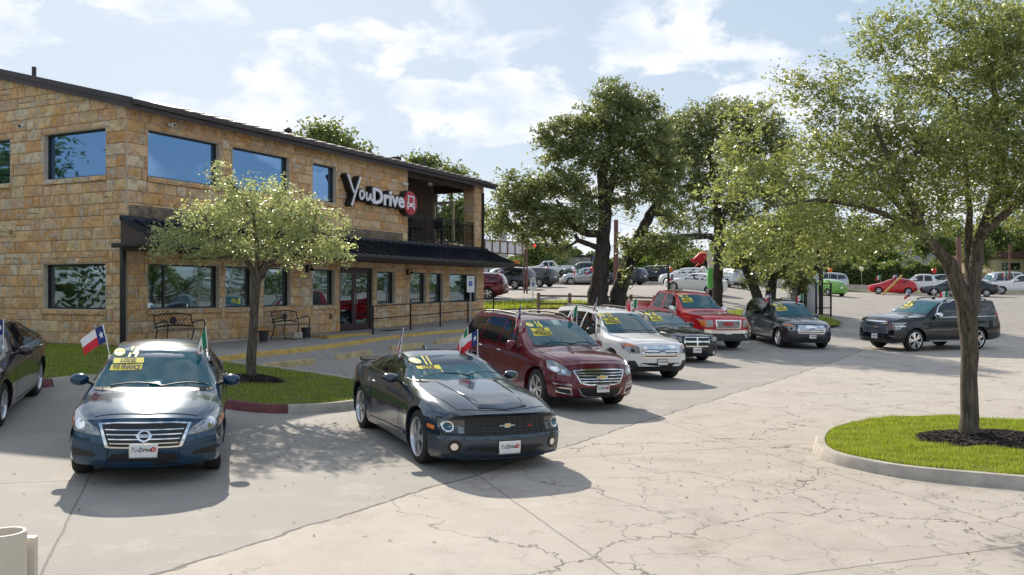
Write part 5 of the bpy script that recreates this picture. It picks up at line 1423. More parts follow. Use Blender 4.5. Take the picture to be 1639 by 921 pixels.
# ---- dark sedan at the left edge -------------------------------------------------
def build_left(loc, a):
    c = Car('sedan', sedan_sp(L=4.82, W=1.86, r=.335, rimr=.225, wf=.95, wb=3.75, paint=P_['brown'], rim=(8, .12, .016),
        top=[(0, .80), (.25, .87), (.7, .95), (1.2, 1.03), (1.6, 1.17), (2.05, 1.375), (2.4, 1.455), (2.8, 1.475), (3.3, 1.43), (3.9, 1.25), (4.35, 1.12), (4.7, 1.10), (4.82, 1.06)], hw=[(0, .84), (.5, .89), (1.2, .925), (3.8, .93), (4.5, .88), (4.82, .82)]), loc, a, 'dark sedan cut off by the left edge with its rear wheel beside the red kerb', cat='car')
    windows(c, [(0, 1.05), (.72, 1.04), (.58, 1.38), (0, 1.43)], [[(1.85, 1.02), (2.15, 1.28), (2.6, 1.375), (2.95, 1.38), (2.95, 1.02)], [(3.02, 1.02), (3.02, 1.38), (3.45, 1.33), (3.85, 1.17), (3.98, 1.07), (3.9, 1.04)]], [(0, 1.15), (.58, 1.14), (.50, 1.33), (0, 1.37)])
    c.mirror(1.95, .99, P_['brown'], (.10, .23, .14), stalk=.07); c.handles([(2.9, .90), (3.75, .93)], MAT['chrome'])
    c.both('window_trim', [(1.80, 1.000), (3.95, 1.030), (3.96, 1.045), (1.82, 1.018)], MAT['chrome'], .006, step=.1)
    c.seam([(1.72, .30), (1.65, .60), (1.76, .93)]); c.seam([(2.985, .28), (2.985, 1.0)]); c.seam([(3.95, 1.04), (3.65, .70), (3.32, .42), (3.25, .28), (1.76, .28)])
    for sg in (1, -1):
        f = (lambda p: p) if sg > 0 else mir
        c.decal('headlight', [('f', f([(.50, .62), (.82, .66), (.86, .80), (.60, .74)]))], MAT['lamp'], .010, step=.05); c.decal('tail_lamp', [('r', [(sg * .45, .80), (sg * .86, .78), (sg * .86, .95), (sg * .5, .98)])], MAT['redlens'], .01)
    c.decal('grille', [('f', [(-.45, .50), (.45, .50), (.48, .72), (-.48, .72)])], MAT['black'], .01)
    return c
aL = R(-71); lf = build_left((-9.0, 14.2, gz(-9.0, 14.2)), aL)

# ---- dark grey coupe -----------------------------------------------------------------
def build_camaro(loc, a):
    pt = P_['camaro']
    c = Car('coupe', dict(L=4.84, W=1.92, r=.362, wf=.96, wb=3.81, tw=.26, rimr=.262, rim=(5, .16, .026, MAT['alloy']), paint=pt, flare=.035,
        hw=[(0, .86), (.5, .92), (1.0, .955), (1.6, .93), (2.4, .92), (3.1, .94), (3.8, .965), (4.4, .93), (4.84, .86)],
        low=[(0, .20), (.6, .17), (4.2, .19), (4.84, .28)],
        belt=[(0, .70), (.4, .78), (1.0, .87), (2.0, .92), (2.9, .95), (3.4, 1.00), (3.9, 1.03), (4.5, .99), (4.84, .93)],
        top=[(0, .78), (.2, .84), (.7, .94), (1.2, 1.00), (1.55, 1.035), (1.9, 1.14), (2.25, 1.285), (2.5, 1.345), (2.85, 1.376), (3.3, 1.34), (3.8, 1.20), (4.2, 1.09), (4.6, 1.07), (4.84, 1.03)],
        wr=[(0, .70), (.6, .77), (1.2, .78), (1.6, .76), (2.0, .66), (2.5, .575), (3.2, .56), (3.8, .60), (4.2, .76), (4.84, .74)],
        crown=[(0, .035), (.7, .05), (1.5, .05), (1.9, .05), (2.4, .045), (3.3, .045), (4.0, .04), (4.84, .03)], side=[(0, .95), (.10, .985), (.35, .99), (.62, 1.0), (.78, .985), (.90, .955), (1, .92)],
        nose=[(.15, .10), (.25, .02), (.45, .0), (.55, .03), (.60, .07), (.74, .06), (.78, .02), (.85, .05)], cf=.30, pf=3.0, U1=.75, cp=4.0), loc, a, 'dark grey muscle coupe with an 11 sale sticker and raised hood centre', cat='car')
    windows(c, [(0, 1.045), (.74, 1.035), (.775, 1.06), (.60, 1.28), (.54, 1.30), (0, 1.325)], [[(1.98, .985), (2.25, 1.17), (2.6, 1.275), (3.05, 1.285), (3.12, 1.01)], [(3.20, 1.03), (3.14, 1.275), (3.42, 1.22), (3.66, 1.10), (3.60, 1.06)]], [(0, 1.11), (.62, 1.10), (.50, 1.27), (0, 1.31)])
    # hood with raised centre
    c.decal('hood', [('t', [(.26, -.62), (.14, -.3), (.10, 0), (.14, .3), (.26, .62), (.9, .74), (1.52, .74), (1.60, 0), (1.52, -.74), (.9, -.74)])], pt, .006, step=.09)
    c.decal('hood_bulge', [('t', [(.20, -.34), (.12, 0), (.20, .34), (1.50, .46), (1.56, .3), (1.60, 0), (1.56, -.3), (1.50, -.46)])], pt, .014, step=.09, bulge=.012)
    c.decal('grille', [('f', [(-.84, .50), (.84, .50), (.865, .60), (.85, .725), (.6, .735), (-.6, .735), (-.85, .725), (-.865, .60)])], MAT['black'], .006, step=.05)
    g = c.decal('grille_bar', [('f', [(-.52, z - .006), (.52, z - .006), (.52, z + .006), (-.52, z + .006)]) for z in (.545, .585, .625, .665, .70)] + [('f', [(x - .006, .51), (x + .006, .51), (x + .006, .725), (x - .006, .725)]) for x in [i * .087 for i in range(-6, 7)]], MAT['plastic'], .016, step=.1)
    c.bowtie(.615, .11, .032)
    for sg in (1, -1):
        f = (lambda p: p) if sg > 0 else mir
        hl = c.decal('headlight', [('f', f([(.57, .53), (.80, .53), (.86, .60), (.84, .695), (.57, .705)]))], MAT['smoke'], .012, step=.04)
        c.decal('headlight_ring', [('f', f(oct_(.765, .615, .072)))], MAT['chrome'], .016, hl, .04); c.decal('headlight_bulb', [('f', f(oct_(.765, .615, .056)))], MAT['glass_car'], .020, hl, .04); c.decal('turn_lens', [('f', f([(.585, .53), (.65, .53), (.65, .60), (.585, .60)]))], MAT['lamp'], .016, hl, .04)
        fr = c.decal('fog_lamp_recess', [('f', f(oct_(.70, .365, .085)))], MAT['black'], .004, step=.04); c.decal('fog_lamp', [('f', f(oct_(.70, .365, .045)))], MAT['chrome'], .014, fr, .03)
        v = 'L' if sg > 0 else 'R'
        c.decal('side_marker', [(v, [(.40, .55), (.56, .565), (.56, .61), (.40, .60)])], MAT['amber'], .008)
        c.decal('side_gill', [(v, [(3.26, .34), (3.42, .46), (3.18, .47), (3.12, .40)])], MAT['chrome'], .006) if False else None
    c.text('RS', 'f', .33, .60, .06, MAT['red'], .022, 'emblem_lettering')
    c.decal('lower_intake', [('f', [(-.50, .235), (.50, .235), (.56, .33), (.50, .36), (-.50, .36), (-.56, .33)])], MAT['black'], .004, step=.08)
    c.decal('splitter', [('f', [(-.80, .185), (.80, .185), (.82, .225), (-.82, .225)])], pt, .025, step=.08)
    c.decal('front_bar', [('f', [(-.86, .455), (.86, .455), (.875, .485), (-.875, .485)])], pt, .020, step=.08)
    c.plate(.34, y=.02); c.sticker('11', -.59, 1.275, .80); c.wipers(1.03)
    c.decal('cowl', [('f', [(-.74, 1.022), (.74, 1.022), (.76, 1.04), (-.76, 1.04)])], MAT['black'], .008, step=.1)
    c.mirror(2.10, .98, pt, (.12, .24, .13), stalk=.08); c.handles([(3.15, .86)], MAT['chrome'])
    c.seam([(1.86, .28), (1.80, .62), (1.92, .92)]); c.seam([(3.28, 1.0), (3.26, .62), (3.14, .28), (1.86, .28)])
    c.both('side_crease', [(1.5, .30), (3.22, .27), (3.22, .30), (1.5, .345)], pt, .018, step=.1)
    c.both('window_trim', [(1.92, .965), (3.64, 1.045), (3.64, 1.058), (1.94, .982)], MAT['chrome'], .006, step=.1)
    for sg in (1, -1): c.decal('tail_lamp', [('r', [(sg * .40, .80), (sg * .80, .80), (sg * .80, .95), (sg * .4, .95)])], MAT['redlens'], .01)
    bm = bmesh.new(); v = box(bm, c.X(4.80), c.X(4.52), -.70, .70, 1.03, 1.065); 
    for q in v[4:]: q.co.z += .03 if q.co.x < c.X(4.7) else 0
    bobj('spoiler', bm, pt, c.root)
    p, _ = c.cast('t', 3.35, 0); bm = bmesh.new(); v = box(bm, -.07, .07, -.02, .02, -.02, .06)
    for q in v[4:]: q.co.x -= .05; q.co.y *= .4
    bobj('antenna_fin', bm, MAT['chrome'], c.root, loc=p)
    return c
aC = R(-65); camaro = build_camaro(place(812, 11.35, aC, 4.84), aC)

# ---- SUVs ---------------------------------------------------------------------------
def suv_common(c, pt, s=1.0, wbz=1.19, dh=0, doors=True, chrome=False, rails=None, glassmat=None, wtop=None):
    L = c.L; t = dh
    windows(c, [(0, 1.20), (.76, 1.19), (.80, 1.22), (.63, 1.60 + t), (.57, 1.635 + t), (0, 1.665 + t)],
            [[(1.86 * s, 1.12), (2.18 * s, 1.50 + t), (2.36 * s, 1.615 + t), (2.72 * s, 1.65 + t), (2.72 * s, 1.14)], [(2.80 * s, 1.14), (2.80 * s, 1.655 + t), (3.62 * s, 1.65 + t), (3.66 * s, 1.17)], [(3.76 * s, 1.18), (3.72 * s, 1.645 + t), (4.35 * s, 1.60 + t), (4.60 * s, 1.50 + t), (4.62 * s, 1.22)]],
            [(0, 1.18), (.68, 1.17), (.58, 1.60 + t), (0, 1.64 + t)], glassmat)
    if doors:
        c.handles([(2.66 * s, .98), (3.58 * s, 1.01)], MAT['chrome'] if chrome else pt)
        c.seam([(1.72 * s, .36), (1.66 * s, .80), (1.80 * s, 1.06)]); c.seam([(2.76 * s, .34), (2.76 * s, 1.12)]); c.seam([(3.78 * s, 1.16), (3.6 * s, .80), (3.36 * s, .55), (3.26 * s, .34), (1.78 * s, .34)])
    for sg in (1, -1): c.decal('tail_lamp', [('r', [(sg * .62, .92), (sg * .88, .90), (sg * .84, 1.30), (sg * .70, 1.30)])], MAT['redlens'], .012)
    if rails: c.rails(2.35 * s, 4.35 * s, .60, rails)
    c.decal('cowl', [('f', [(-.76, 1.165), (.76, 1.165), (.78, 1.19), (-.78, 1.19)])], MAT['black'], .008, step=.1)
    c.decal('hood', [('t', [(.30, -.62), (.22, 0), (.30, .62), (.7, .77), (1.22 * s, .80), (1.28 * s, 0), (1.22 * s, -.80), (.7, -.77)])], pt, .006, step=.10)

def build_traverse(loc, a):
    pt = P_['maroon']
    c = Car('suv', suv_sp(5.17, 1.99, 1.77, paint=pt, cf=.40, pf=2.8, clad=lambda u: .36 if 1.3 < u < 3.6 else .30, nose=[(.2, .14), (.32, .03), (.5, .0), (.7, .03), (.9, .12), (1.05, .2)]), loc, a, 'maroon SUV with a 16 sale sticker and roof rails behind the dark coupe', cat='suv')
    suv_common(c, pt, 1.034, chrome=True, rails=MAT['black'])
    c.both('window_trim', [(1.85, 1.105), (4.70, 1.205), (4.72, 1.222), (1.87, 1.125)], MAT['chrome'], .007, step=.12)
    k = c.decal('grille', [('f', [(-.58, .80), (-.45, .56), (-.30, .525), (.30, .525), (.45, .56), (.58, .80), (.40, .825), (0, .835), (-.40, .825)])], MAT['chrome'], .012, step=.06)
    c.decal('grille_mesh', [('f', [(-.545, .785), (-.43, .58), (-.29, .548), (.29, .548), (.43, .58), (.545, .785), (.38, .805), (0, .813), (-.38, .805)])], MAT['black'], .016, k, .06)
    for z, w in ((.755, .52), (.705, .50), (.645, .46), (.595, .43)): c.decal('grille_bar', [('f', [(-w, z - .007), (w, z - .007), (w, z + .007), (-w, z + .007)])], MAT['chrome'], .023, k, .08)
    c.bowtie(.675, .125, .040)
    for sg in (1, -1):
        f = (lambda p: p) if sg > 0 else mir; v = 'L' if sg > 0 else 'R'
        hl = c.decal('headlight', [('f', f([(.60, .76), (.64, .70), (.82, .72), (.91, .82), (.89, .96), (.82, .96), (.72, .88)]))], MAT['lamp'], .012, step=.04)
        c.decal('headlight_reflector', [('f', f(oct_(.73, .775, .04)))], MAT['chrome'], .022, hl, .03); c.decal('headlight_reflector', [('f', f(oct_(.84, .81, .045)))], MAT['chrome'], .022, hl, .03)
        fb = c.decal('fog_lamp_bezel', [('f', f([(.58, .33), (.86, .38), (.90, .49), (.62, .47)]))], MAT['chrome'], .008, step=.05)
        c.decal('fog_lamp_recess', [('f', f([(.62, .355), (.84, .395), (.87, .465), (.64, .445)]))], MAT['black'], .013, fb, .05); c.decal('fog_lamp', [('f', f([(.60, .50), (.88, .53), (.90, .56), (.62, .55)]))], MAT['lamp'], .012, fb, .05)
    lb = c.decal('lower_intake_trim', [('f', [(-.50, .47), (-.42, .33), (-.30, .29), (.30, .29), (.42, .33), (.50, .47)])], MAT['chrome'], .008, step=.06)
    c.decal('lower_intake', [('f', [(-.485, .475), (-.405, .35), (-.29, .31), (.29, .31), (.405, .35), (.485, .475)])], MAT['black'], .012, lb, .06)
    c.decal('skid_lip', [('f', [(-.70, .24), (.70, .24), (.72, .285), (-.72, .285)])], MAT['plastic'], .02, step=.08)
    c.plate(.46, y=.02, frame=MAT['black']); c.sticker('16', -.62, 1.59, .92); c.wipers(1.16); c.mirror(1.95, 1.10, pt, (.10, .24, .18), stalk=.06)
    return c
aT = R(-64); traverse = build_traverse(place(962, 16.9, aT, 5.17), aT)

def build_explorer(loc, a, pt, label, yr, lod=0, group=None, wheels=(5, .2, .026), clad=None, kw=1.0):
    c = Car('suv', suv_sp(5.0, 2.0, 1.79, paint=pt, cf=.34, pf=3.0, rim=wheels, clad=clad or (lambda u: .42), U1=.7, nose=[(.2, .16), (.34, .05), (.45, .0), (.7, .0), (.9, .05), (1.05, .16)],
            belt=[(0, .90), (.4, .95), (1.1, 1.03), (2.2, 1.08), (3.6, 1.11), (4.7, 1.14), (5.0, 1.12)], top=[(0, 1.0), (.15, 1.05), (.7, 1.12), (1.25, 1.17), (1.6, 1.35), (2.05, 1.61), (2.3, 1.71), (2.7, 1.765), (3.4, 1.79), (4.3, 1.77), (4.75, 1.72), (4.92, 1.60), (5.0, 1.46)]), loc, a, label, group, 'suv', lod)
    suv_common(c, pt, 1.0, rails=MAT['black'])
    c.both('pillar_trim', [(1.80, 1.12), (2.12, 1.52), (2.30, 1.64), (2.24, 1.66), (2.04, 1.56), (1.66, 1.16)], MAT['black'], .005, step=.1)
    k = c.decal('grille', [('f', [(-.50, .62), (.50, .62), (.56, .74), (.52, .94), (-.52, .94), (-.56, .74)])], MAT['chrome'], .010, step=.06)
    for z0, z1 in ((.655, .685), (.745, .775), (.835, .85)): c.decal('grille_slot', [('f', [(-.49, z0), (.49, z0), (.50, z1), (-.50, z1)])], MAT['black'], .014, k, .08)
    c.decal('grille_bar', [('f', [(-.56, .79), (.56, .79), (.55, .825), (-.55, .825)])], MAT['alloy'], .03, k, .08); c.decal('grille_bar', [('f', [(-.56, .695), (.56, .695), (.56, .73), (-.56, .73)])], MAT['alloy'], .03, k, .08)
    e = c.decal('emblem', [('f', oct_(0, .80, .115, 20, .045))], MAT['chrome'], .036, k, .04); c.decal('emblem_fill', [('f', oct_(0, .80, .10, 20, .034))], MAT['blueoval'], .040, e, .04); c.text('Ford', 'f', 0, .80, .07, MAT['white'], .043, 'emblem_lettering', e, .25)
    for sg in (1, -1):
        f = (lambda p: p) if sg > 0 else mir; v = 'L' if sg > 0 else 'R'
        hl = c.decal('headlight', [('f', f([(.60, .74), (.82, .72), (.91, .84), (.90, .96), (.82, .975), (.62, .90)]))], MAT['lamp'], .012, step=.045)
        c.decal('headlight_reflector', [('f', f(oct_(.77, .80, .05)))], MAT['black'], .020, hl, .03); c.decal('turn_lens', [('f', f([(.64, .89), (.80, .91), (.89, .91), (.89, .95), (.80, .965)]))], MAT['amber'], .022, hl, .04)
    c.decal('lower_intake', [('f', [(-.66, .36), (.66, .36), (.56, .50), (-.56, .50)])], MAT['black'], .006, step=.08)
    c.decal('bumper_guard', [('f', [(-.88, .27), (.88, .27), (.92, .40), (.70, .34), (-.70, .34), (-.92, .40)])], MAT['plastic'], .02, step=.08)
    for sg in (1, -1): c.decal('bumper_guard', [('f', (lambda p: p if sg > 0 else mir(p))([(.60, .36), (.92, .40), (.92, .54), (.72, .55)]))], MAT['plastic'], .012, step=.06)
    c.plate(.52, y=.02, frame=MAT['black']); c.sticker(yr, -.66, 1.62, .95 * kw); c.mirror(1.92, 1.12, MAT['black'] if pt is P_['white'] else pt, (.10, .24, .18), stalk=.06)
    if lod == 0: c.wipers(1.16)
    return c
aE = R(-66); expl = build_explorer(place(1058, 22.2, aE, 5.0), aE, P_['white'], 'white SUV with a 13 sale sticker and chrome grille', '13')
aG = R(-83); gexp = build_explorer(place(1299, 33.3, aG, 5.0), aG, P_['gray'], 'dark grey SUV with a 12 sale sticker parked right of the red pickup', '12', wheels=(5, .16, .034, MAT['chrome']), clad=lambda u: .36)

def build_dodge(loc, a):
    pt = P_['dark']
    c = Car('car', sedan_sp(L=4.95, W=1.89, r=.35, rimr=.24, wf=.98, wb=3.98, paint=pt, cf=.26, pf=3.2, nose=[(.2, .12), (.35, .02), (.6, .0), (.85, .04), (1, .1)],
        hw=[(0, .86), (.5, .90), (1.2, .935), (3.9, .94), (4.5, .90), (4.95, .84)], low=[(0, .22), (.6, .2), (4.3, .21), (4.95, .30)],
        belt=[(0, .82), (.4, .86), (1.2, .94), (2.2, .98), (3.4, 1.02), (4.4, 1.05), (4.95, 1.0)],
        top=[(0, .90), (.15, .94), (.7, 1.0), (1.45, 1.06), (1.85, 1.22), (2.3, 1.42), (2.6, 1.49), (3.1, 1.51), (3.6, 1.45), (4.1, 1.27), (4.5, 1.15), (4.95, 1.10)],
        wr=[(0, .74), (.6, .80), (1.4, .80), (1.8, .70), (2.4, .60), (3.5, .59), (4.1, .64), (4.5, .75), (4.95, .72)], crown=[(0, .04), (.7, .05), (1.4, .05), (1.9, .05), (2.4, .05), (3.6, .05), (4.5, .04), (4.95, .04)], rim=(5, .2, .026)), loc, a, 'black car with a 14 sale sticker and crosshair grille right of the white SUV', cat='car')
    windows(c, [(0, 1.08), (.76, 1.07), (.62, 1.42), (0, 1.46)], [[(2.0, 1.05), (2.35, 1.32), (2.75, 1.41), (3.1, 1.42), (3.1, 1.06)], [(3.2, 1.06), (3.2, 1.42), (3.7, 1.36), (4.1, 1.18), (4.1, 1.08)]], [(0, 1.18), (.6, 1.17), (.52, 1.38), (0, 1.42)])
    k = c.decal('grille', [('f', [(-.40, .55), (.40, .55), (.47, .70), (.43, .86), (-.43, .86), (-.47, .70)])], MAT['chrome'], .014, step=.06)
    for x0, x1 in ((-.43, -.03), (.03, .43)):
        for z0, z1 in ((.585, .69), (.735, .835)): c.decal('grille_mesh', [('f', [(x0, z0), (x1, z0), (x1, z1), (x0, z1)])], MAT['black'], .019, k, .08)
    for sg in (1, -1):
        f = (lambda p: p) if sg > 0 else mir
        c.decal('headlight', [('f', f([(.54, .72), (.86, .72), (.90, .84), (.84, .87), (.56, .84)]))], MAT['lamp'], .012, step=.05); c.decal('fog_lamp', [('f', f(oct_(.68, .36, .05)))], MAT['chrome'], .01, step=.05)
    c.decal('lower_intake', [('f', [(-.55, .26), (.55, .26), (.50, .42), (-.50, .42)])], MAT['black'], .006, step=.08)
    c.decal('hood', [('t', [(.26, -.62), (.2, 0), (.26, .62), (.9, .76), (1.42, .76), (1.48, 0), (1.42, -.76), (.9, -.76)])], pt, .006, step=.1)
    c.decal('hood_bulge', [('t', [(.40, -.30), (.34, 0), (.40, .30), (1.35, .42), (1.35, -.42)])], pt, .022, step=.1)
    c.plate(.44, frame=MAT['chrome']); c.sticker('14', -.58, 1.43, .88); c.mirror(2.1, 1.04, pt, (.10, .23, .15), stalk=.07); c.wipers(1.06)
    c.seam([(3.15, .28), (3.15, 1.05)]); c.seam([(1.84, .28), (1.8, .6), (1.95, 1.0)])
    c.handles([(3.05, .93), (4.0, .95)], pt)
    return c
aD = R(-70); dodge = build_dodge(place(1115, 27.6, aD, 4.95), aD)

# ---- full-size pickup and large SUV
def truck_sp(L, W, H, cab_end, **k):
    bedz = 1.20
    d = dict(L=L, W=W, r=.40, wf=1.0, wb=1.0 + 3.65 * (L / 5.85), tw=.27, rimr=.25, rim=(5, 0, .05), gap=.07, flare=.03,
        hw=[(0, W * .465), (.4, W * .49), (1.2, W / 2), (L - .4, W / 2), (L, W * .485)],
        low=[(0, .36), (.6, .40), (L - .6, .44), (L, .50)],
        belt=[(0, 1.0), (.4, 1.05), (1.3, 1.12), (2.2, 1.16), (cab_end, 1.20), (L, 1.22)],
        top=[(0, 1.10), (.12, 1.17), (.8, 1.24), (1.45, 1.28), (1.75, 1.42), (2.1, 1.66 + H - 1.9), (2.35, 1.82 + H - 1.9), (2.7, H - .02), (3.2, H), (cab_end - .35, H - .02), (cab_end - .12, H - .18), (cab_end, 1.45), (cab_end + .06, bedz + .07), (L, bedz + .07)],
        wr=[(0, W * .42), (.6, W * .45), (1.4, W * .45), (1.8, W * .40), (2.4, W * .345), (cab_end - .3, W * .34), (cab_end, W * .38), (cab_end + .08, W * .47), (L, W * .465)],
        crown=[(0, .04), (.8, .05), (1.4, .05), (1.9, .05), (2.4, .04), (cab_end - .2, .04), (cab_end + .1, .02), (L, .02)],
        nose=[(.3, .02), (.45, .0), (.6, .06), (.9, .06), (1.05, .09), (1.2, .16)], cf=.16, pf=4.5, U1=.55, tail=[(.4, .02), (.6, .0), (1.2, .03)], cr=.05, U2=.3)
    d.update(k); return d
def bed(c, cab_end, pt, L):
    """open load bed: a dark recessed floor with rims"""
    w = c.sp['W'] / 2
    r = BX('load_bed', c.X(L - .12), c.X(cab_end + .2), -w + .2, w - .2, 1.275, 1.283, MAT['black'], c.root)
    for y0, y1 in ((-w + .11, -w + .2), (w - .2, w - .11)): BX('bed_rail', c.X(L - .05), c.X(cab_end + .12), y0, y1, 1.25, 1.33, pt, c.root, bev=.015)
    BX('tailgate', c.X(L + .01), c.X(L - .07), -w + .18, w - .18, .74, 1.33, pt, c.root, bev=.015)
def build_sierra(loc, a):
    pt = P_['red']; L, ce = 5.85, 3.95
    c = Car('pickup_truck', truck_sp(L, 2.03, 1.90, ce, paint=pt, r=.41, rimr=.24), loc, a, 'bright red pickup truck with a 12 sale sticker and chrome bumper', cat='pickup truck')
    windows(c, [(0, 1.33), (.80, 1.32), (.70, 1.74), (0, 1.80)], [[(2.0, 1.22), (2.30, 1.62), (2.5, 1.76), (2.92, 1.79), (2.92, 1.24)], [(3.04, 1.24), (3.04, 1.79), (3.62, 1.76), (3.72, 1.26)]], [(0, 1.38), (.6, 1.38), (.6, 1.74), (0, 1.75)])
    bed(c, ce, pt, L)
    k = c.decal('grille', [('f', [(-.50, .76), (.50, .76), (.53, 1.06), (-.53, 1.06)])], MAT['chrome'], .03, step=.06)
    c.decal('grille_mesh', [('f', [(-.44, .80), (.44, .80), (.47, 1.02), (-.47, 1.02)])], MAT['plastic'], .034, k, .06)
    for i in range(-9, 10): c.decal('grille_bar', [('f', [(i * .047 - .008, .81), (i * .047 + .008, .81), (i * .047 + .008, 1.01), (i * .047 - .008, 1.01)])], MAT['alloy'], .042, k, .2)
    c.text('GMC', 'f', 0, .91, .17, MAT['red'], .052, 'emblem_lettering', k, 0, 1.1, .008)
    for sg in (1, -1):
        f = (lambda p: p) if sg > 0 else mir; v = 'L' if sg > 0 else 'R'
        hl = c.decal('headlight', [('f', f([(.60, .82), (.93, .82), (.95, 1.05), (.62, 1.05)]))], MAT['lamp'], .014, step=.05)
        c.decal('turn_lens', [('f', f([(.84, .84), (.94, .84), (.95, 1.03), (.85, 1.03)])), (v, [(.16, .84), (.30, .86), (.32, 1.03), (.16, 1.03)])], MAT['amber'], .022, hl, .05)
        c.decal('fog_lamp', [('f', f(oct_(.72, .52, .06)))], MAT['lamp'], .05, step=.05)
    c.decal('front_bumper', [('f', [(-.97, .60), (.97, .60), (.99, .73), (-.99, .73)])], MAT['chrome'], .05, step=.08)
    c.decal('front_bumper', [('f', [(-.96, .36), (.96, .36), (.97, .60), (-.97, .60)])], MAT['plastic'], .045, step=.08)
    c.plate(.52); c.sticker('12', -.66, 1.76, .95); c.mirror(2.0, 1.22, MAT['chrome'], (.12, .26, .24), stalk=.10); c.wipers(1.29)
    c.seam([(1.92, .50), (1.88, 1.15)]); c.seam([(2.98, .46), (2.98, 1.22)]); c.seam([(3.82, .9), (3.82, 1.25)]); c.handles([(2.86, 1.06), (3.66, 1.08)], pt)
    c.both('side_step', [(1.6, .42), (3.9, .42), (3.9, .47), (1.6, .47)], MAT['chrome'], .03, step=.2)
    for sg in (1, -1): c.decal('tail_lamp', [('r', [(sg * .84, .84), (sg * .99, .84), (sg * .99, 1.18), (sg * .84, 1.18)])], MAT['redlens'], .03)
    return c
aR_ = R(-69); sierra = build_sierra(place(1160, 32.4, aR_, 5.85), aR_); sierra.root.scale = (1.07, 1.07, 1.09)
def build_tahoe(loc, a):
    pt = P_['black']; L = 5.3
    c = Car('suv', suv_sp(L, 2.04, 1.89, paint=pt, r=.41, rimr=.29, wf=1.0, wb=4.0, rim=(5, .2, .034, MAT['chrome']), gap=.06, cf=.12, pf=5, U1=.6, low=[(0, .30), (.6, .34), (4.5, .36), (L, .44)],
        belt=[(0, 1.06), (.4, 1.12), (1.3, 1.20), (2.2, 1.22), (4.0, 1.24), (L, 1.24)],
        top=[(0, 1.15), (.12, 1.22), (.8, 1.30), (1.45, 1.34), (1.76, 1.50), (2.15, 1.72), (2.4, 1.83), (2.8, 1.88), (3.6, 1.89), (4.6, 1.88), (5.12, 1.85), (5.25, 1.76), (L, 1.60)], wr=[(0, .84), (.6, .90), (1.4, .91), (1.8, .82), (2.4, .755), (5.0, .75), (L, .78)], nose=[(.25, .12), (.4, .02), (.55, .0), (.8, .03), (1.05, .05), (1.2, .12)],
        tail=[(.3, .08), (.5, .0), (.9, .02), (1.2, .08), (1.5, .18), (1.8, .28)], clad=lambda u: .40), loc, a, 'large black SUV facing left behind the near tree trunk', cat='suv')
    windows(c, [(0, 1.375), (.84, 1.365), (.73, 1.75), (0, 1.80)], [[(2.0, 1.25), (2.30, 1.62), (2.52, 1.75), (2.95, 1.78), (2.95, 1.26)], [(3.05, 1.26), (3.05, 1.78), (3.92, 1.77), (3.92, 1.27)], [(4.02, 1.28), (4.02, 1.77), (4.70, 1.72), (4.95, 1.60), (5.0, 1.30)]], [(0, 1.25), (.7, 1.24), (.62, 1.74), (0, 1.76)])
    c.both('window_trim', [(1.98, 1.225), (4.96, 1.25), (4.96, 1.265), (1.98, 1.242)], MAT['chrome'], .006, step=.15); c.both('pillar_chrome', [(1.94, 1.24), (2.24, 1.62), (2.46, 1.76), (2.9, 1.80), (2.9, 1.815), (2.42, 1.78), (2.2, 1.64), (1.90, 1.25)], MAT['chrome'], .006, step=.1)
    k = c.decal('grille', [('f', [(-.62, .64), (.62, .64), (.66, .78), (.60, 1.10), (-.60, 1.10), (-.66, .78)])], MAT['chrome'], .016, step=.06)
    for z0, z1 in ((.68, .71), (.73, .76), (.78, .81), (.915, .945), (.965, .995), (1.015, 1.045)): c.decal('grille_slot', [('f', [(-.56, z0), (.56, z0), (.56, z1), (-.56, z1)])], MAT['black'], .022, k, .1)
    c.bowtie(.865, .14, .045)
    for sg in (1, -1):
        f = (lambda p: p) if sg > 0 else mir; v = 'L' if sg > 0 else 'R'
        hl = c.decal('headlight', [('f', f([(.66, .78), (.93, .80), (.95, 1.06), (.64, 1.07)]))], MAT['lamp'], .014, step=.05)
        c.decal('headlight_divider', [('f', f([(.66, .90), (.96, .91), (.96, .94), (.66, .93)]))], MAT['chrome'], .024, hl, .05); c.decal('fog_lamp', [('f', f([(.60, .54), (.90, .55), (.90, .59), (.60, .58)]))], MAT['chrome'], .012, step=.05)
    c.decal('lower_intake', [('f', [(-.60, .36), (.60, .36), (.62, .48), (-.62, .48)])], MAT['plastic'], .01, step=.08)
    c.plate(.52, frame=MAT['white']); c.mirror(2.02, 1.26, MAT['chrome'], (.11, .26, .2), stalk=.09); c.handles([(2.88, 1.03), (3.85, 1.05)], pt); c.sticker('15', -.66, 1.74, .95)
    c.seam([(1.92, .50), (1.88, 1.12)]); c.seam([(3.0, .46), (3.0, 1.2)]); c.seam([(4.02, 1.2), (3.85, .85), (3.6, .6), (3.5, .46)]); c.both('side_step', [(1.6, .37), (3.45, .37), (3.45, .42), (1.6, .42)], MAT['chrome'], .05, step=.2)
    for sg in (1, -1): c.decal('tail_lamp', [('r', [(sg * .80, .95), (sg * .93, .95), (sg * .88, 1.45), (sg * .80, 1.45)]), ('L' if sg > 0 else 'R', [(5.06, .98), (5.16, .98), (5.14, 1.42), (5.04, 1.42)])], MAT['redlens'], .012)
    c.rails(2.6, 4.7, .66, MAT['black']); p, _ = c.cast('t', 2.75, 0); bm = bmesh.new(); v = box(bm, -.07, .07, -.02, .02, -.02, .05)
    for q in v[4:]: q.co.x -= .04
    bobj('antenna_fin', bm, pt, c.root, loc=p)
    return c
aH = R(-161); tahoe = build_tahoe(place(1402, 33.8, aH, 5.3), aH); tahoe.root.scale = (1.03, 1.03, 1.05)

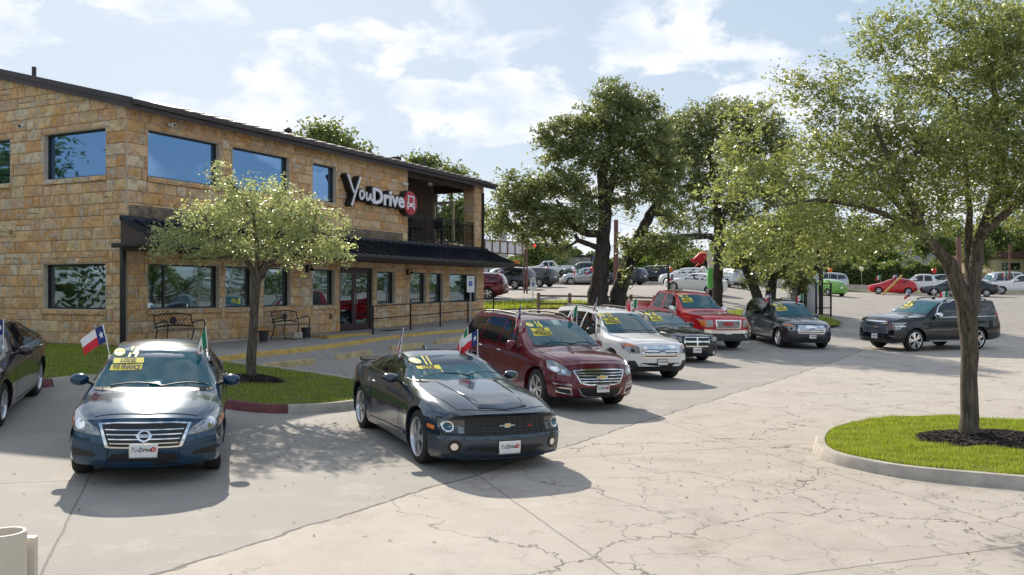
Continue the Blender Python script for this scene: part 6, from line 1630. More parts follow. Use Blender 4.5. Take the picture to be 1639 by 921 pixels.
# ---- flags clipped to the near vehicles
FL = [(sentra, 2.05, -1, 'texas', 'Texas flag on the right side of the blue sedan', -.10, R(200), .55), (sentra, 2.05, 1, 'mexico', 'Mexican flag on the left side of the blue sedan', -.04, R(215), 1.3),
      (camaro, 2.75, -1, 'texas', 'Texas flag hanging furled on the near side of the coupe roof', .06, R(205), 1.4), (camaro, 2.60, 1, 'texas', 'Texas flag standing on the far side of the coupe roof', .0, R(195), .5), (camaro, 3.0, 1, 'mexico', 'Mexican flag behind the Texas flag on the coupe roof', .0, R(195), 1.0),
      (traverse, 2.2, -1, 'texas', 'Texas flag furled on the near side of the maroon SUV', .0, R(205), 1.25), (traverse, 2.25, 1, 'mexico', 'Mexican flag on the far side of the maroon SUV', .03, R(195), .9),
      (expl, 2.3, -1, 'texas', 'Texas flag furled on the near side of the white SUV', .05, R(205), 1.25), (expl, 2.35, 1, 'mexico', 'Mexican flag on the far side of the white SUV roof', .0, R(190), .5),
      (dodge, 2.5, 1, 'mexico', 'Mexican flag between the black car and the red pickup cab', .02, R(215), 1.2), (sierra, 2.5, -1, 'texas', 'Texas flag on the near side of the red pickup cab', .04, R(215), 1.2), (sierra, 2.5, 1, 'mexico', 'Mexican flag on the far side of the red pickup cab', .05, R(215), 1.3),
      (gexp, 2.3, -1, 'texas', 'Texas flag on the near side of the grey SUV roof', .0, R(200), .45), (gexp, 2.3, 1, 'mexico', 'Mexican flag on the far side of the grey SUV roof', .0, R(180), .4),
      (tahoe, 2.4, -1, 'texas', 'Texas flag on the far side of the large black SUV', .0, R(200), .4), (tahoe, 2.7, 1, 'mexico', 'Mexican flag on the near side of the large black SUV beside the trunk', .0, R(180), .15)]
for (c, u, sg, kd, lab, lean, ang, dr) in FL:
    z = c.f['top'](u) - c.f['crown'](u) - .04; p, n = c.cast('L' if sg > 0 else 'R', u, z)
    flag(c, p.x, p.y + sg * .02, p.z + .04, kd, lab, lean, ang, dr)
p = Vector((-7.9, 13.2, 0)); pl_, _ = lf.cast('L', 1.9, 1.15); flag(lf, pl_.x + .35, pl_.y + .02, pl_.z + .03, 'texas', 'red and white end of a flag on the dark sedan at the left edge', 0, R(200), .6)
# ------------------------------------------------------------------ trees
def leaves(name, P, size, mat, parent, aspect=.42, rng=npr, droop=0):
    n = len(P); P = np.asarray(P, dtype=float)
    a = rng.normal(size=(n, 3)); a[:, 2] *= .7; a /= np.linalg.norm(a, axis=1)[:, None]
    b = rng.normal(size=(n, 3)); b -= a * (a * b).sum(1)[:, None]; b /= np.linalg.norm(b, axis=1)[:, None]
    s = size * rng.uniform(.6, 1.25, n)[:, None]; w = s * aspect
    c = np.cross(a, b) * s * .12
    V = np.stack([P - a * s * .5, P + b * w * .5 + c, P + a * s * .5, P - b * w * .5 + c], 1)
    me = raw_mesh(name, V.reshape(-1, 3), np.arange(n * 4).reshape(n, 4))
    return link(name, me, mat, parent)
def curve_pts(a, b, k, amp, rg, sag=0):
    pts = []; d = b - a; L_ = d.length; o = Vector((0, 0, 0))
    ph = [rg.uniform(-1, 1) for _ in range(6)]
    for i in range(k + 1):
        t = i / k; e = math.sin(math.pi * t)
        q = a + d * t + Vector((ph[0] * e + ph[1] * math.sin(2 * math.pi * t) * .5, ph[2] * e + ph[3] * math.sin(2 * math.pi * t) * .5, ph[4] * e * .6 + sag * e)) * amp * L_
        pts.append(q)
    return pts
def tree(name, base, trunks, blobs, label, leaf=.06, nleaf=20000, lmat='leaf_near', bark='bark', seed=1, csize=.22, per=26, group=None, twig=True, aspect=.42, shell=.55, cat='tree'):
    """trunks: lists of (point, radius); blobs: (centre, rx, ry, rz, weight)"""
    rg = random.Random(seed); nr = np.random.RandomState(seed)
    r = empty(name, base, 0, label, cat, group); bw = Vector(base); bm = bmesh.new(); nodes = []
    for tr in trunks:
        P = [Vector(p) - bw for p, _ in tr]; rad = [q for _, q in tr]; DP = []; DR = []
        for i in range(len(P) - 1):
            k = max(1, int((P[i + 1] - P[i]).length / .5)) * 2
            for j in range(k):
                t = j / k; DP.append(P[i].lerp(P[i + 1], t) + Vector((rg.uniform(-1, 1), rg.uniform(-1, 1), 0)) * .06 * rad[i] * 2); DR.append(rad[i] + (rad[i + 1] - rad[i]) * t)
        DP.append(P[-1]); DR.append(rad[-1]); tube(bm, DP, [q_ * rg.uniform(.94, 1.07) for q_ in DR], 14)
        nodes += [(p, q) for p, q in zip(DP, DR)]
    top = max(n[0].z for n in nodes)
    cand = [n for n in nodes if n[0].z > .30 * top]
    LP = []; tot = sum(b[4] * b[1] * b[3] for b in blobs)
    for (c, rx, ry, rz, wt) in sorted(blobs, key=lambda b: (Vector(b[0]) - bw).length):
        c = Vector(c) - bw
        near = min(cand, key=lambda n: (n[0] - c).length + max(0, n[0].z - c.z) * 1.5)
        r0 = min(near[1] * .75, .05 + .03 * (c - near[0]).length)
        pts = curve_pts(near[0], c, 6, .10, rg); rr = [r0 * (1 - .75 * i / 6) for i in range(7)]
        tube(bm, pts, rr, 7, False)
        for p, q in zip(pts[2:], rr[2:]): cand.append((p, q))
        nl = int(nleaf * wt * rx * rz / tot); nc = max(4, nl // per)
        for k in range(nc):
            v = nr.normal(size=3); v /= np.linalg.norm(v); rad = (nr.rand() ** (1 / 3)) * (1 - shell) + shell * (.55 + .45 * nr.rand()) if nr.rand() < .8 else nr.rand()
            q = c + Vector((v[0] * rx * rad, v[1] * ry * rad, v[2] * rz * rad))
            if twig and k % 2 == 0:
                s0 = pts[rg.randint(3, 6)] if rad < .6 else c.lerp(q, rg.uniform(.1, .45)); tube(bm, curve_pts(s0, q, 3, .10, rg), [max(.006, rr[-1] * .6), rr[-1] * .35, rr[-1] * .22, .003], 4, False)
            # leaves sit along a short drooping twig
            dirv = Vector((v[0], v[1], v[2] * .6 + rg.uniform(-.5, .2))).normalized(); m = int(per * (.5 + nr.rand()))
            t = nr.rand(m)[:, None]; cs = csize * (.6 + .8 * nr.rand())
            pp = np.array(q)[None, :] + (t - .35) * np.array(dirv)[None, :] * cs * 2.6 + nr.normal(size=(m, 3)) * cs * np.array([.42, .42, .34])
            LP.append(pp)
    bobj('trunk', bm, MAT[bark], r, ang=60)
    LP = np.concatenate(LP); leaves('crown', LP, leaf, MAT[lmat], r, aspect, nr)
    return r
def bl(px, py, Y, rpx, rpy=None, ry=None, w=1.0):
    k = Y / F; rpy = rpy or rpx
    if Y < 20 or 45 < Y < 47: rpx, rpy = rpx * .84, rpy * .82
    return (at(px, py, Y), rpx * k, ry or max(rpx, rpy) * k * .9, rpy * k, w)
# near tree on the right island
YR = 13.4; b0 = Vector((tR.x, tR.y, tR.z + .1)); k = YR / F
trR = [[(b0 + Vector((0, 0, -.15)), .25), (b0 + Vector((-.01, 0, .12)), .165), (b0 + Vector((0, 0, .4)), .135), (at(1552, 600, YR), .124), (at(1550, 540, YR), .126), (at(1547, 497, YR), .138)],
       [(at(1547, 500, YR), .13), (at(1535, 460, YR), .115), (at(1518, 420, YR), .10), (at(1494, 392, YR), .085), (at(1478, 372, YR - .1), .07), (at(1462, 330, YR - .3), .055), (at(1430, 270, YR - .5), .04), (at(1400, 200, YR - .5), .025)],
       [(at(1556, 500, YR), .125), (at(1560, 440, YR), .10), (at(1566, 390, YR + .1), .09), (at(1580, 350, YR + .2), .075), (at(1598, 300, YR + .2), .06), (at(1605, 230, YR), .05), (at(1590, 130, YR), .035), (at(1580, 50, YR), .02)],
       [(at(1556, 455, YR + .05), .075), (at(1548, 400, YR + .3), .06), (at(1552, 340, YR + .4), .05), (at(1545, 260, YR + .4), .035), (at(1530, 160, YR + .3), .02)],
       [(at(1572, 372, YR), .07), (at(1598, 352, YR), .06), (at(1640, 318, YR - .3), .045), (at(1690, 290, YR - .6), .03)],
       [(at(1485, 382, YR), .06), (at(1440, 352, YR - .4), .045), (at(1380, 330, YR - .7), .035), (at(1310, 320, YR - .9), .025), (at(1240, 330, YR - 1), .012)],
       [(at(1480, 376, YR), .05), (at(1430, 320, YR + .5), .04), (at(1370, 270, YR + .8), .03), (at(1300, 220, YR + .9), .015)]]
blR = [bl(1590, 120, YR, 105, 95, 1.5), bl(1480, 130, YR, 75, 60, 1.0, .7), bl(1540, 40, YR, 110, 60, 1.2, .75), bl(1650, 60, YR, 90, 90, 1.3, .8), bl(1425, 55, YR, 60, 52, .7, .75),
       bl(1560, 230, YR, 110, 75, 1.6), bl(1480, 235, YR - .4, 85, 60, 1.3), bl(1660, 220, YR, 110, 100, 1.4), bl(1400, 205, YR, 75, 50, 1.1, .85), bl(1330, 165, YR + .4, 62, 45, .8, .7), bl(1275, 140, YR + .6, 45, 35, .6, .6),
       bl(1320, 240, YR + .2, 75, 45, 1.1, .85), bl(1420, 290, YR, 95, 50, 1.5), bl(1330, 320, YR - .3, 85, 45, 1.2), bl(1245, 280, YR - .4, 65, 42, .9, .85), bl(1180, 235, YR - .2, 45, 35, .7, .7), bl(1170, 300, YR - .8, 45, 32, .7, .8),
       bl(1260, 360, YR - .8, 75, 38, 1.0), bl(1190, 390, YR - 1.0, 48, 32, .7), bl(1340, 385, YR - .6, 70, 35, 1.0), bl(1420, 370, YR - .3, 60, 36, 1.0, .9), bl(1260, 420, YR - 1.0, 62, 26, .7, .8), bl(1480, 345, YR + .6, 60, 40, .9),
       bl(1600, 320, YR + .3, 75, 45, 1.2, .8), bl(1690, 320, YR, 80, 60, 1.2, .8), bl(1520, 300, YR, 60, 45, 1.2, .8), bl(1350, 110, YR + .4, 34, 26, .6, .5), bl(1200, 180, YR + .3, 40, 25, .6, .5)]
tree('shade_tree', b0, trR, blR, 'near oak tree with grey forked trunk rising from the mulched grass island', .078, 76000, 'leaf_near', 'bark', 11, .135, 26, aspect=.40)
# small tree by the building
YL = 18.4; b1 = Vector((tL.x, tL.y, tL.z + .05))
trL = [[(b1 + Vector((0, 0, -.1)), .15), (b1 + Vector((0, 0, .12)), .105), (at(404, 540, YL), .092), (at(408, 480, YL), .088), (at(411, 447, YL), .095)],
       [(at(411, 452, YL), .07), (at(400, 425, YL), .06), (at(375, 395, YL), .05), (at(330, 370, YL), .03), (at(290, 350, YL), .015)], [(at(412, 452, YL), .08), (at(428, 425, YL), .065), (at(455, 400, YL), .05), (at(500, 370, YL), .03), (at(545, 380, YL), .012)],
       [(at(411, 450, YL), .06), (at(412, 400, YL), .045), (at(405, 340, YL), .03), (at(360, 280, YL), .012)], [(at(412, 445, YL + .1), .05), (at(440, 380, YL + .3), .035), (at(470, 330, YL + .3), .015)]]
blL = [bl(400, 345, YL, 65, 42, .9), bl(330, 350, YL, 50, 34, .7), bl(465, 345, YL, 58, 40, .8), bl(280, 378, YL, 42, 24, .5, .9), bl(350, 395, YL, 60, 25, .8), bl(430, 395, YL, 60, 28, .9), bl(500, 385, YL, 52, 32, .7), bl(540, 400, YL, 34, 26, .5, .9),
       bl(255, 402, YL, 28, 14, .4, .7), bl(380, 305, YL, 42, 26, .6, .75), bl(350, 285, YL, 20, 18, .3, .4), bl(440, 308, YL, 36, 20, .5, .6), bl(345, 265, YL, 10, 12, .15, .3), bl(505, 340, YL, 40, 22, .5, .7), bl(550, 360, YL, 24, 14, .3, .5), bl(470, 425, YL, 34, 12, .4, .5), bl(300, 415, YL, 30, 12, .3, .5)]
tree('shade_tree', b1, trL, blL, 'small pale leaved tree in the mulch ring before the building', .068, 19000, 'leaf_small', 'bark', 5, .12, 20, aspect=.55)

# the big oaks
YO = 46.0
def oak(base, trunks, blobs, label, seed, n, lm='leaf_oak', leaf=.20): return tree('oak_tree', base, trunks, blobs, label, leaf, n, lm, 'darkbark', seed, .26, 26, 'large oaks in the middle of the lot', True, .5, .6)
def aps(L_, Y): return [(at(x, y, Y + dy), r) for x, y, dy, r in L_]
g = atg(957, YO)
trO = [[(g + Vector((0, 0, -.3)), .75)] + aps([(957, 478, 0, .54), (961, 430, 0, .42), (966, 385, 0, .36), (969, 345, 0, .34), (966, 318, 0, .32)], YO), aps([(966, 330, 0, .30), (963, 280, 0, .26), (975, 240, 0, .22), (1000, 190, 0, .12), (1005, 150, 0, .06)], YO), aps([(968, 325, 0, .26), (982, 285, .5, .2), (990, 240, .6, .12)], YO),
       [(atg(990, YO + .6, -.2), .6)] + aps([(989, 470, .6, .46), (999, 440, .6, .38), (1012, 405, .6, .32), (1024, 375, .6, .28), (1040, 345, .6, .26), (1055, 322, .8, .22), (1065, 300, 1, .16)], YO),
       aps([(1010, 420, .6, .3), (1030, 400, .8, .24), (1055, 390, 1, .22), (1090, 380, 1.2, .2), (1140, 378, 1.4, .14)], YO), aps([(966, 375, -.3, .24), (940, 374, -.6, .2), (918, 365, -.8, .16), (905, 340, -1, .12), (890, 320, -1, .07)], YO), aps([(964, 400, -.3, .18), (945, 392, -.6, .14), (925, 385, -.8, .12), (920, 375, -.8, .08)], YO)]
blO = [bl(985, 155, YO, 42, 26, 1.6, .9), bl(1025, 175, YO, 42, 30, 1.6, .9), bl(960, 190, YO, 45, 34, 1.8), bl(1010, 215, YO, 55, 34, 2), bl(915, 210, YO, 40, 30, 1.5), bl(888, 245, YO, 30, 26, 1.3, .9), bl(950, 245, YO, 52, 32, 2), bl(1040, 245, YO, 40, 30, 1.8, .9), bl(1000, 275, YO, 52, 30, 2, .9),
       bl(905, 290, YO, 45, 26, 1.7, .9), bl(870, 305, YO, 32, 24, 1.3, .9), bl(850, 335, YO - .5, 34, 24, 1.3, .9), bl(815, 325, YO - .5, 26, 30, 1.2), bl(812, 285, YO - .5, 14, 22, .8, .6), bl(800, 360, YO - .5, 26, 22, 1.1), bl(840, 370, YO - .5, 32, 20, 1.2, .9), bl(885, 375, YO, 30, 22, 1.2, .8), bl(940, 315, YO, 45, 24, 1.6, .7), bl(1005, 320, YO, 42, 26, 1.6, .6),
       bl(925, 350, YO - 1, 42, 22, 1.5, .9), bl(880, 345, YO - 1, 36, 20, 1.4, .9), bl(845, 300, YO - 1, 26, 22, 1.2, .8), bl(1075, 270, YO, 30, 30, 1.5, .9), bl(1060, 215, YO, 26, 26, 1.4, .8), bl(870, 215, YO, 22, 22, 1.2, .8), bl(1075, 390, YO - 1, 34, 18, 1.2, .7),
       bl(895, 405, YO - .5, 28, 14, .9, .6), bl(1050, 300, YO, 32, 26, 1.3, .8), bl(1040, 385, YO, 34, 18, 1.1, .6), bl(1015, 395, YO - .5, 26, 20, 1, .8), bl(1075, 345, YO, 26, 22, 1.1, .6), bl(1060, 410, YO, 34, 16, 1, .45), bl(975, 130, YO, 14, 10, .5, .5), bl(1000, 440, YO - .5, 14, 14, .6, .4)]
oak(g, trO, blO, 'tall dark live oak with a thick double trunk left of the others', 21, 56000)
Y2 = 55.0; g = atg(1148, Y2)
tr2 = [[(g + Vector((0, 0, -.2)), .42)] + aps([(1148, 480, 0, .33), (1149, 420, 0, .30), (1150, 370, 0, .28), (1148, 320, 0, .22), (1140, 270, 0, .14), (1130, 220, 0, .07)], Y2), aps([(1150, 360, 0, .2), (1175, 310, .5, .16), (1200, 260, .8, .10), (1215, 220, .8, .05)], Y2), aps([(1150, 385, 0, .16), (1120, 375, -.5, .12), (1085, 378, -.8, .07)], Y2)]
bl2 = [bl(1068, 220, Y2, 32, 32, 1.8), bl(1062, 280, Y2, 32, 32, 1.8), bl(1070, 335, Y2, 30, 24, 1.6, .8), bl(1255, 310, Y2, 35, 30, 1.8), bl(1110, 200, Y2, 40, 34, 2), bl(1160, 190, Y2, 45, 34, 2), bl(1215, 195, Y2, 38, 34, 2), bl(1090, 245, Y2, 40, 34, 2), bl(1150, 245, Y2, 50, 34, 2.2), bl(1215, 245, Y2, 45, 34, 2), bl(1095, 300, Y2, 38, 30, 2), bl(1155, 305, Y2, 50, 32, 2.2), bl(1220, 305, Y2, 45, 32, 2), bl(1120, 350, Y2, 35, 20, 1.6, .8), bl(1180, 350, Y2, 45, 22, 1.8), bl(1250, 240, Y2, 22, 30, 1.4, .9)]
oak(g, tr2, bl2, 'round green oak with a straight trunk behind the red pickup', 22, 52000)
Y3 = 52.0; g = atg(1215, Y3)
tr3 = [[(g, .34)] + aps([(1212, 475, 0, .30), (1203, 450, 0, .26), (1190, 425, 0, .2), (1185, 400, 0, .12)], Y3), [(atg(1233, Y3), .36)] + aps([(1234, 470, .3, .3), (1238, 440, .3, .26), (1242, 400, .3, .2), (1240, 360, .3, .1)], Y3), [(atg(1284, Y3), .3)] + aps([(1284, 462, .5, .24), (1290, 440, .5, .2), (1310, 428, .5, .16), (1335, 418, .5, .10)], Y3)]
bl3 = [bl(1190, 410, Y3, 34, 24, 1.4, .7), bl(1240, 380, Y3, 45, 28, 1.6), bl(1290, 395, Y3, 40, 26, 1.5), bl(1250, 425, Y3, 45, 20, 1.4, .8), bl(1210, 450, Y3, 20, 14, .9, .5), bl(1275, 450, Y3, 22, 16, .9, .6), bl(1330, 400, Y3, 30, 20, 1.2, .8), bl(1290, 350, Y3, 45, 25, 1.6)]
oak(g, tr3, bl3, 'low spreading oak with three dark leaning stems behind the grey SUV', 23, 24000)
# young bright sapling and shrubs near the oaks
Ys = 50; g = atg(1070, Ys); tree('sapling', g, [[(g, .08), (at(1070, 440, Ys), .06), (at(1068, 400, Ys), .04), (at(1075, 370, Ys), .02)]], [bl(1070, 385, Ys, 26, 14, .8, .35), bl(1060, 405, Ys, 20, 14, .7, .4), bl(1085, 400, Ys, 14, 12, .5, .3)], 'thin sapling with sparse leaves right of the big oak', .15, 1800, 'leaf_bright', 'darkbark', 31, .3, 14)
# trees behind the building roof
def bgtree(px, py, Y, rpx, rpy, label, seed, n=9000, lm='leaf_far', leaf=.32, group='trees beyond the street', wt=1, kind='background_tree', tw=.22):
    g = atg(px, Y) if True else None; rg = random.Random(seed)
    c = at(px, py, Y); tr = [[(g, tw * 1.3), (Vector((c.x, c.y, (g.z + c.z) / 2)), tw), (c, tw * .5)]]
    bb = []
    for i in range(7):
        a = rg.uniform(0, 6.28); q = rg.uniform(.2, .62); bb.append(bl(px + rpx * q * math.cos(a), py + rpy * q * math.sin(a), Y + rg.uniform(-1, 1), rpx * rg.uniform(.35, .55), rpy * rg.uniform(.35, .55), None, wt))
    return tree(kind, g, tr, bb, label, leaf, n, lm, 'darkbark', seed, .55, 16, group, True, .55, .5)
bgtree(520, 232, 62, 66, 36, 'grey green treetop showing above the middle of the dealership roof', 41, 6500, group='treetops behind the dealership roof')
bgtree(672, 272, 66, 40, 20, 'treetop just left of the roof end above the porch', 42, 3500, group='treetops behind the dealership roof')
bgtree(722, 282, 68, 26, 14, 'small treetop above the porch roof', 43, 1800, group='treetops behind the dealership roof')
bgtree(725, 350, 60, 60, 55, 'dark tree seen through the balcony porch', 44, 9000, group='treetops behind the dealership roof')
for i, (px, py, Y, rx, ry, n, lm, lb) in enumerate([(862, 412, 118, 42, 26, 7000, 'leaf_far', 'round tree beyond the street left of the white pickup'), (890, 425, 116, 26, 18, 3500, 'leaf_far', 'low tree behind the white pickup cab'), (825, 425, 122, 26, 18, 3000, 'leaf_far', 'low tree behind the red framed sign'),
      (1045, 425, 112, 34, 18, 4000, 'leaf_bright', 'bright green bush behind the oak trunk'), (1105, 425, 108, 40, 28, 5000, 'leaf_far', 'dark tree behind the waving tube figure'), (1070, 410, 125, 40, 30, 4000, 'leaf_far', 'hazy tree right of the big oak trunk'), (1230, 430, 115, 45, 25, 5000, 'leaf_far', 'dark tree behind the leaning oak stems'),
      (1400, 400, 112, 60, 40, 8000, 'leaf_bright', 'light green tree over the hedge left of the near trunk'), (1330, 415, 118, 45, 30, 6000, 'leaf_far', 'tree over the hedge behind the green car'), (1500, 405, 122, 45, 35, 7000, 'leaf_far', 'tree between the two trunks of the near oak'), (1590, 370, 128, 50, 45, 9000, 'leaf_far', 'dark tree behind the tan far building'),
      (1640, 395, 132, 50, 50, 8000, 'leaf_far', 'dark tree at the far right edge'), (1560, 400, 112, 28, 32, 4000, 'leaf_far', 'tree right of the near trunk fork'), (1700, 400, 120, 60, 45, 7000, 'leaf_far', 'tree beyond the right edge')]):
    bgtree(px, py, Y, rx, ry, lb, 50 + i, n, lm, .42)
# hedge across the street
def hedge(x0, x1, Y, z0, z1, label, seed, n):
    nr = np.random.RandomState(seed); a = at(x0, 450, Y); b = at(x1, 450, Y); m = n
    t = nr.rand(m); x = a.x + (b.x - a.x) * t; y = Y + nr.uniform(-1.2, 1.2, m); gzv = np.array([gz(xx, yy) for xx, yy in zip(x, y)])
    hh = (z1 + .35 * np.sin(t * 37) + .25 * np.sin(t * 91)); z = gzv + nr.uniform(0, 1, m) ** .7 * hh
    P = np.stack([x, y, z], 1); o = leaves('hedge', P, .5, MAT['leaf_far'], None, .6, nr); T(o, label, 'hedge', None, 'stuff')
hedge(1300, 1530, 103, 0, 2.4, 'dark clipped hedge along the far side of the street', 3, 16000)
hedge(1160, 1300, 108, 0, 2.0, 'dark hedge beyond the street behind the leaning oak stems', 4, 7000)

for i, (x, y, h, r_, lb) in enumerate([(-34, 14, 6, 3.4, 'tree on the lawn left of the lot'), (-38, 22, 7, 4.0, 'larger tree on the lawn left of the building'), (-33, 4, 5, 3.0, 'tree on the lawn nearest the camera side')]):  # out-of-view trees added for the left windows to reflect
    g = Vector((x, y, gz(x, y))); c = g + Vector((0, 0, h))
    tree('unseen_tree', g, [[(g, .3), (g + Vector((0, 0, h * .5)), .22), (c, .1)]], [(c + Vector((random.Random(i * 9 + k).uniform(-1, 1) * r_ * .6, random.Random(i * 7 + k).uniform(-1, 1) * r_ * .6, random.Random(i * 5 + k).uniform(-.6, .6) * r_)), r_ * .55, r_ * .55, r_ * .45, 1) for k in range(6)], lb, .4, 4000, 'leaf_far', 'darkbark', 70 + i, .5, 14, 'trees on the side lawn', False)

def mass(name, px0, px1, Y, h0, h1, n, leaf, label, seed, mt='leaf_far'):
    nr = np.random.RandomState(seed); a = at(px0, 450, Y); b = at(px1, 450, Y); t = nr.rand(n); x = a.x + (b.x - a.x) * t; y = Y + nr.uniform(-3, 3, n); g = gz(0, Y)
    hh = h0 + (h1 - h0) * (.5 + .28 * np.sin(x * .35 + seed) + .22 * np.sin(x * 1.1 + 2 * seed) + .12 * np.sin(x * 2.9)); z = g + nr.rand(n) ** .8 * hh
    T(leaves(name, np.stack([x, y, z], 1), leaf, MAT[mt], None, .6, nr), label, None, None, 'stuff')
mass('far_woods', 700, 1150, 150, 3, 6.0, 16000, .8, 'distant tree line left of the oaks', 5); mass('far_woods', 1130, 1760, 150, 4, 10, 30000, .8, 'distant tree line right of the oaks', 6)
src = [o for o in bpy.data.objects if o.name.startswith('unseen_tree') and o.type == 'EMPTY']
for i, (x, y) in enumerate([(62, 24), (70, 34), (78, 46), (66, 12), (84, 60), (-16, -34), (-6, -38), (5, -36), (17, -34), (29, -30), (42, -20), (56, -4)]):  # unseen copies added so panes and car fronts have something to reflect
    s0 = src[i % 3]; r2 = s0.copy(); COL.objects.link(r2); r2.location = (x, y, gz(x, y)); r2.rotation_euler = (0, 0, i * 1.3); r2['label'] = ['first', 'second', 'third', 'fourth', 'fifth', 'sixth', 'seventh', 'eighth', 'ninth', 'tenth', 'eleventh', 'twelfth'][i] + ' unseen tree added behind the camera and right of the view for reflections'; r2['group'] = 'trees added round the lot outside the view for reflections'
    for ch in s0.children: c2_ = ch.copy(); COL.objects.link(c2_); c2_.parent = r2

def side_mass(name, x0, y0, y1, h, n, label, seed):
    nr = np.random.RandomState(seed); y = y0 + (y1 - y0) * nr.rand(n); x = x0 + nr.uniform(-2, 2, n); g = np.array([gz(a_, b_) for a_, b_ in zip(x, y)])
    z = g + nr.rand(n) ** .8 * h * (.7 + .25 * np.sin(y * .4 + seed) + .1 * np.sin(y * 1.7)); T(leaves(name, np.stack([x, y, z], 1), .45, MAT['leaf_far'], None, .6, nr), label, None, None, 'stuff')
side_mass('woods', -44, -20, 70, 8, 26000, 'woods behind the side lawn left of the building', 8); side_mass('woods', 90, -10, 95, 7, 24000, 'woods beyond the right side of the lot', 9)  # leaf masses out of view, added so the windows reflect greenery
# ------------------------------------------------------------------ background vehicles, signs and buildings
def windows_lod(c, dh=0, s=1):
    t = dh
    windows(c, [(0, 1.21), (.74, 1.20), (.60, 1.60 + t), (0, 1.65 + t)], [[(1.92 * s, 1.14), (2.22 * s, 1.50 + t), (2.45 * s, 1.62 + t), (2.72 * s, 1.64 + t), (2.72 * s, 1.15)], [(2.82 * s, 1.15), (2.82 * s, 1.64 + t), (3.62 * s, 1.63 + t), (3.66 * s, 1.17)], [(3.76 * s, 1.18), (3.72 * s, 1.62 + t), (4.35 * s, 1.58 + t), (4.60 * s, 1.26)]], [(0, 1.20), (.66, 1.18), (.58, 1.56 + t), (0, 1.60 + t)])
LODR = (5, 0, .045)
def far_suv(name, px, Y, a, pt, label, L=4.7, W=1.88, H=1.70, group=None, py=None, cat='suv'):
    x = (px - CX) / F * Y; s = L / 5.0
    c = Car(name, suv_sp(L, W, H, paint=P_[pt], rim=LODR, r=.36, lod=1), (x, Y, gz(x, Y)), a, label, group, cat, 1)
    dh = H - 1.78; windows_lod(c, dh, s)
    for sg in (1, -1):
        f = (lambda p: p) if sg > 0 else mir
        c.decal('tail_lamp', [('r', f([(W * .30, .92), (W * .44, .90), (W * .42, 1.18), (W * .32, 1.18)]))], MAT['redlens'], .015); c.decal('headlight', [('f', f([(W * .30, .76), (W * .45, .78), (W * .45, .96), (W * .33, .92)]))], MAT['lamp'], .015)
    c.decal('grille', [('f', [(-.45, .62), (.45, .62), (.5, .88), (-.5, .88)])], MAT['black'], .012); c.decal('bumper_guard', [('r', [(-W * .42, .36), (W * .42, .36), (W * .42, .56), (-W * .42, .56)])], MAT['plastic'], .02)
    p, n = c.cast('r', 0, .86); BX('licence_plate', -.006, .006, -.155, .155, -.08, .08, MAT['white'], c.root, loc=p + Vector((-.012, 0, 0)))
    c.mirror(1.95 * s, 1.12 * (1 if H > 1.65 else .97), P_[pt], stalk=.06)
    return c
def far_sedan(name, px, Y, a, pt, label, L=4.7, W=1.82, group=None, hatch=False, cat='car', sc=1.0):
    x = (px - CX) / F * Y; k = L / 4.62
    sp = sedan_sp(paint=P_[pt], rim=LODR)
    if hatch: sp = sedan_sp(L=4.2, paint=P_[pt], rim=LODR, wb=3.4, hw=[(0, .80), (.5, .86), (1.2, .885), (3.4, .89), (4.0, .86), (4.2, .80)], low=[(0, .24), (.6, .20), (3.7, .21), (4.2, .30)], belt=[(0, .70), (.4, .78), (1.1, .90), (2.0, .96), (3.2, 1.02), (4.2, 1.02)],
        top=[(0, .80), (.25, .88), (.8, 1.0), (1.1, 1.07), (1.9, 1.40), (2.3, 1.48), (2.8, 1.49), (3.4, 1.42), (3.8, 1.30), (4.1, 1.12), (4.2, 1.05)], wr=[(0, .66), (.6, .74), (1.1, .76), (1.5, .68), (2.1, .59), (3.4, .58), (4.2, .66)], crown=[(0, .05), (1.1, .07), (2.1, .05), (4.2, .04)])
    c = Car(name, sp, (x, Y, gz(x, Y)), a, label, group, cat, 1); c.root.scale = (sc * (k if not hatch else 1),) * 3
    if hatch: windows(c, [(0, 1.12), (.70, 1.10), (.56, 1.40), (0, 1.44)], [[(1.75, 1.02), (2.1, 1.36), (2.6, 1.40), (2.6, 1.03)], [(2.7, 1.04), (2.7, 1.40), (3.5, 1.34), (3.75, 1.10)]], [(0, 1.10), (.6, 1.10), (.5, 1.36), (0, 1.40)])
    else: windows(c, [(0, 1.04), (.70, 1.03), (.56, 1.38), (0, 1.42)], [[(1.78, 1.0), (2.1, 1.30), (2.5, 1.39), (2.80, 1.395), (2.80, 1.0)], [(2.9, 1.0), (2.9, 1.39), (3.3, 1.34), (3.65, 1.18), (3.72, 1.05)]], [(0, 1.16), (.58, 1.15), (.50, 1.34), (0, 1.38)])
    for sg in (1, -1):
        f = (lambda p: p) if sg > 0 else mir
        c.decal('tail_lamp', [('r', f([(.45, .80), (.82, .78), (.82, .95), (.5, .98)]))], MAT['redlens'], .015); c.decal('headlight', [('f', f([(.46, .62), (.82, .66), (.84, .78), (.55, .72)]))], MAT['lamp'], .015)
    c.decal('grille', [('f', [(-.42, .48), (.42, .48), (.46, .66), (-.46, .66)])], MAT['black'], .012)
    p, n = c.cast('r', 0, .80); BX('licence_plate', -.006, .006, -.155, .155, -.08, .08, MAT['white'], c.root, loc=p + Vector((-.012, 0, 0)))
    c.mirror(1.80, .98, P_[pt], stalk=.06); return c
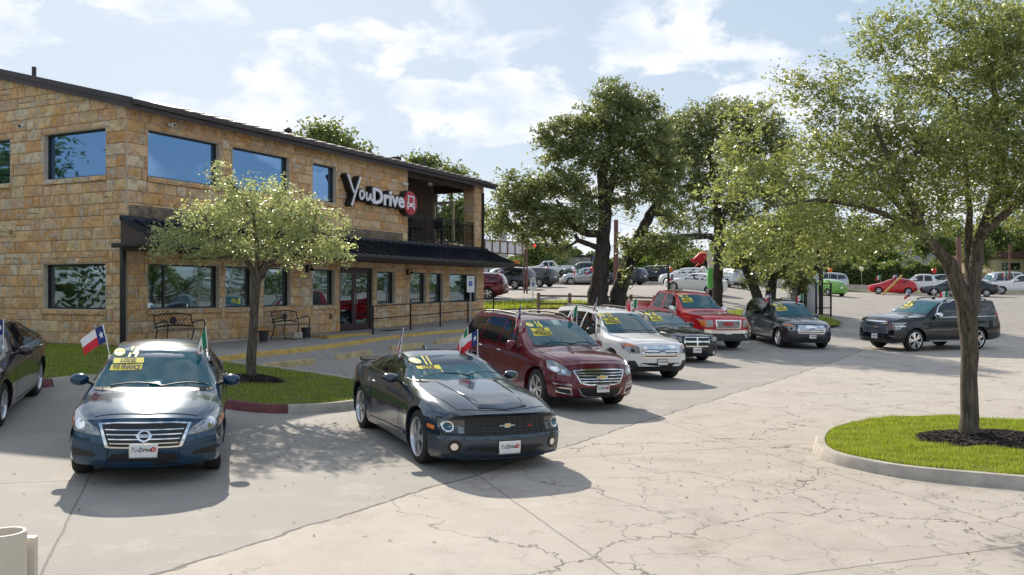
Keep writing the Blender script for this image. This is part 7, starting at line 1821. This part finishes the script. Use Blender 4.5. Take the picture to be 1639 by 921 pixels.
def far_pickup(px, Y, a, pt, label, group=None, L=5.8, ce=4.0):
    x = (px - CX) / F * Y
    c = Car('pickup_truck', truck_sp(L, 2.0, 1.92, ce, paint=P_[pt], rim=LODR), (x, Y, gz(x, Y)), a, label, group, 'pickup truck', 1)
    windows(c, [(0, 1.33), (.80, 1.32), (.70, 1.74), (0, 1.80)], [[(2.0, 1.22), (2.30, 1.62), (2.5, 1.76), (2.92, 1.79), (2.92, 1.24)], [(3.04, 1.24), (3.04, 1.79), (3.62, 1.76), (3.72, 1.26)]], [(0, 1.40), (.6, 1.40), (.6, 1.74), (0, 1.75)])
    bed(c, ce, P_[pt], L)
    for sg in (1, -1):
        f = (lambda p: p) if sg > 0 else mir
        c.decal('tail_lamp', [('r', f([(.82, .80), (.98, .80), (.98, 1.18), (.82, 1.18)])), ('L' if sg > 0 else 'R', [(L - .14, .82), (L - .02, .82), (L - .02, 1.16), (L - .14, 1.16)])], MAT['redlens'], .03); c.decal('headlight', [('f', f([(.62, .80), (.92, .80), (.94, 1.02), (.62, 1.02)]))], MAT['lamp'], .02)
    c.decal('rear_bumper', [('r', [(-.95, .52), (.95, .52), (.95, .68), (-.95, .68)])], MAT['chrome'], .06); c.decal('grille', [('f', [(-.5, .74), (.5, .74), (.52, 1.04), (-.52, 1.04)])], MAT['black'], .02)
    c.mirror(2.0, 1.22, P_[pt], (.12, .26, .2), stalk=.1); return c
GR = 'vehicles parked across the back of the lot'
far_suv('suv', 811, 70, R(150), 'navy', 'dark blue SUV seen from the rear just right of the building', 4.8, 1.9, 1.74)
far_suv('suv', 853, 75, R(146), 'charcoal', 'dark grey SUV tucked behind the right of the dark blue SUV', 4.55, 1.82, 1.68)
far_suv('suv', 755, 56, R(170), 'maroon', 'dark red SUV tail showing past the building corner', 4.7, 1.85, 1.68)
far_suv('suv', 938, 86, R(178), 'silver', 'silver crossover left of the big oak trunk', 4.9, 1.88, 1.72)
far_pickup(878, 108, R(180), 'white', 'white pickup truck on the street seen from the side', L=6.0)
far_suv('suv', 930, 107, R(180), 'olive', 'grey green SUV behind the white street pickup', 4.8, 1.9, 1.82)
far_suv('suv', 1000, 84, R(140), 'navy', 'dark SUV seen from behind just right of the oak trunk', 4.6, 1.85, 1.70)
far_suv('suv', 1040, 88, R(168), 'black', 'black full size SUV right of the big oak trunk', 5.2, 2.0, 1.95)
far_suv('suv', 1095, 80, R(168), 'white', 'white SUV behind the white sedan', 4.7, 1.85, 1.66)
far_sedan('sedan', 1112, 66, R(150), 'white', 'white sedan behind the red pickup windshield', 4.75)
far_suv('suv', 1142, 84, R(160), 'silver', 'pale silver SUV half hidden by the oak trunk', 4.7, 1.85, 1.68)
far_suv('suv', 1167, 78, R(105), 'silver', 'silver SUV seen from behind right of the oak trunk', 4.5, 1.82, 1.68)
far_sedan('sedan', 1205, 92, R(178), 'navy', 'dark car beyond the leaning oak stems', 4.8)
far_sedan('hatchback', 1320, 73, R(112), 'green', 'lime green hatchback behind the wire gate', hatch=True, sc=.92)
far_suv('suv', 1318, 90, R(170), 'silver', 'pale SUV behind the lime green hatchback', 4.8, 1.9, 1.8)
far_sedan('hatchback', 1428, 79.5, R(158), 'red', 'red hatchback seen from the rear beyond the large black SUV', hatch=True)
far_pickup(1476, 83, R(160), 'white', 'white pickup truck right of the red hatchback', L=5.9)
far_sedan('sedan', 1520, 77, R(165), 'charcoal', 'dark grey car behind the near tree trunks', 4.8)
far_sedan('coupe', 1552, 76, R(150), 'black', 'black coupe right of the near tree trunk', 4.6)
far_pickup(1640, 82, R(150), 'white', 'white pickup truck at the right edge of the lot', L=5.8)
vx = far_suv('van', 1595, 94, R(180), 'silver', 'pale passenger van on the street right of the near trunk', 5.6, 2.0, 2.1, cat='van')
far_sedan('sedan', 795, 97, R(185), 'white', 'white car on the street behind the dark blue SUV roof', 4.6)
far_suv('suv', 1500, 95, R(182), 'navy', 'dark blue SUV on the street between the near tree trunks', 4.7, 1.9, 1.75)
# flags on some of them
for (px, py, Y, kd, lab) in ((784, 443, 68, 'mexico', 'small Mexican flag behind the building corner'), (806, 441, 69, 'texas', 'small Texas flag above the dark blue SUV'), (926, 440, 85, 'mexico', 'small Mexican flag above the silver crossover'), (945, 440, 85, 'texas', 'small Texas flag right of the silver crossover roof'), (1078, 452, 66, 'texas', 'small Texas flag on the white sedan window'), (1100, 452, 66, 'mexico', 'small Mexican flag on the white sedan'), (1410, 450, 79, 'mexico', 'small Mexican flag on the red hatchback'), (1436, 449, 79, 'texas', 'small Texas flag on the red hatchback roof'), (1612, 444, 81, 'mexico', 'small Mexican flag on the right edge pickup')):
    p = at(px, py, Y); dm = type('D', (), {})(); dm.root = bpy.data.objects.new('tmp', None); o = dm.root; o.matrix_basis = Matrix.Translation(p); f_ = flag(dm, 0, 0, 0, kd, lab, 0, R(190), .4, .6, .4, .6); bpy.data.objects.remove(o)
# balloons
MAT['balloonred'] = M('balloon_red', (.62, .02, .015), .3, 0, .6); MAT['balloonwhite'] = M('balloon_white', (.8, .8, .82), .3); MAT['balloonorange'] = M('balloon_orange', (.75, .16, .02), .35)
for (px, py, Y, r, mt, lab) in ((876, 431, 74, .20, 'balloonred', 'red balloon in front of the white street pickup'), (948, 431, 80, .20, 'balloonred', 'red balloon beside the big oak trunk'), (918, 431, 82, .19, 'balloonwhite', 'white balloon between the two red ones'), (1126, 431, 62, .20, 'balloonwhite', 'white balloon beside the waving tube figure'), (1074, 431, 60, .15, 'balloonorange', 'orange balloon by the sapling'), (1329, 433, 66, .16, 'balloonorange', 'orange balloon above the lime green hatchback'), (1495, 434, 74, .21, 'balloonred', 'red balloon over the white pickup bed'), (1379, 431, 74, .18, 'balloonwhite', 'white balloon left of the red hatchback')):
    p = at(px, py, Y); g = gz(p.x, p.y); r_ = empty('balloon', (p.x, p.y, g), 0, lab, 'balloon', 'balloons tied along the back row'); bm = bmesh.new()
    lathe(bm, [(.001, -r * 1.25), (r * .25, -r * 1.05), (r * .75, -r * .55), (r, .1 * r), (r * .8, r * .7), (r * .4, r), (.001, r * 1.08)], 18); bobj('envelope', bm, MAT[mt], r_, loc=(0, 0, p.z - g)); TB('string', [(0, 0, 0), (.02, 0, (p.z - g) * .5), (0, 0, p.z - g - r * 1.2)], .008, MAT['white'], r_, 4)
# waving tube figure
Yt = 60; g = atg(1140, Yt); r = empty('tube_figure', g, 0, 'green and white inflatable tube figure with a red arm cloth', 'inflatable')
def TBL(pts, rad, name, mat): TB(name, [Vector(p) - g for p in pts], rad, mat, r, 12)
BX('blower_box', -.4, .4, -.3, .3, 0, .7, MAT['black'], r)
TBL([at(1139, 462, Yt), at(1139, 445, Yt), at(1140, 430, Yt)], .30, 'green_section', M('tube_green', (.10, .50, .08), .6)); TBL([at(1140, 430, Yt), at(1140, 422, Yt), at(1139, 418, Yt)], .29, 'white_section', MAT['flagwhite'])
TBL([at(1139, 418, Yt), at(1134, 410, Yt), at(1130, 403, Yt)], [.28, .24, .26], 'white_section', MAT['flagwhite'])
bm = bmesh.new(); mred = M('tube_red', (.60, .02, .05), .6)
tube(bm, [at(1134, 402, Yt) - g, at(1126, 408, Yt) - g, at(1118, 414, Yt) - g, at(1110, 418, Yt) - g, at(1104, 416, Yt) - g], [.10, .28, .26, .16, .04], 10); tube(bm, [at(1127, 408, Yt) - g, at(1124, 418, Yt) - g, at(1119, 423, Yt) - g, at(1112, 428, Yt) - g], [.2, .14, .1, .03], 8); bobj('red_arms', bm, mred, r)
# gate and mesh fence by the planted strip
Yg = 50; r = empty('wire_gate', atg(1305, Yg), 0, 'black metal gate frame with wire mesh behind the grey SUV', 'gate'); g = Vector(r.location)
def loc(px, py): v = at(px, py, Yg) - g; return v
for px in (1306, 1330): a = loc(px, 505); TB('post', [(a.x, 0, 0), (a.x, 0, loc(px, 453).z)], .05, MAT['iron'], r, 8)
xa, xb = loc(1306, 0).x, loc(1330, 0).x; zt, zb = loc(0, 454).z, .15
for z in (zt, zb + .4, zb): TB('rail', [(xa, 0, z), (xb, 0, z)], .03, MAT['iron'], r, 6)
bm = bmesh.new()
for i in range(8): x = xa + (xb - xa) * (i + .5) / 8; tube(bm, [(x, 0, zb), (x, 0, zt)], .008, 4, False)
for i in range(14): z = zb + (zt - zb) * (i + .5) / 14; tube(bm, [(xa, 0, z), (xb, 0, z)], .008, 4, False)
bobj('wire_mesh', bm, MAT['iron'], r)
T(TB('utility_pole', [atg(1314, 50.5), at(1314, 425, 50.5)], .13, MAT['darkbark'], None, 10), 'short grey wooden post inside the wire gate', 'pole')
# electrical cabinets behind the gate
r = empty('equipment_cabinet', atg(1285, 53), 0, 'grey metal cabinets behind the wire gate', 'cabinet'); 
for x0, x1, h in ((-.9, -.1, 1.7), (-.08, .8, 2.0)):
    BX('cabinet', x0, x1, -.4, .4, 0, h, MAT['steel'], r, bev=.03); BX('cabinet_door', x0 + .06, x1 - .06, -.43, -.405, .1, h - .1, MAT['steel'], r, bev=.01)
# rail fence in front of the big oak
r = empty('rail_fence', atg(900, 44), 0, 'low dark wooden rail fence at the foot of the big oak', 'fence'); g = Vector(r.location)
pp = []
for px in (862, 912, 966, 1010, 1048): 
    a = atg(px, 44 + (px - 862) * .02) - g; pp.append(a); TB('post', [a, a + Vector((0, 0, 1.0))], .09, MAT['wood'], r, 6)
for z in (.85, .45): TB('rail', [a + Vector((0, 0, z)) for a in pp], .05, MAT['wood'], r, 6)
r = empty('rail_fence', atg(900, 90), 0, 'low brown pipe fence on the grass beside the street', 'fence'); g = Vector(r.location); pp = []
for px in range(868, 960, 12): a = atg(px, 89.5) - g; pp.append(a); TB('post', [a, a + Vector((0, 0, .8))], .05, MAT['wood'], r, 6)
TB('rail', [a + Vector((0, 0, .75)) for a in pp], .04, MAT['wood'], r, 6)
# marquee sign frame
Ym = 62; r = empty('marquee_sign', atg(835, Ym), 0, 'long changeable sign of blank white panels in a red steel frame', 'sign'); g = Vector(r.location)
xs = [776, 788, 800.5, 812.5, 824.5, 836.5, 840.5]; MAT['signpanel'] = M('blank_sign_panel', (.78, .80, .84), .4, var=(1.5, .12))
def q(px, t): # frame recedes slightly
    Y = Ym - (840 - px) * .05; top = 384 + (px - 776) * .085; bot = 404 + (px - 776) * .065
    return at(px, top if t else bot, Y) - g
for i in range(6):
    a, b, c_, d = q(xs[i], 0), q(xs[i + 1], 0), q(xs[i + 1], 1), q(xs[i], 1); bm = bmesh.new(); off = Vector((0, .12, 0))
    v = [bm.verts.new(p) for p in (a, b, c_, d)] + [bm.verts.new(p + off) for p in (a, b, c_, d)]
    for f in ((0, 1, 2, 3), (7, 6, 5, 4), (0, 4, 5, 1), (1, 5, 6, 2), (2, 6, 7, 3), (3, 7, 4, 0)): bm.faces.new([v[k] for k in f])
    bmesh.ops.recalc_face_normals(bm, faces=bm.faces[:]); bobj('sign_panel', bm, MAT['signpanel'], r, smooth=False)
for x in xs: TB('frame_bar', [q(x, 0) + Vector((0, -.03, -.05)), q(x, 1) + Vector((0, -.03, .05))], .055, MAT['redsteel'], r, 6)
for t in (0, 1): TB('frame_bar', [q(776, t), q(840.5, t)], .04, MAT['redsteel'], r, 6)
for px in (839, 843.5): a = q(840, 0); x = (at(px, 400, Ym) - g).x; TB('post', [(x, 0, 0), (x, 0, (at(px, 382 if px > 840 else 400, Ym) - g).z)], .06, MAT['redsteel'], r, 6)
for z in (430, 440, 450, 460): a = at(839, z, Ym) - g; b = at(843.5, z + 8, Ym) - g; TB('brace', [(a.x, 0, a.z), (b.x, 0, b.z)], .03, MAT['redsteel'], r, 5)
# poles, lights, wires
def pole(px, Y, top, rad, mat, label, kind='utility_pole', cat='pole', arm=None, group=None):
    b = atg(px, Y); t = at(px, top, Y); r = empty(kind, b, 0, label, cat, group); TB('post', [(0, 0, 0), (t.x - b.x, 0, t.z - b.z)], [rad, rad * .75], mat, r, 8)
    if arm: a = at(arm[0], arm[1], Y); TB('arm', [(0, 0, t.z - b.z - .1), (a.x - b.x, 0, a.z - b.z)], .05, MAT['steel'], r, 6); BX('lamp_head', a.x - b.x - .35, a.x - b.x + .35, -.15, .15, a.z - b.z - .08, a.z - b.z + .08, MAT['amber'] if cat == 'street lamp' else MAT['steel'], r, bev=.03)
    return r
pole(805.5, 80, 350, .40, MAT['steel'], 'thick grey steel pole behind the red framed sign'); pole(843, 96, 374, .10, MAT['bronze'], 'street lamp with an orange head right of the red framed sign', 'street_lamp', 'street lamp', (840, 373)); pole(860, 118, 380, .14, MAT['steel'], 'thin grey pole holding the traffic signal', arm=(868, 393)); pole(873.5, 120, 384, .22, MAT['wood'], 'dark wooden utility pole beyond the street', arm=(866, 378))
pole(986, 62, 352, .2, MAT['redsteel'], 'brownish red steel pole behind the big oak trunk'); pole(947, 112, 405, .14, MAT['bronze'], 'dark sign post left of the oak trunk'); pole(1616, 90, 392, .11, MAT['redsteel'], 'thin red pole before the tan far building'); pole(1535, 84, 380, .28, MAT['redsteel'], 'brown steel pole seen through the near tree fork')
r = empty('traffic_signal', at(864, 394, 117), 0, 'traffic signal showing red over the far crossing', 'traffic light'); BX('housing', -1.1, 1.2, -.2, .2, -.35, .35, MAT['bronze'], r, bev=.05)
bm = bmesh.new(); lathe(bm, [(.001, -.26), (.19, -.26), (.19, -.2)], 14, 'y'); bobj('red_light', bm, M('signal_light', (.8, .03, .02), .4, emit=((1, .03, .02), .6)), r, loc=(-.7, 0, 0))
def wire(a, b, sag, label):
    A = at(*a); Bp = at(*b); pts = [A.lerp(Bp, i / 12) - Vector((0, 0, sag * math.sin(math.pi * i / 12))) for i in range(13)]; T(TB('power_line', pts, .022, MAT['iron'], None, 4), label, 'power line')
wire((735, 277, 110), (1400, 395, 120), 2.2, 'upper power line leaving the roof end towards the oak'); wire((735, 282, 110), (1400, 402, 120), 2.6, 'second power line just below the upper one')
wire((780, 386, 119), (1180, 376, 119), .4, 'level power line crossing beyond the big oak'); wire((780, 392, 119), (1180, 384, 119), .5, 'lower level power line beyond the big oak')
# far buildings
MAT['farwall'] = M('pale_stucco', (.46, .46, .46), .9, var=(.4, .1)); MAT['farbrick'] = M('mottled_brick', (.36, .33, .30), .9, var=(1.6, .45)); MAT['tanwall'] = M('tan_stucco', (.42, .34, .20), .9, var=(.5, .1)); MAT['brownroof'] = M('brown_shingle', (.12, .06, .05), .9)
def farb(name, px0, px1, Y, ytop, dep, wall, label, roof=None, rh=.35, wins=(), cat='building'):
    a, b = atg(px0, Y), atg(px1, Y); x0 = a.x; w = b.x - a.x; g = min(a.z, b.z) - .3; h = at(px0, ytop, Y).z - g; r = empty(name, (x0, Y, g), 0, label, cat)
    BX('wall', 0, w, 0, dep, 0, h, wall, r); BX('roof', -.25, w + .25, -.3, dep + .2, h + .003, h + rh, roof or MAT['bronze'], r)
    for (p0, p1, y0, y1) in wins:
        A, C_ = at(p0, y1, Y), at(p1, y0, Y); f = BX('window', A.x - x0, C_.x - x0, -.10, -.003, A.z - g, C_.z - g, MAT['frame'], r); BX('pane', A.x - x0 + .12, C_.x - x0 - .12, -.13, -.105, A.z - g + .12, C_.z - g - .12, MAT['wglass_low'], f)
    return r, x0, g
r, x0, g = farb('shop_building', 895, 912, 122, 413, 14, MAT['farwall'], 'pale flat roofed shop beyond the street with a stone panel', wins=((897, 910, 426, 436),))
A, C_ = at(911, 440, 122), at(946, 412, 122); BX('stone_panel', A.x - x0, C_.x - x0, -.25, 13.9, 0, C_.z - g, MAT['farbrick'], r); BX('roof_edge', A.x - x0 - .1, C_.x - x0 + .2, -.35, 14, C_.z - g + .004, C_.z - g + .3, MAT['bronze'], r)
r = empty('shop_sign', at(955, 418, 114), 0, 'blue roadside sign panel left of the oak trunk', 'sign'); BX('panel', -.75, 1.0, -.1, .1, -.7, .7, M('sign_blue', (.03, .10, .34), .5), r); put_text('sign_lettering', 'Z B\nDON', .55, 1, 0, -.115, -.105, .1, 0, MAT['white'], r); TB('post', [(0, 0, -.7), (0, 0, atg(955, 114).z - at(955, 418, 114).z)], .1, MAT['bronze'], r, 6)
farb('warehouse', 1130, 1260, 170, 416, 20, MAT['farwall'], 'long grey warehouse far behind the oaks')
farb('shop_building', 1440, 1500, 135, 390, 14, MAT['farwall'], 'pale far shop seen through the near tree leaves', wins=((1450, 1462, 425, 436), (1470, 1490, 425, 436)))
r, x0, g = farb('shop_building', 1596, 1650, 124, 414, 14, MAT['tanwall'], 'tan far building with a brown roof at the right edge', MAT['brownroof'], .9, wins=((1604, 1632, 421, 432),))
farb('house', 770, 800, 140, 425, 12, MAT['farwall'], 'low pale house behind the building corner', MAT['brownroof'], .8)
farb('shop_building', 1010, 1062, 150, 420, 14, MAT['farwall'], 'low pale building behind the oak branches', wins=((1020, 1035, 425, 434), (1042, 1056, 425, 434)))
# orange traffic cones/barrels beyond the building corner
for i, (px, lab) in enumerate(((824, 'left orange channel post beyond the street'), (828.5, 'right orange channel post beyond the street'))):
    b = atg(px, 108); r = empty('channel_post', b, 0, lab, 'traffic post', 'orange channel posts by the street'); TB('post', [(0, 0, 0), (0, 0, 1.9)], .16, M('post_orange', (.75, .16, .03), .6), r, 8); BX('base', -.25, .25, -.25, .25, 0, .1, MAT['black'], r)
# yellow barrier arm lying against the large SUV
a, b = at(1408, 477, 76), at(1444, 441, 76); T(TB('barrier_pole', [a, b], .09, MAT['yellowpaint'], None, 6), 'slanted yellow barrier pole across the red hatchback', 'pole')

# unseen vehicles added right of the view for the shop windows to reflect
for i, (x, y, pt, nm) in enumerate([(31, 26, 'white', 'white'), (34, 30, 'navy', 'dark blue'), (37, 34, 'red', 'red'), (28, 21, 'silver', 'silver'), (40, 39, 'charcoal', 'dark grey')]):
    px = CX + F * x / y; far_suv('suv', px, y, R(205), pt, nm + ' SUV parked on the right side of the lot outside the view', 4.7, 1.88, 1.72, 'SUVs on the right side of the lot outside the view')
print('objects', len(bpy.data.objects), 'tris', sum(len(o.data.polygons) for o in bpy.data.objects if o.type == 'MESH'))
